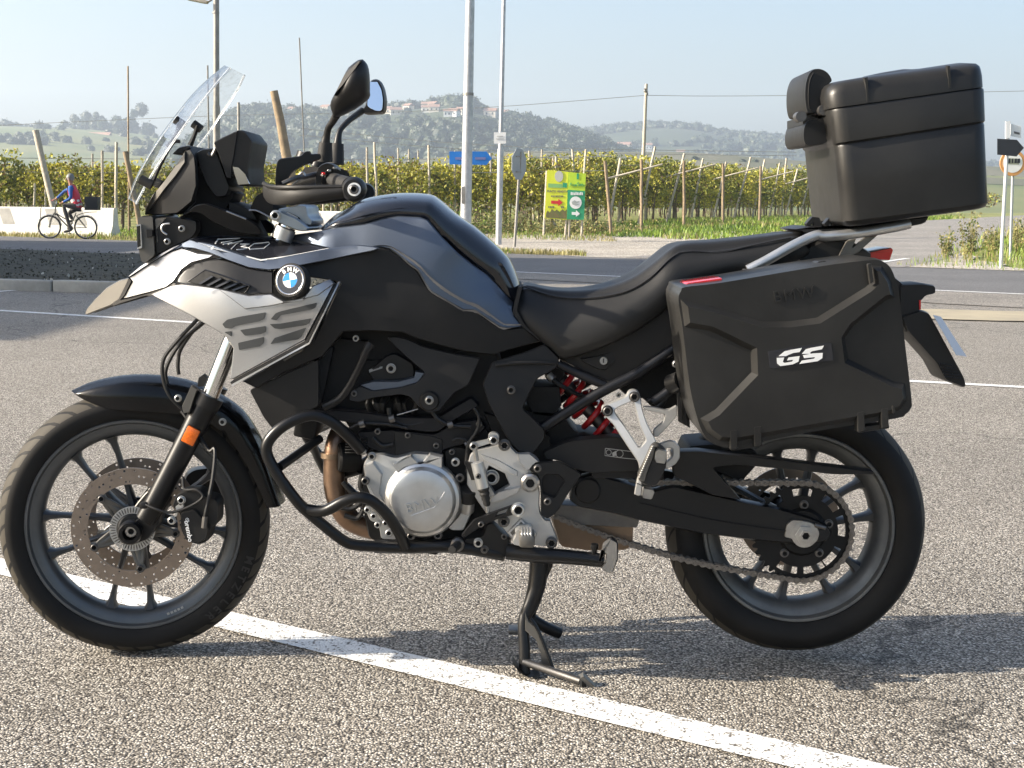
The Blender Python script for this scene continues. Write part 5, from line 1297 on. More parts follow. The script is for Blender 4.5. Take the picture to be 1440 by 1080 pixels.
# lower tank side panel in matte black
SP = [(440, 370, -.185), (470, 420, -.200), (560, 370, -.180), (560, 440, -.190), (640, 430, -.180), (650, 480, -.172), (720, 470, -.14), (760, 480, -.12), (470, 470, -.195), (360, 560, -.19), (430, 540, -.18), (420, 420, -.215), (690, 500, -.150)]
side_pts = z('D', [(-120, 452), (0, 426), (100, 404), (300, 366), (380, 356), (428, 364), (468, 389), (547, 453), (587, 483), (627, 553), (662, 603), (757, 658), (843, 707), (908, 709), (1048, 803), (1090, 811), (1188, 802), (1285, 880), (1150, 915), (1010, 958), (860, 940), (720, 905), (600, 870), (500, 830), (330, 822), (170, 826)]) + z('B', [(1350, 1000), (1240, 900), (1235, 890), (1000, 950), (820, 1020), (800, 1008), (1190, 790), (1350, 480)])
side_pts = z('D', [(-120, 452), (0, 426), (100, 404), (300, 366), (380, 356), (428, 364), (468, 389), (547, 453), (587, 483), (627, 553), (662, 603), (757, 658), (843, 707), (908, 709), (1048, 803), (1090, 811), (1188, 802), (1285, 880), (1150, 915), (1010, 958), (860, 940), (720, 905), (600, 870), (500, 830), (330, 822), (170, 826), (60, 960), (0, 1000)]) + z('E', [(330, 190), (180, 250), (60, 320), (0, 290), (255, 145), (350, 0)]) + z('D', [(40, 800), (150, 560), (120, 540), (-20, 520), (-60, 500)])
pair('side_panel', lambda: panel(side_pts, SP, .02, (3, .007), 12), 'matte', 45)
part('panel_crease', panel(z('D', [(150, 540), (160, 560), (-60, 935), (-160, 992), (-170, 985), (-75, 925)]), [(480, 400, -.222), (425, 495, -.216), (400, 508, -.214)], .008, (.8, .002), 14), 'greyp')
pair('radiator_shroud', lambda: panel(round_outline(z('E', [(30, 325), (180, 258), (325, 195), (325, 395), (200, 445), (130, 492), (90, 440)]), 5), [(350, 545, -.175), (448, 505, -.185), (448, 570, -.185), (385, 605, -.17)], .012, (2, .004), 14), 'matte')
part('radiator', rbox(W(452, 540, 0), (.05, .30, .22), .006, 2, Matrix.Rotation(R(12), 3, 'Y')), 'dark')
pair('air_duct_rim', lambda: tube([zp('O', 575, 90, -.18), zp('O', 545, 140, -.183), zp('O', 470, 310, -.18), zp('O', 380, 480, -.175), zp('O', 300, 580, -.17), zp('O', 160, 650, -.165)], [.012, .010, .0085, .0085, .009, .010], 10, 4), 'plastic')
part('inner_duct', panel(z('O', [(125, 190), (300, 40), (560, 60), (540, 140), (460, 310), (300, 580), (110, 650)]), -.13, .02, (2, .004), 0), 'dark')
bolt(zp('O', 447, 38, -.155), .006, 'steel')

# silver wing with gill and emblem
WG = [(118, 440, -.045), (180, 380, -.09), (210, 415, -.12), (260, 400, -.165), (320, 400, -.198), (320, 450, -.205), (400, 420, -.232), (440, 400, -.240), (470, 398, -.235), (400, 490, -.225), (330, 535, -.205), (420, 480, -.226), (230, 370, -.12), (290, 340, -.14), (400, 345, -.175), (470, 340, -.165)]
wing = z('B', [(402, 556), (505, 508), (560, 500), (640, 508), (740, 522), (860, 548), (900, 560), (1010, 552), (1080, 590), (1170, 580), (1225, 510), (1310, 478), (1335, 500), (1185, 785), (820, 985), (803, 980), (820, 830), (770, 758), (600, 660)])
pair('wing_panel', lambda: panel(wing, [(p[0], p[1], p[2] - .004) for p in WG], .012, (3, .006), 11), 'silver', 45)
def crease(): return panel(z('B', [(735, 522), (900, 560), (1010, 552), (1080, 590), (1170, 580), (1225, 510), (1310, 478), (1333, 500), (1250, 560), (1130, 590), (1000, 615), (880, 630)]), [(p[0], p[1], p[2] - .009) for p in WG], .006, (2.5, .004), 11)
pair('wing_ridge', crease, 'silver', 45)
part('wing_edge', panel(z('B', [(1335, 498), (1352, 492), (1200, 800), (812, 1012), (803, 1000), (822, 985), (1187, 788)]), [(p[0], p[1], p[2] - .003) for p in WG], .012, (1, .003), 14), 'plastic')
part('wing_edge_trim', panel(z('B', [(1352, 490), (1362, 492), (1208, 806), (812, 1022), (812, 1010), (1202, 798)]), [(p[0], p[1], p[2] - .005) for p in WG], .008, (.8, .002), 14), 'silver')
# beak
beak_tip = z('B', [(65, 655), (75, 628), (110, 585), (175, 520), (240, 482), (290, 470), (305, 490), (250, 575), (205, 610), (75, 660)])
pair('beak_tip', lambda: panel(beak_tip, [(p[0], p[1], p[2] - .002) for p in WG], .02, (3, .012), 10), 'greyp', 45)
part('beak_joint', panel(z('B', [(290, 468), (306, 488), (270, 560), (250, 582), (380, 560), (250, 600), (212, 614), (206, 604), (240, 575), (282, 490)]), [(p[0], p[1], p[2] - .004) for p in WG], .012, (.8, .002), 12), 'plastic')
beak_mid = z('B', [(292, 470), (360, 420), (480, 345), (560, 318), (640, 345), (730, 352), (700, 372), (610, 395), (560, 430), (520, 490), (480, 520), (400, 545), (255, 582), (308, 490)])
part('beak_underside', panel(z('B', [(250, 580), (400, 544), (520, 494), (535, 500), (420, 558), (215, 616)]), [(p[0], p[1], p[2] + .004) for p in WG], .012, (1, .003), 12), 'plastic')
pair('beak_panel', lambda: panel(beak_mid, WG, .012, (3, .006), 10), 'silver', 45)
upper_strip = z('B', [(285, 466), (350, 412), (440, 356), (520, 312), (600, 276), (640, 285), (720, 302), (760, 318), (860, 352), (940, 378), (1020, 376), (1100, 360), (1300, 322), (1440, 303), (1530, 312), (1560, 322), (1530, 334), (1440, 352), (1300, 382), (1100, 420), (1000, 432), (900, 420), (800, 385), (700, 345), (620, 322), (560, 318), (480, 346), (360, 422), (300, 462)])
pair('upper_wing', lambda: panel(upper_strip, [(p[0], p[1], p[2] - .004) for p in WG], .02, (2.5, .005), 11), 'slate', 45)
pair('upper_wing_silver', lambda: panel(z('B', [(285, 466), (350, 412), (440, 356), (520, 312), (560, 300), (480, 346), (362, 420), (300, 462)]), [(p[0], p[1], p[2] - .007) for p in WG], .006, (1, .002), 11), 'silver')  # silver strip along the beak's upper edge
deck = z('B', [(596, 276), (640, 262), (760, 258), (900, 262), (1060, 266), (1180, 300), (1300, 322), (1100, 362), (1020, 378), (940, 380), (860, 354), (760, 320), (640, 286)])
DK = [(268, 335, -.13), (300, 333, -.07), (370, 333, -.06), (440, 330, -.07), (500, 320, -.10), (500, 345, -.168), (430, 358, -.178), (380, 364, -.178), (340, 358, -.165), (300, 345, -.148), (360, 350, -.13)]
pair('deck_panel', lambda: panel(deck, DK, .012, (1.5, .003), 10), 'slate', 45)
dec = z('B', [(602, 278), (640, 264), (760, 262), (1060, 280), (1300, 322), (1100, 355), (1000, 372), (940, 372), (760, 312)])
dcl = part('deck_decal', panel(dec, [(p[0], p[1], p[2] - .003) for p in DK], .003, None, 10), 'decalblack')
part('decal_line', panel(z('B', [(640, 290), (720, 318), (860, 352), (960, 378), (1090, 360), (1302, 320), (1304, 324), (1092, 366), (960, 384), (858, 357), (718, 322)]), [(p[0], p[1], p[2] - .0055) for p in DK], .003, None, 11), 'white')
part('decal_line', panel(z('B', [(705, 325), (742, 272), (748, 272), (714, 328)]), [(p[0], p[1], p[2] - .0055) for p in DK], .003, None, 0), 'white')
def outline_glyphs(k, polys, w, ctrl, m, parent):
    a, b_, s = ZM[k]
    for pl, closed in polys:
        P = [(a + x / s, b_ + y / s) for x, y in pl]; f = yfun(ctrl)
        bb = tube([W(x, y, f(x, y)) for x, y in P + ([P[0]] if closed else [])], w, 6, 1, sm=False); part('lettering', bb, m, parent)
# F 750 in outlined slanting figures
DK2 = [(p[0], p[1], p[2] - .004) for p in DK]
outline_glyphs('B', [([(745, 275), (855, 270), (800, 286), (760, 292)], False), ([(770, 300), (815, 292)], False), ([(795, 300), (870, 282), (835, 300), (810, 325)], False), ([(855, 300), (905, 300), (880, 306), (860, 312), (895, 318), (870, 326), (838, 328)], False), ([(925, 298), (1000, 290), (1005, 298), (975, 322), (905, 326), (900, 318)], True)], .0011, DK2, 'white', dcl)
# dark panel with gill slots
gill = z('B', [(530, 492), (560, 440), (620, 400), (720, 372), (800, 388), (900, 424), (1000, 436), (1020, 440), (1020, 548), (900, 556), (860, 546), (740, 520), (640, 506), (560, 498)])
pair('gill_panel', lambda: panel(gill, [(p[0], p[1], p[2] + .006) for p in WG], .012, (2, .004), 11), 'plastic', 45)
part('gill_recess', panel(round_outline(z('B', [(590, 490), (680, 430), (760, 458), (905, 512), (880, 548), (740, 520), (640, 504)]), 3), [(p[0], p[1], p[2] + .002) for p in WG], .012, (1, .002), 0), 'dark')
for i in range(5):
    x0 = 640 + i * 42; y0 = 500 + i * 8
    part('gill_slat', panel(z('B', [(x0, y0), (x0 + 70 + i * 3, y0 - 42 + i * 3), (x0 + 82 + i * 3, y0 - 36 + i * 3), (x0 + 16, y0 + 5)]), [(p[0], p[1], p[2] - .003) for p in WG], .010, (.5, .001), 12), 'gloss')
part('gill_rim', tube([zp('B', *q, -.20 - .03 * (q[0] - 590) / 320) for q in ((590, 490), (680, 430), (760, 456), (905, 510), (880, 548))], .0018, 6, 1, sm=False), 'gloss')
# GS decal on the wing: slanted striped bars
gsd = [[(765, 705), (790, 682), (850, 668), (985, 645), (975, 680), (955, 690), (830, 715), (815, 727), (780, 725)], [(855, 735), (985, 714), (985, 745), (960, 756), (880, 764)], [(845, 800), (975, 770), (975, 800), (955, 818), (850, 836)],
       [(1010, 680), (1035, 650), (1060, 640), (1245, 596), (1235, 622), (1215, 632), (1060, 660), (1040, 686)], [(1005, 705), (1060, 702), (1215, 676), (1205, 700), (1190, 710), (1060, 730), (1030, 727)], [(1008, 806), (1030, 775), (1190, 722), (1165, 770), (1150, 782)], [(775, 745), (810, 740), (812, 768)]]
wd_ = None
for g in gsd: part('decal_bar', panel(round_outline(z('B', g), 1.5), [(p[0], p[1], p[2] - .0062) for p in WG], .003, None, 9), 'decalgrey')
# roundel emblem
ec = zp('B', 1114, 484, -.247); en = Vector((-.30, -.92, .18)).normalized()
em = part('emblem', lathe([(0, .004), (.033, .004), (.0345, .006), (.0365, .006), (.038, .003), (.038, -.02)], ec, en, (1, 0, 0), 48), 'rubber')
eu = (Vector((1, 0, 0)) - en * en.x).normalized(); ev = eu.cross(en) * -1
if ev.z < 0: ev = -ev
def eq(x, y, h): return ec + eu * x + ev * y + en * h
part('emblem_ring', lathe([(.0300, .0062), (.0316, .0068), (.0332, .0062), (.0332, .003)], ec, en, (1, 0, 0), 48), 'chrome', em)
part('emblem_disc', lathe([(0, .0055), (.0300, .0055), (.0300, .003)], ec, en, (1, 0, 0), 48), 'decalblack', em)
part('emblem_ring', lathe([(.0165, .0056), (.0172, .0062), (.0180, .0056)], ec, en, (1, 0, 0), 40), 'chrome', em)
for q in range(4):
    b = bmesh.new(); c0 = b.verts.new(eq(0, 0, .0060)); P = [b.verts.new(eq(.0166 * math.cos(R(90 * q + 9 * k + 8)), .0166 * math.sin(R(90 * q + 9 * k + 8)), .0060)) for k in range(11)]
    for k in range(10): b.faces.new((c0, P[k], P[k + 1]))
    part('emblem_quarter', b, 'blue' if q in (1, 3) else 'white', em, 0)
for ch, a in (('B', 128), ('M', 94), ('W', 58)):
    up_ = eu * math.cos(R(a)) + ev * math.sin(R(a)); rt = eu * math.sin(R(a)) - ev * math.cos(R(a))
    text('lettering', ch, face_mw(eq(.0235 * math.cos(R(a)), .0235 * math.sin(R(a)), .0060), rt, up_), .0135, B['white'], em, ext=.0003, bold=.0004)

# ---- front: headlight, cowl, screen, dash
hl = part('headlight_shell', panel(round_outline(z('T', [(115, 680), (150, 664), (245, 662), (262, 970), (190, 1028), (150, 1030), (128, 960), (118, 880)]), 5), -.13, .26, (5, .03, 3), 0), 'greyp', None, 40)
part('headlight_lens', panel(z('T', [(117, 742), (150, 738), (158, 900), (124, 912)]), -.1335, .25, (1, .002), 0), 'gloss', hl)
part('headlight_bezel', panel(z('T', [(114, 735), (152, 731), (160, 895), (158, 912), (122, 920), (126, 908), (152, 898), (146, 742), (118, 748)]), -.136, .255, (.5, .001), 0), 'alu', hl)
part('headlight_clip', panel(z('T', [(190, 770), (215, 770), (240, 775), (240, 825), (195, 832)]), -.136, .02, (1, .003), 0), 'plastic', hl)
part('headlight_bracket', panel(round_outline(z('T', [(248, 680), (355, 672), (440, 680), (575, 700), (580, 780), (540, 838), (265, 968)]), 5), -.12, .04, (3, .008), 0), 'plastic')
part('bracket_web', panel(z('T', [(258, 690), (345, 680), (300, 740), (272, 770), (285, 870), (275, 870)]), -.123, .01, (1, .003), 0), 'greyp')
part('cable_loop', tube([zp('T', x, y, -.13) for x, y in ((350, 810), (315, 785), (308, 755), (325, 732), (370, 726))], .0022, 6, 4), 'alu')
for x, y in ((462, 764), (352, 862)): bolt(zp('T', x, y, -.13), .0065, 'steel')
cowl_side = z('T', [(178, 655), (195, 600), (240, 510), (330, 400), (440, 250), (485, 165), (530, 160), (560, 210), (570, 300), (575, 440), (540, 560), (430, 650), (250, 664)])
CW = [(205, 300, -.09), (225, 270, -.12), (260, 210, -.12), (275, 230, -.135), (275, 270, -.14), (250, 300, -.13), (220, 300, -.11)]
pair('cowl_side', lambda: panel(cowl_side, CW, .02, (3, .01), 10), 'matte', 45)
pair('cowl_strip', lambda: panel(z('T', [(176, 655), (188, 610), (235, 512), (330, 398), (440, 246), (488, 168), (488, 262), (420, 360), (330, 470), (250, 580), (185, 660)]), [(p[0], p[1], p[2] - .006) for p in CW], .02, (2, .006), 10), 'greyp', 45)
part('cowl_centre', loft(smooth_rows([[zp('T', x, y, Y) for Y in (-.12, -.07, 0, .07, .12)] for x, y in ((150, 668), (200, 590), (270, 470), (360, 330), (430, 210), (520, 150))], 2, 2)), 'plastic')
part('cowl_top', panel(round_outline(z('T', [(380, 200), (430, 145), (520, 128), (560, 180), (570, 260), (540, 300), (480, 200)]), 4), -.09, .18, (3, .012), 0), 'matte')
# dark arms from the headlight to the tank
pair('cowl_arm', lambda: panel(round_outline(z('T', [(430, 690), (560, 585), (640, 570), (800, 628), (960, 690), (1040, 740), (1080, 810), (960, 812), (850, 790), (700, 720), (600, 650), (540, 640)]), 5), [(250, 305, -.13), (290, 290, -.14), (360, 320, -.12)], .03, (3, .01), 12), 'matte', 45)
part('cowl_inner', panel(z('T', [(430, 690), (560, 560), (580, 300), (640, 170), (730, 160), (800, 450), (870, 500), (810, 600), (990, 700), (1060, 830), (560, 840), (520, 760)]), -.06, .12, (3, .01), 0), 'dark')
part('cowl_fin', panel(z('T', [(815, 560), (900, 580), (1000, 630), (1040, 700), (960, 690), (820, 630)]), -.08, .16, (2, .006), 0), 'matte')
part('cowl_fin_edge', tube([zp('T', 800, 632, -.145), zp('T', 950, 692, -.14)], .002, 6, 1, sm=False), 'steel')
# windscreen: a curved clear sheet with thickness
def screen(edge=None):
    ctr = [(181, 279), (192, 250), (208, 220), (224, 195), (241, 172), (258, 150), (276, 129), (296, 110), (317, 93)]
    hw = [.080, .108, .126, .136, .140, .136, .130, .118, .094]; sweep = [.032, .044, .051, .054, .054, .051, .047, .038, .024]
    rows = []
    for (px, py), w, s in zip(ctr, hw, sweep):
        c = W(px, py, 0); r = []
        for k in range(13):
            t = -1 + k / 6; r.append(Vector((c.x + s * abs(t) ** 1.8 * 1.15, t * w, c.z - .012 * abs(t) ** 2.4)))
        rows.append(r)
    if edge is not None: return [r[edge] for r in rows]
    b = loft(smooth_rows(rows, 2, 4)); bmesh.ops.solidify(b, geom=b.faces[:], thickness=.0045); return b
ws = part('windscreen', screen(), 'clear', None, 60)
for k in (0, 12): part('screen_edge', tube(screen(k), .0026, 6, 4), 'clearedge', ws)
for k in (3, 9): part('screen_streak', tube(screen(k)[:6], .0009, 6, 4), 'clearedge', ws)  # pale tubes standing in for bright streaks on the screen
for s in (-1, 1):
    part('screen_arm', tube([zp('C', 235, 530, s * .09), zp('C', 275, 480, s * .085), zp('C', 298, 408, s * .08)] if s < 0 else [zp('C', 350, 520, .08), zp('C', 372, 470, .08), zp('C', 388, 420, .08)], [.007, .005, .006], 8), 'plastic')
    part('screen_mount', lathe([(0, .012), (.010, .012), (.010, -.012), (0, -.012)], zp('C', 298, 405, -.085) if s < 0 else zp('C', 386, 424, .085), (-.7, 0, .5), seg=12), 'rubber')
    part('screen_mount', lathe([(0, .014), (.011, .014), (.011, -.016), (0, -.016)], zp('T', 190 if s < 0 else 262, 410, s * .11), (-.8, 0, .4), seg=12), 'rubber')
part('screen_adjuster', tube([zp('C', 165, 700, -.1), zp('C', 205, 610, -.1), zp('C', 262, 510, -.1), zp('C', 300, 500, -.1)], .004, 8), 'plastic')
# instrument display under its hood
dh = part('instrument_hood', panel(round_outline(z('T', [(700, 110), (720, 92), (890, 12), (940, 18), (1004, 100), (968, 300), (985, 440), (885, 440), (845, 330), (800, 370), (735, 190)]), 4), -.105, .21, (3, .008), 0), 'matte')
part('hood_side', panel(z('T', [(705, 112), (722, 96), (888, 18), (862, 200), (843, 300), (838, 385), (800, 378), (742, 200)]), -.1085, .006, (2, .003), 0), 'matte', dh)
part('display_glass', panel(z('T', [(848, 292), (895, 300), (945, 350), (978, 425), (890, 432), (862, 350)]), -.109, .006, (.5, .001), 0), 'mirror', dh)
part('display_back', panel(round_outline(z('T', [(560, 190), (610, 160), (700, 150), (735, 200), (800, 375), (830, 450), (800, 520), (720, 530), (640, 420)]), 4), -.09, .18, (3, .008), 0), 'plastic')
part('hinge', tube([zp('T', 660, 190, -.1), zp('T', 690, 210, -.1), zp('T', 720, 150, -.1)], .004, 6, 2), 'dsteel')
# ---- yoke, bars, controls
HA = R(4); HC = W(455, 262, 0); hn = Vector((-math.sin(HA), math.cos(HA), 0))
def hmirror(bm):
    for v in bm.verts: v.co -= hn * 2 * ((v.co - HC).dot(hn))
    bmesh.ops.reverse_faces(bm, faces=bm.faces[:]); return bm
def hpair(name, make, m, smooth=38, parent=None):
    part(name, hmirror(make()), m, parent, smooth); return part(name, make(), m, parent, smooth)
B['yoke'] = mat('yoke_blue_grey', (.30, .34, .38), .38, .75, vs_=14, var=.08)
yk = part('top_yoke', panel(round_outline(z('R', [(195, 860), (225, 800), (270, 800), (330, 830), (440, 880), (500, 930), (535, 960), (520, 985), (440, 985), (330, 940), (240, 900)]), 6), -.135, .27, (3, .008), 0), 'yoke')
part('yoke_clamp', panel(round_outline(z('R', [(240, 790), (470, 745), (520, 760), (530, 850), (575, 890), (560, 940), (500, 930), (450, 890), (340, 850)]), 5), -.10, .2, (3, .008), 0), 'yoke', yk)
bolt(zp('R', 238, 846, -.137), .0105, 'alu', yk); part('yoke_slot', panel(round_outline(z('R', [(330, 815), (345, 810), (455, 865), (460, 890), (430, 890), (335, 840)]), 2), -.103, .004, None, 0), 'dark', yk); part('yoke_plate', panel(z('R', [(335, 815), (350, 815), (440, 862), (430, 876), (340, 845)]), -.105, .004, None, 0), 'alu', yk)
part('fork_leg_top', tube([zp('R', 330, 960, -.105), zp('R', 290, 1060, -.105)], .024, 16, 1, sm=False), 'alu')
part('ignition_block', panel(round_outline(z('R', [(60, 670), (150, 620), (230, 780), (200, 860), (100, 820), (0, 790)]), 4), -.10, .2, (2, .006), 0), 'dark')
part('ignition_cable', tube([zp('R', x, y, -.11) for x, y in ((0, 800), (60, 800), (130, 830), (200, 870))], .002, 6, 3), 'steel')
HP = [W(498, 264, -.43), W(474, 257, -.33), W(452, 250, -.24), W(420, 262, -.15), W(410, 280, -.06)]
part('handlebar', tube(HP + [p - hn * 2 * ((p - HC).dot(hn)) for p in reversed(HP)], .0125, 12, 5), 'black_metal')
hpair('grip', lambda: tube([zp('R', 905, 585, -.425), zp('R', 752, 535, -.30)], [.0185, .0175], 18, 4), 'rubber')
hpair('grip_flange', lambda: lathe([(.012, 0), (.026, 0), (.026, .006), (.012, .006)], zp('R', 752, 535, -.30), zp('R', 905, 585, -.425) - zp('R', 752, 535, -.30), (0, 0, 1), 24), 'plastic')
hpair('switch_block', lambda: panel(round_outline(z('R', [(590, 470), (620, 400), (690, 365), (760, 385), (800, 440), (760, 460), (690, 500), (660, 590), (590, 585)]), 6), -.31, .06, (5, .015, 3), 0), 'plastic')
for k in range(3): part('switch_button', rbox(zp('R', 668 + k * 50, 470 - k * 25, -.318), (.008, .006, .005), .001, 1), 'steel' if k else 'redlens')
def guard():
    # sections along the guard: inner front end -> round end at the bar
    P = [(130, 620, -.27, 62), (165, 655, -.33, 75), (240, 670, -.385, 82), (380, 668, -.43, 78), (560, 658, -.448, 70), (760, 640, -.452, 60), (870, 625, -.452, 62), (940, 612, -.452, 78), (990, 610, -.45, 70), (1018, 612, -.445, 40)]
    rows = []
    for x, y, Y, h in P:
        hz = h / 6.355 / 690; c = zp('R', x, y, Y); rows.append([c + Vector((.004 * math.copysign(1, a) * 0, d, zz)) for d, zz, a in ((.012, hz, 1), (.002, hz * .98, 1), (-.006, hz * .6, 1), (-.009, 0, 1), (-.006, -hz * .6, 1), (.002, -hz * .98, 1), (.012, -hz, 1), (.02, -hz * .7, 1), (.02, hz * .7, 1))])
    return loft(smooth_rows([r + [r[0]] for r in rows], 2, 3), cap=False)
hpair('hand_guard', guard, 'matte', 50)
hpair('guard_fin', lambda: panel(round_outline(z('R', [(232, 590), (238, 420), (250, 360), (275, 335), (460, 312), (500, 270), (545, 268), (550, 295), (635, 290), (640, 340), (480, 400), (380, 460), (300, 585)]), 4), [(390, 262, -.40), (395, 225, -.40), (450, 215, -.36), (410, 240, -.39)], .012, (2, .004), 12), 'plastic')
hpair('guard_ridge', lambda: tube([zp('R', x, y, Y) for x, y, Y in ((135, 560, -.27), (200, 588, -.37), (400, 596, -.44), (860, 590, -.455))], .005, 8, 4), 'matte')
hpair('clutch_lever', lambda: tube([zp('R', 700, 500, -.31), zp('R', 600, 480, -.30), zp('R', 500, 500, -.34), zp('R', 420, 510, -.40), zp('R', 300, 560, -.41)], [.007, .006, .006, .005], 8, 4), 'dsteel')
hpair('reservoir', lambda: tube([zp('R', 490, 360, -.27), zp('R', 515, 290, -.27)], .02, 14, 1, sm=False), 'plastic')
part('brake_line', tube([zp('R', x, y, -.36) for x, y in ((290, 575), (350, 530), (420, 505), (480, 460), (500, 490))], .003, 6, 4), 'steel')
bolt(zp('R', 942, 612, -.468), .0092, 'dsteel', name='bar_end_bolt'); part('bar_end_ring', lathe([(.0098, .0), (.0098, .004), (.0135, .004), (.0135, 0)], zp('R', 942, 612, -.467), AXY, seg=32), 'white')
hpair('bar_end', lambda: lathe([(0, .03), (.019, .03), (.025, .02), (.026, 0), (.022, -.02), (0, -.02)], zp('R', 942, 612, -.435), AXY, seg=24), 'plastic')
# mirrors
def stem(pts): return tube([zp('C', *p) for p in pts], [.011, .011, .0075, .007, .0075, .009], 12, 4)
part('mirror_stem', stem([(1030, 590, -.33), (1034, 520, -.335), (1042, 470, -.34), (1052, 430, -.35), (1072, 400, -.36), (1095, 360, -.37)]), 'plastic'); part('mirror_boot', tube([zp('C', 1031, 600, -.33), zp('C', 1037, 505, -.335)], [.0175, .0135], 14, 1, sm=False), 'rubber')
part('mirror_stem', stem([(1090, 600, .30), (1096, 520, .305), (1104, 460, .31), (1120, 430, .32), (1160, 390, .345), (1222, 345, .395)]), 'plastic'); part('mirror_boot', tube([zp('C', 1090, 615, .30), zp('C', 1097, 512, .305)], [.020, .0155], 14, 1, sm=False), 'rubber')
def mirror_shell():
    rows = []                                      # sections from tip to root: (centre px, half width px, Y half depth)
    for x, y, w, dz_, Y in ((1212, 88, 14, .008, -.42), (1200, 120, 48, .028, -.42), (1192, 170, 66, .040, -.415), (1180, 220, 80, .046, -.41), (1166, 265, 94, .046, -.405), (1158, 300, 98, .040, -.40), (1130, 345, 60, .028, -.39), (1095, 375, 22, .014, -.38)):
        c = zp('C', x, y, Y); hw = w / 3.6 / 680
        rows.append([c + Vector((hw * math.cos(R(a)) * (1.0), dz_ * math.sin(R(a)), hw * .18 * math.cos(R(a)))) for a in range(0, 360, 30)])
    return loft(smooth_rows([r + [r[0]] for r in rows], 2, 2), cap=True)
ms_ = part('mirror_shell', mirror_shell(), 'plastic', None, 40)
part('mirror_ridge', panel(z('C', [(1200, 92), (1216, 90), (1190, 130), (1120, 220), (1078, 265), (1130, 160)]), [(500, 90, -.452), (480, 130, -.455), (470, 135, -.45)], .02, (1.5, .006), 10), 'matte', ms_)
fm = part('mirror_shell', panel(round_outline(z('C', [(1252, 215), (1262, 188), (1290, 181), (1312, 190), (1330, 225), (1341, 285), (1337, 340), (1325, 357), (1240, 362), (1205, 345), (1235, 320)]), 5), .385, .05, (4, .012), 0), 'plastic')
part('mirror_glass', panel(round_outline(z('C', [(1256, 205), (1270, 193), (1295, 192), (1318, 235), (1326, 290), (1322, 345), (1290, 346), (1246, 322)]), 4), [(519, 120, .3835), (540, 120, .3835), (530, 157, .372)], .004, (.4, .0005), 12), 'mirror', fm)
# ------------------------------------------------------------------ seat
def seat():
    T = [(98, 398), (130, 376), (250, 394), (400, 396), (530, 374), (620, 330), (700, 266), (785, 202), (840, 186), (960, 178), (1100, 165), (1240, 150), (1320, 142), (1358, 160), (1374, 190)]
    E_ = [(92, 412), (128, 392), (230, 424), (330, 436), (450, 430), (570, 404), (670, 346), (752, 268), (815, 232), (920, 232), (1060, 214), (1190, 190), (1290, 168), (1340, 172), (1366, 196)]
    L_ = [(66, 500), (128, 566), (240, 655), (300, 694), (455, 648), (600, 580), (690, 520), (780, 450), (860, 385), (960, 345), (1060, 325), (1170, 326), (1270, 290), (1340, 258), (1372, 240)]
    ye = [-.075, -.085, -.10, -.115, -.13, -.14, -.14, -.135, -.125, -.125, -.12, -.115, -.11, -.10, -.085]; yl = [-.115, -.13, -.15, -.155, -.165, -.168, -.165, -.16, -.15, -.145, -.14, -.135, -.125, -.115, -.095]
    rows = []
    for t, e, l, a, c in zip(T, E_, L_, ye, yl):
        P0 = zp('K', *t, 0); P1 = zp('K', t[0] * .4 + e[0] * .6, t[1] * .75 + e[1] * .25 - 2, a * .72); Q1 = zp('K', e[0], e[1] - 5, a + .012); P2 = zp('K', e[0], e[1] + 3, a - .003); Q2 = zp('K', e[0], e[1] + 12, a - .006); P3 = zp('K', e[0] * .55 + l[0] * .45, e[1] * .55 + l[1] * .45, (a + c) / 2 - .016); P4 = zp('K', *l, c); P5 = P4 + Vector((0, .05, -.004))
        half = [P0, P1, Q1, P2, Q2, P3, P4, P5]; rows.append([Vector((p.x, -p.y, p.z)) for p in reversed(half[1:])] + half)
    return loft(smooth_rows(rows, 3, 3), cap=True)
st = part('seat', seat(), 'seat', None, 60)
part('seat_seam', tube([zp('K', x, y, Y) for x, y, Y in ((800, 237, -.1285), (860, 231, -.1275), (980, 236, -.128), (1080, 214, -.125), (1190, 190, -.122), (1290, 170, -.118))], .0016, 6, 4), 'plastic', st)
part('seat_seam', tube([zp('K', x, y, Y) for x, y, Y in ((118, 386, -.088), (230, 424, -.107), (330, 437, -.122), (450, 431, -.137), (570, 405, -.146), (670, 347, -.146), (752, 269, -.140), (800, 237, -.1285))], .0016, 6, 4), 'plastic', st)
for k, (x, y) in enumerate(((95, 398), (75, 500))): pass
part('seat_front_trim', panel(round_outline(z('K', [(90, 385), (108, 385), (85, 490), (120, 555), (270, 700), (235, 665), (110, 565), (62, 500)]), 3), -.135, .25, (1, .004), 0), 'rubber')

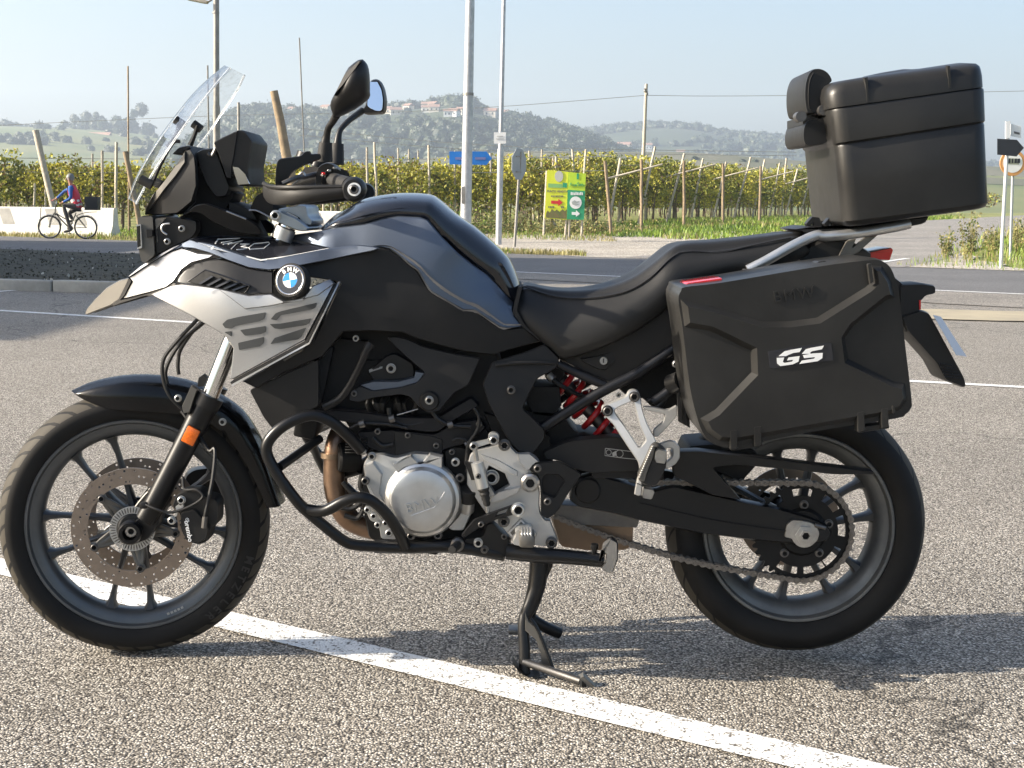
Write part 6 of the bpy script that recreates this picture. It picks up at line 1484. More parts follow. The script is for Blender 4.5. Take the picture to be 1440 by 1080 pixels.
# ------------------------------------------------------------------ frame and side covers
pair('rear_side_cover', lambda: panel(z('K', [(275, 705), (300, 694), (455, 650), (600, 582), (690, 522), (780, 455), (810, 455), (815, 660), (640, 740), (490, 805), (400, 770)]), [(790, 505, -.12), (860, 480, -.145), (950, 440, -.15), (850, 530, -.135)], .012, (2, .004), 14), 'matte', 45)
bk = part('lock_recess', panel(round_outline(z('K', [(360, 705), (440, 690), (535, 660), (515, 720), (470, 755), (430, 745)]), 3), -.142, .012, (2, .004), 0), 'plastic')
part('seat_lock', lathe([(0, .006), (.0085, .006), (.0095, .003), (.0095, -.01)], zp('K', 465, 711, -.148), AXY, seg=24), 'steel', bk); part('key_slot', rbox(zp('K', 465, 711, -.1545), (.0025, .002, .010), 0), 'dark', bk)
pair('frame_cover', lambda: panel(round_outline(z('F', [(275, 150), (420, 105), (500, 72), (560, 130), (555, 165), (520, 190), (470, 215), (435, 280), (405, 345), (440, 375), (500, 435), (498, 475), (450, 535), (385, 525), (345, 480), (300, 400), (260, 320), (235, 240)]), 4), [(690, 510, -.165), (780, 490, -.14), (720, 560, -.175), (690, 560, -.178), (745, 630, -.175), (760, 600, -.17)], .014, (3, .006), 12), 'matte', 45)
part('frame_cover_ridge', tube([zp('F', 290, 160, -.172), zp('F', 400, 150, -.166), zp('F', 545, 152, -.146)], .004, 8, 4), 'matte')
bolt(zp('F', 356, 265, -.182), .0085, 'dsteel')
def inner_tank(): return panel(z('D', [(170, 828), (330, 824), (500, 832), (600, 872), (720, 907), (860, 942), (1010, 960), (960, 1080), (850, 1240), (720, 1220)]), 0, .02)
pair('air_box_cover', lambda: panel(round_outline(z('O', [(720, 30), (800, 20), (900, 40), (1050, 110), (1340, 180), (1560, 215), (1450, 460), (1330, 520), (1190, 690), (1090, 705), (1000, 640), (930, 560), (850, 540), (600, 570), (470, 610), (380, 590), (400, 520), (480, 460), (600, 505), (840, 475), (1000, 430), (1068, 345), (975, 270), (830, 140)]), 4), [(545, 478, -.16), (640, 500, -.17), (680, 510, -.165), (510, 545, -.17), (600, 575, -.18), (600, 530, -.175), (640, 550, -.175)], .012, (2, .005), 12), 'matte', 45)
part('duct_lip', panel(z('O', [(475, 455), (600, 420), (830, 420), (965, 385), (975, 330), (1068, 345), (1000, 432), (840, 478), (600, 508)]), -.165, .03, (2, .012), 0), 'slate')
ab = part('throttle_cover', panel(round_outline(z('O', [(555, 330), (720, 190), (800, 170), (960, 260), (975, 340), (960, 400), (600, 420)]), 5), -.135, .05, (3, .006), 0), 'plastic')
bolt(zp('O', 762, 305, -.145), .0095, 'steel', ab); part('throttle_label', panel(z('O', [(565, 318), (590, 305), (600, 318), (655, 300), (660, 292), (685, 288), (683, 305), (600, 330), (568, 343)]), -.1362, .002, None, 0), 'greyl', ab)
part('cover_boss', lathe([(0, 0), (.019, 0), (.023, -.006), (.024, -.02)], zp('O', 1103, 600, -.186), AXY, seg=24), 'plastic'); bolt(zp('O', 1103, 590, -.189), .0085, 'steel')
bolt(zp('O', 433, 530, -.172), .006, 'dsteel')
# wiring and hoses under the cover
rr = random.Random(4)
for k in range(9):
    x0 = 590 + k * 45; part('hose', tube([zp('O', x0, 560 + rr.uniform(-10, 10), -.12), zp('O', x0 + rr.uniform(-50, 50), 620, -.145), zp('O', x0 + rr.uniform(-60, 60), 710, -.13)], rr.uniform(.004, .009), 8, 4), 'hose')
part('wire_tie', tube([zp('O', 815, 722, -.158), zp('O', 1003, 668, -.158)], .0012, 6, 1, sm=False), 'steel')
part('inner_filler', panel(z('F', [(60, 110), (290, 90), (330, 250), (300, 440), (180, 440), (60, 330), (0, 250)]), -.12, .24, (3, .01), 0), 'dark')  # dark filler added to close the see-through gap behind the covers
part('undertray', panel(z('K', [(480, 790), (640, 735), (830, 640), (860, 900), (700, 935), (640, 880), (560, 860)]), -.09, .18, (3, .01), 0), 'dark')
# main frame spars
pair('frame_spar', lambda: panel(round_outline(z('O', [(110, 660), (480, 690), (760, 730), (1000, 740), (1180, 740), (1334, 640), (1480, 560), (1560, 640), (1334, 770), (1180, 880), (1060, 880), (700, 830), (430, 800), (250, 770), (0, 720), (0, 700)]), 5), -.155, .04, (4, .01), 0), 'frame')
pair('subframe_tube', lambda: tube([zp('F', 490, 425, -.14), zp('F', 640, 330, -.145), zp('F', 770, 255, -.15), zp('F', 900, 190, -.152), zp('I', 110, 520, -.152), zp('I', 330, 420, -.15), zp('I', 800, 330, -.14)], .0125, 12, 3), 'frame')
pair('subframe_tube', lambda: tube([zp('F', 555, 155, -.13), zp('F', 660, 205, -.14), zp('F', 775, 255, -.145)], .0105, 12, 3), 'frame')
pair('subframe_tube', lambda: tube([zp('P', 520, 200, -.14), zp('P', 700, 100, -.15), zp('P', 780, 40, -.15)], .0085, 10, 2), 'frame')
bolt(zp('P', 282, 144, -.15), .005, 'steel')
for x, y in ((732, 100),): bolt(zp('G', x, y, -.165), .0075, 'alu')
# central mass: cylinder block, gearbox, airbox
part('airbox', panel(round_outline(z('D', [(120, 300), (600, 220), (1000, 600), (1120, 800), (1000, 1000), (700, 1100), (200, 1000), (60, 850)]), 8), -.105, .21, (6, .02), 0), 'dark')
part('cylinder_block', panel(round_outline(z('E', [(150, 380), (330, 200), (640, 190), (900, 330), (880, 520), (600, 560), (480, 540), (420, 440)]), 8), -.115, .23, (6, .02), 0), 'dark')
part('engine_case', panel(round_outline(z('M', [(170, 330), (80, 300), (95, 210), (300, 180), (600, 215), (900, 140), (1000, 330), (1000, 980), (500, 990), (400, 960), (170, 900), (120, 640), (130, 430)]), 8), -.125, .25, (6, .02), 0), 'dark')
part('cylinder_cover', panel(round_outline(z('M', [(100, 210), (330, 195), (590, 225), (720, 150), (880, 130), (920, 190), (800, 290), (650, 330), (640, 360), (560, 350), (470, 345), (340, 372), (250, 345), (190, 330), (120, 290)]), 5), -.150, .04, (4, .01), 0), 'frame')
part('cover_facet', panel(z('M', [(330, 205), (580, 240), (640, 260), (640, 350), (560, 348), (470, 342), (345, 366)]), -.153, .01, (2, .004), 0), 'plastic')
for k in range(6): part('cooling_fin', rbox(zp('M', 110, 230 + k * 18, -.1), (.05, .12, .003), .001, 1), 'dark')
part('oil_filter', lathe([(0, .05), (.030, .05), (.034, .045), (.034, 0)], zp('M', 110, 370, -.08), (-.9, -.3, 0), (0, 0, 1), 24), 'dark')
# silver alternator cover
cv = part('engine_cover', panel(round_outline(z('M', [(135, 440), (150, 390), (185, 355), (260, 350), (340, 375), (460, 345), (560, 352), (640, 365), (645, 460), (720, 520), (745, 620), (735, 730), (670, 815), (560, 870), (480, 880), (420, 850), (330, 800), (260, 720), (190, 640), (150, 540)]), 5), [(520, 650, -.168), (600, 640, -.178), (640, 700, -.178), (600, 750, -.178), (560, 700, -.182)], .06, (5, .014, 3), 14), 'alu', None, 40)
cc = zp('M', 515, 640, -.19)
part('cover_dome', lathe([(0, .026), (.040, .0260), (.064, .0252), (.069, .0235), (.073, .018), (.076, .011), (.083, .007), (.087, 0), (.088, -.02)], cc, (-.03, -1, .02), (1, 0, 0), 56), 'alu', cv, 25)
part('cover_rib', panel(z('M', [(330, 420), (440, 360), (470, 390), (500, 420), (560, 350), (640, 370), (640, 450), (560, 425), (470, 420), (400, 440), (350, 480)]), -.196, .03, (3, .012), 0), 'alu', cv)
part('cover_wedge', panel(z('M', [(140, 430), (200, 400), (260, 480), (245, 600), (300, 690), (200, 620), (150, 520)]), -.182, .03, (4, .012), 0), 'alu', cv)
tx = zp('M', 655, 592, -.2) - zp('M', 440, 744, -.2)
lx = Vector((math.cos(R(14)), 0, math.sin(R(14)))); text('lettering', 'BMW', face_mw(zp('M', 512, 680, -.2178), lx, (0, 0, 1)), .032, B['alu'], cv, ext=.003, space=1.05)
part('raised_line', tube([zp('M', 440, 745, -.2172), zp('M', 590, 690, -.2172), zp('M', 655, 592, -.2162)], .0013, 6, 1, sm=False), 'alu', cv)
for x, y, mm in ((194, 368, 'steel'), (152, 522, 'dsteel'), (750, 504, 'dsteel'), (722, 404, 'alu'), (440, 872, 'dsteel'), (612, 866, 'dsteel'), (345, 925, 'steel'), (865, 910, 'alu'), (905, 958, 'dsteel'), (302, 852, 'alu')): bolt(zp('M', x, y, -.187 if x not in (722,) else -.17), .0085, mm)
part('gearbox_case', panel(round_outline(z('M', [(670, 820), (745, 740), (760, 650), (840, 660), (830, 720), (775, 840), (700, 840)]), 4), -.165, .05, (3, .008), 0), 'alu')
part('filler_cap', lathe([(0, .03), (.019, .03), (.021, .026), (.021, .006), (.022, 0)], zp('M', 798, 640, -.168), (.1, -.45, .9), (1, 0, 0), 24), 'plastic'); part('filler_neck', lathe([(.018, .0), (.018, -.03), (0, -.03)], zp('M', 798, 642, -.168), (.1, -.45, .9), (1, 0, 0), 24), 'alu')
part('clutch_housing', panel(round_outline(z('M', [(650, 330), (740, 300), (820, 330), (810, 470), (790, 580), (740, 560), (730, 490), (660, 450)]), 6), -.155, .05, (4, .012), 0), 'dark')
# water pump and fittings at the front
part('pump_body', panel(round_outline(z('M', [(140, 690), (200, 700), (260, 760), (290, 800), (350, 850), (350, 900), (250, 895), (235, 800), (180, 780)]), 4), -.15, .05, (3, .01), 0), 'alu')
for pts in (((150, 590), (120, 660), (60, 700), (-10, 690)), ((10, 530), (60, 590), (140, 660)), ((130, 480), (120, 560), (150, 600)), ((140, 700), (100, 760), (20, 740))): part('hose', tube([zp('M', x, y, -.12) for x, y in pts], .006, 8, 4), 'hose')
for x, y in ((165, 705), (205, 745), (230, 800), (280, 790)): bolt(zp('M', x, y, -.165), .007, 'alu')
for pts, Y_, r_ in (([(560, 40), (600, 120), (690, 170), (820, 180)], -.16, .005), ([(300, 60), (320, 130), (420, 170), (520, 150)], -.15, .006), ([(840, 60), (870, 120), (860, 200), (800, 300), (790, 420)], -.175, .004), ([(700, 270), (740, 255), (800, 280), (800, 400), (790, 470)], -.172, .003), ([(200, 250), (260, 300), (330, 290)], -.155, .0045), ([(60, 190), (130, 160), (300, 165), (420, 190)], -.16, .004), ([(960, 320), (900, 400), (880, 470)], -.17, .004)):
    part('cable', tube([zp('M', x, y, Y_) for x, y in pts], r_, 8, 4), 'hose')
for x, y in ((690, 168), (800, 290), (320, 130), (130, 162)): part('cable_clamp', lathe([(0, .006), (.009, .006), (.009, -.006), (0, -.006)], zp('M', x, y, -.166), (1, 0, .3), (0, 0, 1), 12), 'dsteel')
for x, y in ((230, 210), (420, 235), (600, 300), (870, 165), (700, 340)): bolt(zp('M', x, y, -.158), .006, 'dsteel')
# exhaust headers
for Y, dx in ((-.075, 0), (.03, 14)):
    part('exhaust_header', tube([zp('E', 420 + dx, 490, Y + .02), zp('E', 395 + dx, 560, Y), zp('E', 388 + dx, 660, Y), zp('E', 395 + dx, 760, Y), zp('E', 430 + dx, 850, Y), zp('E', 490 + dx, 895, Y + .01), zp('E', 600, 925, Y + .02), zp('E', 760, 945, 0)], [.022, .0245, .025, .0245, .024, .023, .022], 16, 4), 'exh')
part('exhaust_clamp', tube([zp('E', 384, 590, -.077), zp('E', 383, 612, -.077)], .028, 16, 1, sm=False), 'exh2')
part('collector', panel(round_outline(z('F', [(520, 800), (600, 790), (880, 800), (875, 930), (840, 950), (680, 952), (560, 935)]), 8), -.095, .19, (8, .04, 3), 0), 'exh2')
part('collector_shield', panel(round_outline(z('F', [(540, 745), (760, 760), (900, 810), (890, 850), (600, 835), (530, 800)]), 4), -.10, .05, (3, .01), 0), 'dsteel')
# crash bars
def bars(): return tube([zp('E', x, y, Y) for x, y, Y in ((505, 580, -.19), (440, 510, -.215), (370, 455, -.235), (290, 432, -.245), (190, 468, -.255), (120, 530, -.255), (105, 590, -.255), (150, 680, -.255), (230, 790, -.25), (290, 850, -.24), (400, 940, -.225), (460, 975, -.215), (560, 985, -.205), (700, 990, -.20))], .0128, 14, 4)
pair('crash_bar', bars, 'black_metal', 60)
pair('crash_bar_loop', lambda: tube([zp('E', x, y, Y) for x, y, Y in ((275, 830, -.243), (350, 835, -.255), (430, 795, -.268), (500, 778, -.27), (560, 800, -.262), (620, 860, -.245), (665, 930, -.225), (690, 985, -.205))], .0128, 14, 4), 'black_metal', 60)
pair('crash_bar_strut', lambda: tube([zp('E', 160, 650, -.25), zp('E', 330, 530, -.13)], .010, 12, 1, sm=False), 'black_metal')
part('crash_bar_strut', tube([zp('E', 300, 555, .12), zp('E', 345, 660, .2), zp('E', 470, 780, .24)], .010, 12, 2), 'black_metal'); part('crash_bar_strut', tube([zp('E', 430, 680, -.05), zp('E', 500, 660, -.09)], .012, 12, 1, sm=False), 'black_metal')
part('bar_tip', lathe([(0, .012), (.007, .010), (.0105, 0)], zp('E', 505, 580, -.19), (.8, .2, -.55), (0, 0, 1), 14), 'steel')
pair('lower_frame_rail', lambda: tube([zp('E', 560, 985, -.19), zp('E', 720, 988, -.185), zp('E', 900, 985, -.18), zp('F', 330, 960, -.17)], .0155, 12, 3), 'black_metal')
part('skid_plate', panel(round_outline(z('M', [(400, 940), (700, 900), (900, 930), (980, 1000), (900, 1000), (620, 985), (600, 1000), (530, 990), (480, 970)]), 5), -.15, .3, (4, .015), 0), 'dark')
for x, y, s in ((735, 925, .016),): part('adjuster', lathe([(0, .012), (.6 * s, .012), (s, .006), (s, -.01)], zp('M', x, y, -.195), AXY, seg=10), 'dsteel')
# silver frame plate
PL = [(680, 600, -.188), (720, 600, -.192), (760, 640, -.195), (700, 680, -.195), (760, 720, -.197), (770, 770, -.198), (690, 720, -.19)]
plate = z('N', [(80, 380), (105, 290), (140, 262), (200, 250), (300, 225), (330, 195), (365, 205), (390, 245), (430, 285), (510, 280), (560, 310), (585, 345), (560, 410), (585, 560), (580, 640), (590, 700), (625, 745), (655, 740), (685, 820), (710, 885), (705, 915), (680, 930), (530, 918), (400, 905), (370, 850), (330, 800), (265, 750), (215, 700), (150, 610), (80, 500)])
fp = part('frame_plate', panel(round_outline(plate, 3), PL, .022, (2.5, .006), 12, holes=[z('N', [(235, 372), (345, 425), (372, 500), (275, 558), (225, 480), (215, 420)])]), 'aluplate', None, 40)
part('plate_rib', panel(z('N', [(170, 285), (300, 330), (430, 405), (430, 445), (330, 400), (200, 330)]), [(q[0], q[1], q[2] - .006) for q in PL], .012, (2, .006), 0), 'aluplate', fp)
part('plate_rib', panel(z('N', [(240, 600), (300, 545), (460, 508), (430, 560), (330, 605), (240, 632)]), [(q[0], q[1], q[2] - .012) for q in PL], .016, (2.5, .011), 0), 'aluplate', fp)
part('plate_rib', panel(z('N', [(430, 285), (515, 285), (580, 340), (555, 350), (500, 410), (440, 340)]), [(q[0], q[1], q[2] - .008) for q in PL], .012, (2, .006), 0), 'aluplate', fp)
part('plate_pocket', panel(z('N', [(355, 830), (455, 730), (565, 835), (535, 920), (420, 905)]), [(q[0], q[1], q[2] - .0075) for q in PL], .006, (2.5, .003), 0, ), 'aluplate', fp)
part('plate_pocket_floor', panel(z('N', [(380, 830), (455, 755), (540, 835), (515, 890), (425, 885)]), [(q[0], q[1], q[2] - .0085) for q in PL], .003, None, 0), 'greyp', fp)
part('plate_backing', panel(z('N', [(200, 350), (400, 420), (390, 520), (250, 580), (190, 480)]), -.165, .02, None, 0), 'dark'); bolt(zp('N', 252, 448, -.175), .015, 'alu', fp); 
for x, y, r_, mm in ((340, 225, .0115, 'dsteel'), (336, 752, .0115, 'dsteel'), (665, 898, .0115, 'dsteel'), (568, 386, .008, 'dsteel'), (637, 614, .0075, 'dsteel')): bolt(zp('N', x, y, -.203 if x < 500 or y > 800 else -.215), r_, mm, fp)
pv = part('pivot_washer', lathe([(.010, .014), (.016, .014), (.021, .010), (.0225, 0)], zp('N', 517, 482, -.200), AXY, seg=32), 'steel', fp); part('pivot_socket', lathe([(0, .011), (.0102, .011)], zp('N', 517, 482, -.200), AXY, seg=6), 'dark', fp)
part('pivot_filler', panel(z('F', [(240, 360), (400, 400), (520, 460), (540, 620), (430, 640), (300, 520)]), -.135, .2, (3, .01), 0), 'dark')  # dark filler added where bright ground showed past the frame plate
# gear linkage
part('shift_arm', panel(round_outline(z('N', [(110, 225), (140, 205), (230, 185), (228, 150), (255, 132), (295, 140), (308, 170), (295, 205), (265, 215), (230, 218), (150, 245), (115, 245)]), 3), -.215, .01, (1.5, .004), 0), 'alu'); bolt(zp('N', 267, 190, -.217), .010, 'steel'); bolt(zp('N', 128, 232, -.218), .0085, 'steel')
part('shift_rod', tube([zp('N', 135, 250, -.214), zp('N', 150, 335, -.214)], .0055, 10, 1, sm=False), 'steel')
part('quickshifter', tube([zp('N', 152, 345, -.214), zp('N', 195, 520, -.214)], .0145, 16, 1, sm=False), 'alu'); part('shifter_clip', panel(z('N', [(60, 345), (120, 350), (150, 440), (150, 470), (110, 470), (85, 400)]), -.205, .02, (1.5, .004), 0), 'plastic'); bolt(zp('N', 160, 440, -.229), .0055, 'dsteel')
part('shifter_boot', lathe([(.012, 0), (.0135, .006), (.010, .012), (.0115, .017), (.009, .023), (.010, .028), (.0075, .034), (.0085, .039), (.006, .045), (.0, .046)], zp('N', 192, 512, -.214), zp('N', 222, 640, -.214) - zp('N', 192, 512, -.214), (0, 1, 0), 16), 'rubber')
part('shift_rod', tube([zp('N', 215, 625, -.214), zp('N', 226, 690, -.214)], .0055, 10, 1, sm=False), 'steel')
part('shift_lever', panel(round_outline(z('N', [(40, 850), (130, 740), (230, 700), (395, 640), (470, 645), (480, 690), (300, 735), (180, 790), (60, 870)]), 4), -.225, .012, (2, .004), 0, holes=[z('N', [(285, 715), (300, 690), (365, 665), (350, 695)])]), 'black_metal'); bolt(zp('N', 437, 670, -.232), .0145, 'alu'); bolt(zp('N', 178, 772, -.228), .006, 'dsteel')
part('shift_peg', lathe([(0, .05), (.008, .05), (.010, .045), (.010, 0)], zp('M', 735, 930, -.21), (-.2, -1, 0), (1, 0, 0), 14), 'rubber')
part('peg_hinge', panel(round_outline(z('N', [(395, 885), (420, 850), (410, 820), (440, 800), (520, 795), (540, 830), (525, 870), (525, 915), (470, 930), (400, 915)]), 3), -.25, .05, (2, .006), 0), 'alu')
part('foot_peg', rbox(zp('N', 495, 868, -.285), (.034, .075, .028), .006, 2), 'greyp')
for k in range(4): part('peg_tooth', rbox(zp('N', 462 + k * 20, 822, -.285), (.005, .07, .008), .001, 1), 'alu')
# sensor block and side stand
part('stand_switch', panel(round_outline(z('N', [(215, 770), (265, 755), (330, 830), (385, 870), (385, 980), (340, 1005), (250, 1000), (190, 960), (50, 960), (60, 870), (190, 850)]), 5), -.185, .06, (4, .012), 0), 'plastic')
for x, y in ((160, 900), (338, 856), (204, 946)): bolt(zp('N', x, y, -.192), .009 if x == 160 else .006, 'alu' if x == 160 else 'dsteel')
ss = part('side_stand', tube([zp('F', 340, 945, -.195), zp('F', 450, 960, -.205), zp('F', 600, 970, -.215), zp('F', 750, 985, -.225)], [.019, .0175, .0165, .0155], 14, 3), 'black_metal')
part('side_stand_foot', panel(round_outline(z('F', [(730, 990), (745, 915), (775, 892), (805, 910), (806, 975), (785, 1038), (762, 1038), (735, 1018), (755, 995), (758, 960), (740, 940)]), 2), -.25, .012, (2, .004), 0), 'steel', ss); part('side_stand_pad', panel(round_outline(z('F', [(760, 900), (785, 893), (808, 912), (808, 980), (786, 1036), (795, 980), (795, 930)]), 2), -.246, .03, (1, .003), 0), 'black_metal', ss)
part('stand_knob', lathe([(0, .012), (.008, .011), (.009, .004), (.006, -.004), (.006, -.02)], zp('F', 708, 935, -.225), (0, -.2, 1), (1, 0, 0), 14), 'black_metal', ss)
# rear chain-side guard and swingarm
part('heel_guard', panel(round_outline(z('F', [(430, 602), (445, 575), (475, 572), (560, 565), (620, 598), (655, 622), (600, 700), (555, 775), (512, 812), (482, 795), (480, 680), (470, 625), (450, 618)]), 4), [(745, 655, -.205), (820, 665, -.19), (770, 725, -.205), (790, 650, -.20)], .012, (2.5, .005), 12, holes=[round_outline(z('F', [(490, 640), (500, 622), (560, 625), (582, 650), (540, 720), (490, 700)]), 3)]), 'matte'); part('heel_guard_web', panel(z('F', [(480, 620), (600, 620), (590, 660), (530, 740), (482, 750)]), -.188, .006, None, 0), 'frame')
part('swingarm_cover', panel(round_outline(z('F', [(490, 525), (600, 480), (800, 460), (860, 480), (940, 560), (1000, 590), (1000, 640), (860, 610), (700, 620), (620, 600), (560, 565), (500, 560)]), 5), -.155, .05, (3, .01), 0), 'matte')
part('sticker_frame', tube([zp('G', x, y, -.157) for x, y in ((417, 478), (500, 488), (590, 500), (590, 530), (500, 522), (415, 510), (417, 478))], .0008, 5, 1, sm=False), 'greyl')
for x, y, r_ in ((432, 496, .0065), (480, 502, .009)): part('sticker_mark', lathe([(r_ - .0012, 0), (r_ - .0012, .0006), (r_, .0006), (r_, 0)], zp('G', x, y, -.1575), AXY, seg=20), 'greyl')
part('sticker_mark', panel(z('G', [(448, 498), (465, 490), (468, 510), (450, 514)]), -.1577, .001, None, 0), 'greyl')
arm_near = z('F', [(620, 640), (700, 620), (860, 660), (960, 690)]) + z('H', [(140, 360), (430, 425), (560, 450), (700, 490), (770, 520), (790, 555), (770, 590), (640, 600), (420, 580), (240, 555), (0, 505)]) + z('F', [(800, 790), (640, 760), (600, 730)])
pair('swingarm', lambda: panel(round_outline(arm_near, 5), [(830, 680, -.13), (1000, 720, -.125), (1150, 745, -.122), (900, 720, -.13)], .038, (4, .01), 14), 'black_metal')
part('swingarm_crease', tube([zp('H', 0, 430, -.135), zp('H', 300, 500, -.132), zp('H', 600, 545, -.130)], .0012, 6, 4), 'frame')
part('swingarm_cap', lathe([(0, .004), (.026, .004), (.030, 0), (.030, -.01)], zp('F', 680, 690, -.135), AXY, seg=28), 'black_metal')
part('chain_slider', panel(round_outline(z('F', [(690, 610), (760, 592), (900, 610), (1000, 620), (1000, 650), (860, 640), (700, 640)]), 3), -.14, .03, (2, .006), 0), 'plastic')
part('chain_guard', panel(round_outline(z('H', [(130, 220), (240, 215), (470, 240), (700, 270), (960, 300), (965, 315), (800, 315), (620, 295), (400, 275), (300, 285), (330, 320), (420, 420), (300, 400), (140, 320)]), 4), -.145, .045, (2, .008), 0), 'plastic')
part('adjuster_plate', panel(round_outline(z('Q', [(590, 640), (605, 555), (650, 515), (780, 530), (840, 560), (870, 620), (850, 690), (810, 715), (700, 690), (590, 655)]), 4), -.130, .01, (1.5, .002), 0), 'steel'); part('adjuster_bolt', tube([zp('Q', 830, 560, -.132), zp('Q', 915, 582, -.132)], .005, 8, 1, sm=False), 'dsteel')
part('hugger', panel(round_outline(z('H', [(200, 190), (330, 180), (470, 210), (500, 260), (420, 350), (300, 300), (180, 240)]), 5), -.08, .16, (5, .02), 0), 'dark')
# shock absorber
sa, sb = zp('G', 215, 165, -.05), zp('G', 470, 450, -.05); ax = (sb - sa); L_ = ax.length; ax.normalize(); u_ = Vector((0, 1, 0)); v_ = ax.cross(u_)
sh = part('shock_absorber', tube([sa - ax * .03, sb], .016, 14, 1, sm=False), 'dsteel')
part('spring', tube([sa + ax * (L_ * t / 90) + (u_ * math.cos(t * .43) + v_ * math.sin(t * .43)) * .034 for t in range(91)], .0072, 8, 1), 'red', sh)
part('shock_mount', lathe([(0, .03), (.02, .03), (.024, .02), (.024, -.02), (0, -.02)], sa - ax * .02, AXY, seg=20), 'dark', sh)
part('shock_hose', tube([zp('G', 165, 155, -.1), zp('G', 215, 195, -.11), zp('G', 290, 235, -.1), zp('G', 340, 250, -.08)], .005, 8, 4), 'hose'); part('hose_fitting', tube([zp('G', 165, 150, -.1), zp('G', 185, 170, -.105)], .009, 10, 1, sm=False), 'alu')
part('battery_box', panel(z('F', [(410, 300), (440, 250), (560, 250), (570, 330), (530, 380), (450, 370)]), -.10, .15, (2, .006), 0), 'dark')
part('rear_block', panel(z('F', [(400, 350), (560, 360), (640, 450), (860, 480), (880, 560), (560, 560), (480, 500)]), -.10, .16, (3, .01), 0), 'dark')
# pillion foot-rest hanger
hg = part('pillion_hanger', panel(round_outline(z('P', [(145, 265), (155, 230), (190, 220), (250, 195), (340, 160), (365, 110), (400, 98), (440, 110), (460, 160), (475, 260), (510, 370), (570, 480), (600, 560), (560, 640), (500, 720), (470, 800), (470, 900), (450, 960), (412, 940), (430, 840), (455, 740), (440, 680), (350, 550), (240, 380), (170, 310)]), 4), [(850, 575, -.19), (895, 550, -.19), (900, 640, -.225), (895, 690, -.235)], .016, (2.5, .005), 0, holes=[round_outline(z('P', [(250, 265), (300, 235), (395, 195), (415, 240), (450, 380), (505, 510), (460, 560), (440, 560), (345, 410), (265, 300)]), 3)]), 'aluplate')
part('hanger_brace', panel(round_outline(z('P', [(480, 235), (560, 240), (680, 268), (750, 225), (752, 310), (690, 385), (600, 480), (560, 480), (565, 420), (640, 360), (655, 300), (600, 290), (490, 265)]), 3), -.20, .014, (2, .004), 0), 'aluplate', hg)
part('hanger_loop', panel(round_outline(z('P', [(600, 540), (690, 508), (730, 515), (775, 560), (775, 650), (740, 700), (660, 745), (655, 690), (715, 640), (720, 575), (680, 565), (640, 590)]), 3), -.21, .014, (2, .004), 0), 'aluplate', hg)
for x, y in ((195, 270), (410, 158)): bolt(zp('P', x, y, -.195), .0105, 'dsteel', hg)
part('hanger_bush', tube([zp('P', 195, 270, -.2), zp('P', 195, 270, -.13)], .012, 12, 1, sm=False), 'dark', hg)
pg = part('pillion_peg', panel(round_outline(z('P', [(445, 800), (500, 690), (560, 560), (600, 540), (670, 590), (670, 700), (640, 790), (590, 870), (520, 880), (450, 835)]), 4), -.275, .05, (3, .008), 0), 'rubber')
part('peg_edge', panel(round_outline(z('P', [(440, 800), (550, 550), (580, 560), (560, 640), (520, 740), (490, 840), (445, 830)]), 2), -.28, .02, (1.5, .004), 0), 'greyp', pg)
for k in range(15): part('peg_rib', rbox(zp('P', 452 + k * 7.6, 800 - k * 17.5, -.2815), (.0055, .004, .003), .0008, 1, Matrix.Rotation(R(-20), 3, 'Y')), 'steel', pg)
part('peg_cap', panel(round_outline(z('P', [(575, 600), (600, 575), (668, 592), (668, 660), (655, 700), (585, 690), (568, 655)]), 2), -.284, .03, (2, .006), 0), 'steel', pg)
part('peg_bracket', panel(round_outline(z('P', [(480, 885), (560, 900), (575, 920), (550, 985), (470, 970)]), 3), -.26, .04, (2, .006), 0), 'steel', pg); part('peg_spring', panel(z('P', [(412, 940), (428, 850), (470, 870), (460, 950)]), -.262, .014, (1, .003), 0), 'aluplate', pg)
# silencer stub, pannier carrier and cables behind the hanger
for pts, r_ in ((((560, 205), (640, 150), (700, 100)), .012), (((600, 240), (660, 150), (720, 110)), .010)): part('carrier_tube', tube([zp('P', x, y, -.17) for x, y in pts], r_, 10, 3), 'frame')
for k in range(3): part('carrier_fin', panel(z('P', [(750 + k * 30, 130 - k * 20), (775 + k * 30, 120 - k * 20), (800 + k * 28, 380 + k * 15), (760 + k * 28, 355 + k * 15)]), -.21 + k * .012, .008, (1, .002), 0), 'plastic')
part('carrier_joint', tube([zp('P', 700, 60, -.18), zp('P', 780, 30, -.20)], .022, 14, 1, sm=False), 'plastic')
# centre stand
cs = part('centre_stand', tube([zp('L', 490, 140, -.105), zp('L', 480, 330, -.115), zp('L', 440, 460, -.125), zp('L', 400, 560, -.135), zp('L', 405, 720, -.15), zp('L', 405, 860, -.16)], [.022, .0215, .017, .0135, .0135, .0135], 14, 4), 'black_metal')
part('stand_blade', panel(z('L', [(445, 140), (590, 140), (570, 240), (520, 350), (460, 480), (430, 540), (400, 500), (420, 380), (440, 250)]), -.115, .02, (2, .006), 0), 'black_metal', cs)
part('stand_gusset', panel(z('L', [(410, 505), (430, 560), (470, 590), (580, 840), (550, 850), (505, 830), (500, 740), (470, 660), (410, 610)]), -.155, .005, (1, .001), 0), 'greyp', cs)
part('stand_gusset_edge', tube([zp('L', 440, 540, -.15), zp('L', 490, 620, -.155), zp('L', 575, 840, -.165)], .0045, 8, 3), 'black_metal', cs)
part('stand_tread', tube([zp('L', 400, 790, -.16), zp('L', 560, 845, -.19), zp('L', 735, 905, -.235)], .0095, 12, 2), 'dsteel', cs)
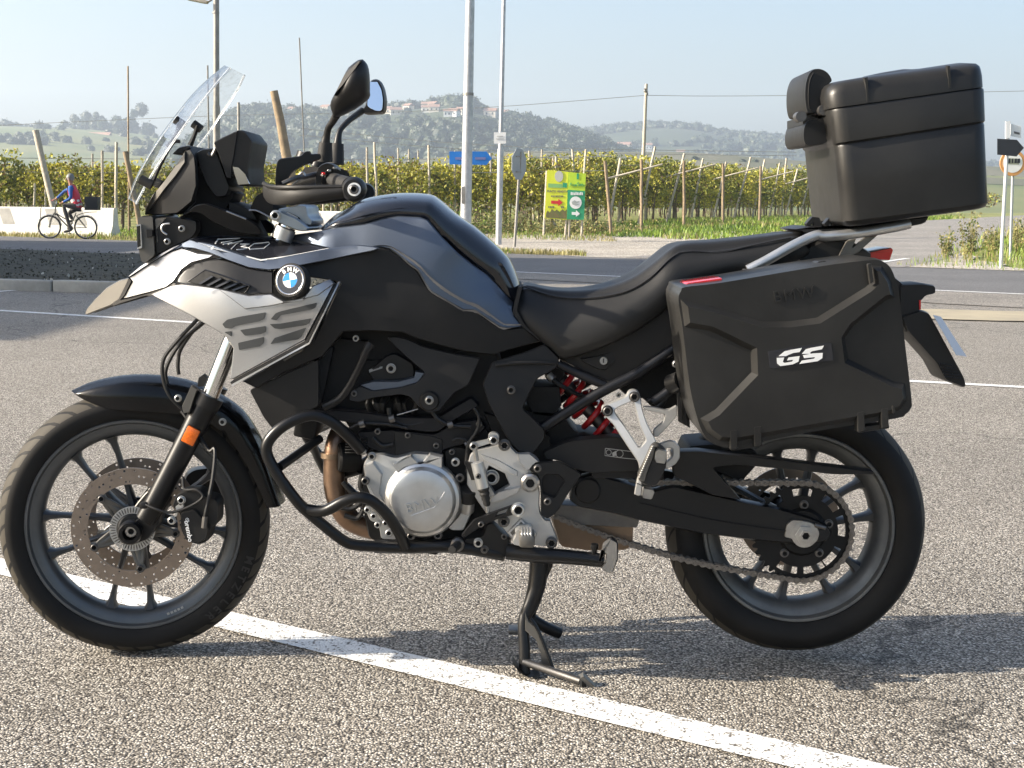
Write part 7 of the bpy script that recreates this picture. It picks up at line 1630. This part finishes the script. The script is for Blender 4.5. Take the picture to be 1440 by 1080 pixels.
part('stand_tread_plate', panel(z('L', [(725, 890), (750, 875), (850, 965), (835, 985), (722, 965)]), -.24, .03, (1, .003), 0), 'greyp', cs); part('stand_tread_slot', panel(z('L', [(742, 905), (765, 925), (765, 945), (740, 945)]), -.2415, .003, None, 0), 'dark', cs)
b = loft([[zp('L', x, y, -.19) + Vector((0, dy, 0)) for x, y in ((335, 800), (370, 850), (430, 885), (490, 880))] for dy in (0, .06)]); bmesh.ops.solidify(b, geom=b.faces[:], thickness=.005); part('stand_foot', b, 'dsteel', cs)
part('stand_far_leg', tube([zp('L', 500, 200, .10), zp('L', 470, 400, .11), zp('L', 440, 520, .115), zp('L', 520, 585, .12), zp('L', 610, 625, .135)], [.02, .018, .0145, .0145, .0145], 12, 4), 'black_metal', cs)
part('stand_cross_tube', tube([zp('L', 470, 190, -.11), zp('L', 500, 200, .10)], .014, 12, 1, sm=False), 'black_metal', cs)
part('stand_far_foot', rbox(zp('L', 370, 605, .13), (.05, .05, .012), .003, 2), 'dsteel', cs)
# tail: carrier, lights, number plate holder
pair('grab_rail', lambda: tube([zp('K', 1100, 312, -.155), zp('K', 1180, 272, -.155), zp('K', 1300, 205, -.145), zp('K', 1400, 160, -.135), zp('J', 270, 920, -.135), zp('J', 420, 905, -.135), zp('J', 600, 875, -.135), zp('J', 670, 860, -.13)], .0115, 12, 4), 'alu', 60)
part('rail_boss', lathe([(0, .012), (.012, .012), (.018, .004), (.02, -.01)], zp('I', 412, 205, -.17), (0, 0, 1), (1, 0, 0), 20), 'plastic')
pair('rail_stay', lambda: panel(round_outline(z('J', [(330, 1028), (375, 940), (420, 930), (400, 975), (470, 915), (525, 910), (430, 995), (375, 1020)]), 2), -.12, .01, (1, .002), 0), 'greyp')
part('carrier_plate', panel(round_outline(z('J', [(130, 885), (200, 870), (360, 880), (600, 850), (760, 825), (740, 860), (640, 880), (420, 905), (200, 912)]), 3), -.11, .22, (2, .006), 0), 'plastic')
for x in (205, 290): part('carrier_hook', panel(round_outline(z('J', [(x - 25, 860), (x + 5, 825), (x + 40, 830), (x + 55, 880), (x + 10, 888), (x + 15, 850), (x - 10, 875)]), 2), -.09 + (.05 if x > 250 else 0), .03, (1, .003), 0), 'plastic')
part('carrier_latch', panel(round_outline(z('J', [(690, 845), (720, 825), (768, 820), (750, 855), (715, 865)]), 3), -.08, .16, (2, .006), 0), 'plastic')
part('tail_body', panel(round_outline(z('J', [(120, 1000), (280, 930), (420, 950), (500, 1000), (480, 1080), (200, 1120)]), 5), -.10, .2, (5, .02), 0), 'plastic')
part('tail_light', panel(round_outline(z('J', [(455, 1000), (590, 972), (597, 985), (580, 1035), (500, 1030)]), 2), -.07, .14, (2, .008), 0), 'redlens')
part('tail_holder', panel(round_outline(z('I', [(1080, 250), (1180, 245), (1240, 255), (1243, 292), (1200, 300), (1172, 330), (1172, 375), (1110, 470), (1080, 400)]), 4), -.05, .10, (3, .012), 0), 'plastic')
part('tail_arm', panel(round_outline([(1150, 362), (1222, 360), (1272, 400), (1284, 436), (1268, 464), (1200, 425), (1120, 420)], 5), -.045, .09, (3, .012), 0), 'plastic')
part('indicator_lens', panel(z('I', [(1166, 320), (1174, 318), (1174, 360), (1167, 362)]), -.053, .02, None, 0), 'redlens')
part('plate_holder', panel(round_outline(z('I', [(1085, 390), (1180, 362), (1215, 375), (1370, 660), (1378, 700), (1365, 708), (1280, 675), (1240, 600), (1115, 460)]), 5), -.06, .12, (4, .018), 0), 'plastic')
for k in range(5): part('holder_rib', tube([zp('I', 1255 + k * 6, 600 + k * 14, -.062), zp('I', 1315 + k * 9, 610 + k * 14, -.062)], .0022, 6, 1, sm=False), 'plastic')
part('number_plate', panel(z('I', [(1228, 385), (1262, 392), (1376, 568), (1330, 562)]), [(1312, 443, -.09), (1323, 445, .11), (1345, 500, -.09)], .003, (.4, .0005), 14), mat('plate_back', (.60, .58, .60), .5))
# ------------------------------------------------------------------ side case
def lp(name, bm, m, parent, smooth=38): return mk(name, bm, B[m] if isinstance(m, str) else m, parent, smooth)
PN = root('pannier', W(1120, 615, -.33), 'black hard plastic side case with a white badge hanging beside the rear wheel', 'side case')
po = [(112, 275), (135, 255), (300, 235), (700, 168), (940, 137), (1000, 140), (1040, 165), (1065, 215), (1085, 290), (1112, 520), (1140, 755), (1135, 800), (1110, 828), (1060, 848), (700, 905), (360, 972), (290, 970), (240, 945), (205, 900), (180, 830), (150, 700), (118, 440), (100, 320)]
lp('shell', panel(smooth_outline(z('I', po), 3), -.435, .235, (9, .035, 4), 0), 'case', PN, 50)
PF = -.436
proud = [(118, 315), (262, 348), (480, 415), (600, 414), (722, 398), (940, 262), (965, 240), (955, 165), (1010, 170), (1050, 230), (1070, 312), (1030, 322), (882, 440), (850, 490), (862, 580), (1062, 680), (1112, 688), (1122, 760), (1100, 800), (1050, 828), (360, 950), (290, 945), (235, 905), (205, 845), (272, 806), (432, 640), (428, 545), (252, 460), (136, 440)]
lp('raised_field', panel(z('I', proud), PF - .017, .025, (8, .019, 1), 0), 'case', PN, 25)
lp('badge_plate', panel(round_outline(z('I', [(500, 545), (780, 505), (790, 585), (510, 622)]), 2), PF - .0185, .006, (.8, .001), 0), 'decalblack', PN)
fld = lambda pts: panel(z('I', pts), PF - .0198, .003, None, 0)
BG = [[(548, 566), (575, 545), (605, 538), (650, 530), (640, 548), (612, 552), (592, 560), (580, 566)], [(540, 574), (572, 572), (566, 592), (575, 596), (608, 590), (612, 582), (585, 585), (592, 572), (640, 566), (635, 590), (610, 602), (555, 610), (541, 598)],
      [(650, 556), (668, 536), (690, 530), (747, 520), (738, 536), (695, 544), (685, 552), (690, 556)], [(655, 562), (700, 554), (742, 552), (740, 575), (720, 588), (640, 600), (650, 586), (705, 577), (708, 570), (660, 575)]]
for g in BG: lp('lettering', fld(g), 'white', PN, 0)
tl = Vector((math.cos(R(9)), 0, math.sin(R(9))))
text('lettering', 'BMW', face_mw(zp('I', 614, 296, PF + .0005), tl, (0, 0, 1)), .034, B['case'], PN, ext=.003, space=1.15)
for k, (x, y) in enumerate(((400, 930), (960, 850))):
    for dx in (-50, 55): lp('hinge', panel(round_outline(z('I', [(x + dx - 18, y - 45 - dx * .15), (x + dx + 16, y - 50 - dx * .15), (x + dx + 20, y + 35 - dx * .15), (x + dx - 14, y + 45 - dx * .15)]), 2), PF - .018, .03, (2, .005), 0), 'case', PN)
    lp('hinge_bar', panel(round_outline(z('I', [(x - 70, y + 30), (x + 75, y + 8), (x + 78, y + 35), (x - 60, y + 55)]), 2), PF + .0, .03, (2, .005), 0), 'case', PN)
lp('hinge_stub', panel(round_outline(z('I', [(1046, 785), (1060, 782), (1064, 815), (1050, 820)]), 2), PF - .020, .01, (1.5, .003), 0), 'case', PN)
lp('reflector', panel(round_outline(z('I', [(115, 262), (150, 243), (298, 222), (300, 232), (150, 256), (118, 272)]), 1), -.40, .12, (1, .003), 0), 'redlens', PN)
lp('seam', tube([zp('I', x, y, -.405) for x, y in ((108, 285), (160, 262), (420, 222), (940, 140))], .002, 6, 2), 'rubber', PN)
lp('latch', panel(round_outline(z('I', [(705, 168), (720, 150), (755, 145), (770, 160)]), 2), -.36, .05, (1, .003), 0), 'case', PN)
lp('edge_rib', panel(round_outline(z('I', [(938, 160), (958, 156), (968, 240), (950, 252)]), 2), PF - .0185, .01, (1.5, .004), 0), 'case', PN)
# ------------------------------------------------------------------ top case
TC = root('top_case', W(1285, 318, 0), 'large black plastic top case with back pads on the rear carrier', 'top case')
def rr_section(pl, pr, hw, rad, n=5):
    """rounded rectangle through the near-face points pl (front) and pr (rear), symmetrical about the centre plane"""
    d = (pr - pl); L = math.hypot(d.x, d.z); e = Vector((d.x, 0, d.z)).normalized(); o = Vector((pl.x, 0, pl.z)); out = []
    for cx, cy, a0 in ((L - rad, hw - rad, 0), (rad, hw - rad, 90), (rad, -hw + rad, 180), (L - rad, -hw + rad, 270)):
        for k in range(n + 1):
            a = R(a0 + 90 * k / n); out.append(o + e * (cx + rad * math.cos(a)) + Vector((0, cy + rad * math.sin(a), 0)))
    return out
def tcs(l, r, hw, rad): return rr_section(zp('J', *l, -hw), zp('J', *r, -hw), hw, rad)
H = .200
body = [tcs((400, 872), (1020, 788), H - .02, .03), tcs((378, 868), (1050, 778), H - .008, .034), tcs((362, 850), (1062, 758), H, .034), tcs((345, 690), (1054, 580), H + .001, .034), tcs((328, 500), (1046, 388), H + .002, .034), tcs((324, 488), (1042, 376), H - .001, .034), tcs((320, 478), (1049, 367), H + .006, .034), tcs((300, 330), (1045, 222), H + .008, .036), tcs((298, 318), (1042, 212), H + .006, .036)]
lp('body', loft(body, closed=True, cap=True), 'case', TC, 40)
lp('lid_seam', loft([tcs((299, 324), (1040, 217), H + .003, .034), tcs((292, 308), (1038, 203), H + .003, .05)], closed=True, cap=True), 'dark', TC, 40)
lid = [tcs((293, 312), (1040, 207), H + .008, .036), tcs((284, 250), (1036, 150), H + .007, .036), tcs((290, 212), (1030, 122), H + .002, .036), tcs((298, 196), (1024, 106), H - .006, .036), tcs((318, 184), (1006, 94), H - .020, .034), tcs((380, 174), (940, 90), H - .06, .04)]
ld = lp('lid', loft(lid, closed=True, cap=True), 'case', TC, 50)
lp('lid_ridge', panel(z('J', [(455, 165), (475, 160), (480, 270), (490, 280), (468, 284), (462, 200)]), -H - .009, .012, (1.5, .004), 0), 'case', ld); lp('lid_ridge', panel(z('J', [(850, 108), (866, 108), (872, 212), (858, 216)]), -H - .009, .012, (1.5, .004), 0), 'case', ld)
lp('lid_crest', loft([tcs((440, 168), (860, 110), .10, .03), tcs((470, 155), (700, 122), .085, .03), tcs((520, 145), (660, 122), .07, .02)], closed=True, cap=True), 'case', ld, 40)
def cushion(name, pl, pr, bl, br, Y0, Y1, thick_bev):
    P = [zp('J', *q, Y0) for q in (pl, pr, br, bl)]; b = bmesh.new()
    f = [b.verts.new(p) for p in P]; g = [b.verts.new(Vector((p.x, Y1, p.z))) for p in P]
    b.faces.new(f); b.faces.new(list(reversed(g)))
    for k in range(4): b.faces.new((f[k], g[k], g[(k + 1) % 4], f[(k + 1) % 4]))
    bmesh.ops.recalc_face_normals(b, faces=b.faces[:])
    bmesh.ops.bevel(b, geom=b.edges[:], offset=thick_bev, segments=6, profile=.5, affect='EDGES', clamp_overlap=True)
    return lp(name, b, 'seat', TC, 60)
def pad(name, pts): return lp(name, panel(smooth_outline(z('J', pts), 4), -.125, .235, (5, .024, 5), 0), 'seat', TC, 60)
c1 = pad('upper_pad', [(186, 165), (208, 130), (245, 120), (285, 138), (308, 178), (285, 205), (255, 235), (238, 290), (226, 330), (192, 334), (178, 290), (176, 220)]); c2 = pad('lower_pad', [(172, 400), (190, 372), (235, 358), (272, 362), (290, 395), (290, 445), (276, 476), (220, 488), (182, 486), (168, 450)])
lp('pad_seam', tube([zp('J', x, y, -.122) for x, y in ((216, 142), (198, 180), (192, 240), (194, 300), (205, 325))], .0014, 6, 4), 'plastic', c1)
lp('pad_plate', lp and panel(round_outline(z('J', [(212, 215), (245, 195), (275, 195), (272, 300), (240, 345), (215, 345), (235, 270)]), 4), -.12, .24, (2, .006), 0), 'plastic', TC); lp('pad_plate', panel(z('J', [(165, 350), (240, 340), (240, 385), (165, 390)]), -.10, .2, (1, .004), 0), 'plastic', TC)
for x, y in ((150, 352), (258, 322)): lp('pad_clip', lathe([(0, .02), (.012, .02), (.012, -.02), (0, -.02)], zp('J', x, y, -.125), (0, -1, 0), (1, 0, 0), 12), 'dsteel', TC)
# ------------------------------------------------------------------ cyclist across the road
CYY = 40.2
def cw(px, py, dy=0.0): p = W(px, py, CYY); return Vector((p.x, CYY + dy, p.z))
zr = .335
wf, wr = cw(69.5, 315.5), cw(120.5, 316.5); wf.z = wr.z = zr
BY_ = root('bicycle', (wr.x - .5, CYY, 0), 'dark city bicycle with a black rear crate, ridden past the barrier', 'bicycle')
C_ = {k: mat(*v) for k, v in dict(tyre=('bicycle_tyre', (.015, .015, .015), .8), frame=('bicycle_frame', (.05, .055, .05), .35, .3), chrome=('bicycle_chrome', (.6, .6, .6), .25, 1.0), crate=('crate_black', (.012, .012, .013), .6), vest=('vest_red', (.62, .04, .07), .8), blue=('sleeve_blue', (.03, .10, .33), .85), skin=('skin', (.36, .19, .12), .6), cap=('helmet_grey', (.16, .16, .15), .5), trouser=('trousers_grey', (.06, .055, .05), .9), shoe=('shoe_black', (.012, .012, .012), .6), band=('reflective_band', (.72, .72, .70), .5), hair=('hair_grey', (.25, .24, .23), .9)).items()}
def tor(c, R_, r, seg=40): return lathe([(R_ + r * math.cos(R(a)), r * math.sin(R(a))) for a in range(0, 360, 60)], c, AXY, seg=seg, closed=True)
for c in (wf, wr):
    w = bpy.data.objects.new('wheel', None); w.location = c; link(w, BY_); w.matrix_parent_inverse = Matrix.Translation(-BY_.location)
    lpart('tyre', tor((0, 0, 0), zr - .018, .019), C_['tyre'], w); lpart('rim', tor((0, 0, 0), zr - .043, .009), C_['chrome'], w); lpart('hub', lathe([(0, .05), (.02, .05), (.02, -.05), (0, -.05)], (0, 0, 0), AXY, seg=12), C_['chrome'], w)
    for k in range(14):
        a = R(360 / 14 * k); lpart('spoke', tube([(.02 * math.cos(a), .02 * (-1) ** k, .02 * math.sin(a)), ((zr - .045) * math.cos(a), 0, (zr - .045) * math.sin(a))], .0016, 4, 1, sm=False), C_['chrome'], w)
def bp_(nm, pts, r, m='frame', n=3, dy=0): return mk(nm, tube(pts, r, 8, n), C_[m], BY_)
head, crank, seat_ = cw(77.5, 297), cw(98, 320), cw(107, 299); crank.z = .30
bp_('down_tube', [cw(79, 301), cw(88, 311), crank], .02); bp_('seat_tube', [crank, seat_], .017); bp_('top_tube', [cw(79, 300), cw(92, 308), cw(101, 312)], .015)
for s in (-.05, .05):
    bp_('chain_stay', [crank + Vector((0, s, 0)), wr + Vector((0, s, 0))], .01); bp_('seat_stay', [seat_ + Vector((0, s, -.08)), wr + Vector((0, s, 0))], .009); bp_('fork_blade', [cw(77, 299, s), cw(72, 308, s), wf + Vector((0, s, 0))], .012)
bp_('handlebar', [cw(73, 281, -.28), cw(76, 282, -.2), cw(79, 287, 0), cw(76, 282, .2), cw(73, 281, .28)], .012, 'chrome', 4); bp_('stem', [cw(79, 287), head, cw(78, 303)], .018)
mk('saddle', rbox(cw(108, 296), (.24, .14, .06), .025, 3), C_['tyre'], BY_)
for s in (-1, 1):
    f = crank + Vector((.03 * s, s * -.09, -.15 * s * -1)); bp_('crank_arm', [crank + Vector((0, -s * .06, 0)), crank + Vector((.02, -s * .08, -.14 * s))], .011, 'chrome', 1); mk('pedal', rbox(crank + Vector((.02, -s * .13, -.14 * s)), (.09, .08, .02), .004), C_['tyre'], BY_)
mk('chainring', lathe([(0, .004), (.085, .004), (.085, -.004), (0, -.004)], crank + Vector((0, .05, 0)), AXY, seg=24), C_['frame'], BY_)
for q, a0 in ((wf, 40), (wr, 10)): mk('mudguard', lathe([(zr + .012, -.025), (zr + .022, 0), (zr + .012, .025)], q, AXY, (1, 0, 0), 18, a0=R(180 + 360 - 175 - a0 * 0), a1=R(180 + 360 - 30)), C_['chrome'], BY_)
bp_('rack', [cw(108, 303), cw(120, 299), cw(136, 298)], .01)
cr = root('bicycle_crate', cw(130, 298), 'black plastic crate strapped on the rear rack of the bicycle', 'crate')
c0 = cw(130, 286); 
for nm, off, dm in (('side', (0, -.16, 0), (.37, .015, .38)), ('side', (0, .16, 0), (.37, .015, .38)), ('end', (-.178, 0, 0), (.015, .3, .38)), ('end', (.178, 0, 0), (.015, .3, .38)), ('floor', (0, 0, -.18), (.34, .3, .015))):
    mk(nm, rbox(c0 + Vector(off), dm, .004), C_['crate'], cr)
# the rider: one continuous body
J = dict(pel=(cw(108.5, 290), .135), spine=(cw(106, 280), .135), chest=(cw(102.5, 269), .150), neck=(cw(100, 261), .062), chin=(cw(99, 256), .062), head=(cw(98.6, 251), .095), top=(cw(99, 246.5), .075))
for s, n in ((-1, 'n'), (1, 'f')):
    J['sh' + n] = (cw(101.5, 264.5, s * .19), .072)
    J['el' + n] = (cw(103.5, 279, s * .27) if s < 0 else cw(88, 268, .26), .052); J['wr' + n] = (cw(93, 284, s * .24) if s < 0 else cw(76.5, 278.5, .26), .034); J['ha' + n] = (cw(90, 285.5, s * .22) if s < 0 else cw(73.5, 280.5, .26), .040)
    J['hip' + n] = (cw(109, 290.5, s * .10), .105); J['kn' + n] = (cw(91, 288.5, -.12) if s < 0 else cw(95, 300, .12), .070); J['an' + n] = (crank + Vector((.07, s * .13, -.06 if s < 0 else .22)), .045); 
    J['toe' + n] = (crank + Vector((-.13, s * .13, -.115 if s < 0 else .165)), .036)
J['ann'] = (crank + Vector((.06, -.13, .20 - .26)), .045); J['toen'] = (crank + Vector((-.14, -.13, -.105)), .036)
E_ = [('pel', 'spine'), ('spine', 'chest'), ('chest', 'neck'), ('neck', 'chin'), ('chin', 'head'), ('head', 'top')] + [e for n in 'nf' for e in (('chest', 'sh' + n), ('sh' + n, 'el' + n), ('el' + n, 'wr' + n), ('wr' + n, 'ha' + n), ('pel', 'hip' + n), ('hip' + n, 'kn' + n), ('kn' + n, 'an' + n), ('an' + n, 'toe' + n))]
names = list(J); me = bpy.data.meshes.new('body'); me.from_pydata([J[k][0] for k in names], [(names.index(a), names.index(c)) for a, c in E_], [])
ob = bpy.data.objects.new('body', me); COL.objects.link(ob); sk = ob.modifiers.new('skin', 'SKIN')
for i, k in enumerate(names): me.skin_vertices[0].data[i].radius = (J[k][1],) * 2; me.skin_vertices[0].data[i].use_root = (k == 'pel')
sb_ = ob.modifiers.new('sub', 'SUBSURF'); sb_.levels = 2; sb_.render_levels = 2
dg = bpy.context.evaluated_depsgraph_get(); dg.update(); bme = bpy.data.meshes.new_from_object(ob.evaluated_get(dg)); bpy.data.objects.remove(ob)
PR = root('person', (crank.x, CYY, 0), 'cyclist in a red high-visibility vest and blue sleeves riding left', 'person')
bme.materials.clear()
for k in ('skin', 'blue', 'trouser', 'shoe'): bme.materials.append(C_[k])
bm = bmesh.new(); bm.from_mesh(bme)
seg_mat = {}
def seg_of(p):
    best = None
    for a, c in E_:
        A_, C2 = J[a][0], J[c][0]; d = C2 - A_; t = max(0, min(1, (p - A_).dot(d) / max(1e-9, d.length_squared))); q = (p - A_ - d * t).length / (J[a][1] * (1 - t) + J[c][1] * t)
        if best is None or q < best[0]: best = (q, a, c, t)
    return best
for f in bm.faces:
    q, a, c, t = seg_of(f.calc_center_median()); k = c[:2]
    f.material_index = 3 if k in ('to',) and a != 'head' else (2 if k in ('hi', 'kn', 'an') else (0 if c in ('chin', 'head', 'top', 'neck') or k == 'ha' else (1)))
    if c == 'top': f.material_index = 0
    f.smooth = True
vest = bmesh.new(); mp = {}
for f in bm.faces:
    q, a, c, t = seg_of(f.calc_center_median())
    if (a, c) in (('pel', 'spine'), ('spine', 'chest')) or (a == 'chest' and c in ('neck', 'shn', 'shf') and t < .85) or (a == 'pel' and c.startswith('hip') and f.calc_center_median().z > J['pel'][0].z - .02):
        vs_ = []
        for v in f.verts:
            if v not in mp: mp[v] = vest.verts.new(v.co + v.normal * .018)
            vs_.append(mp[v])
        vest.faces.new(vs_)
for f in vest.faces:
    p = f.calc_center_median(); h = (p - J['pel'][0]).dot((J['chest'][0] - J['pel'][0]).normalized()); f.material_index = 1 if (.0 < h < .05 or .13 < h < .18) else 0; f.smooth = True
bm.to_mesh(bme); bm.free()
link(bpy.data.objects.new('body', bme), PR)
ve = bpy.data.meshes.new('vest'); ve.materials.append(C_['vest']); ve.materials.append(C_['band']); vest.to_mesh(ve); vest.free(); link(bpy.data.objects.new('vest', ve), PR)
hd = J['head'][0]
mk('helmet', lathe([(0, .125), (.05, .118), (.09, .085), (.112, .03), (.113, -.01), (.10, -.012)], hd + Vector((.005, 0, .02)), (.1, 0, 1), (1, 0, 0), 20), C_['cap'], PR)
mk('hair', lathe([(.098, .02), (.102, -.03), (.085, -.06)], hd + Vector((.02, 0, .01)), (.15, 0, 1), (1, 0, 0), 16), C_['hair'], PR)
b = bmesh.new(); tube([hd + Vector((-.095, 0, .01)), hd + Vector((-.125, 0, -.025)), hd + Vector((-.10, 0, -.035))], .014, 6, 2, b); mk('nose', b, C_['skin'], PR)
for s in (-1, 1): mk('eye', lathe([(0, .006), (.010, .004), (.013, 0)], hd + Vector((-.088, s * .035, .008)), (-1, s * .3, 0), (0, 0, 1), 8), C_['shoe'], PR); mk('ear', rbox(hd + Vector((.0, s * .1, -.01)), (.035, .015, .055), .006), C_['skin'], PR)
mk('mouth', rbox(hd + Vector((-.093, 0, -.058)), (.008, .045, .008), .002), C_['trouser'], PR)
for n, s in (('n', -1), ('f', 1)):                 # fingers closed round the grip and the knee
    h = J['ha' + n][0]; 
    for k in range(4): mk('finger', tube([h + Vector((-.02, -.03 + .02 * k, .015)), h + Vector((-.055, -.03 + .02 * k, .0)), h + Vector((-.05, -.03 + .02 * k, -.03)), h + Vector((-.025, -.03 + .02 * k, -.035))], .0095, 6, 2), C_['skin'], PR)
    mk('thumb', tube([h + Vector((.0, -.045 * 1, .0)), h + Vector((-.03, -.05, -.01)), h + Vector((-.045, -.045, -.025))], .011, 6, 2), C_['skin'], PR)
# ================================================================== air
b = rbox((0, 1200, 88), (5000, 2640, 184), 0)
hz = mk('haze', b, None, smooth=0); hz.data.materials.clear()
hm = bpy.data.materials.new('haze_air'); hm.use_nodes = True; nt = hm.node_tree; nt.nodes.clear()
vo = nt.nodes.new('ShaderNodeVolumePrincipled'); vo.inputs['Density'].default_value = .0004; vo.inputs['Color'].default_value = (.74, .86, 1, 1); vo.inputs['Anisotropy'].default_value = .3
ou = nt.nodes.new('ShaderNodeOutputMaterial'); nt.links.new(vo.outputs[0], ou.inputs['Volume'])
hz.data.materials.append(hm); tag(hz, 'thin morning haze over the fields', 'haze', kind='stuff')
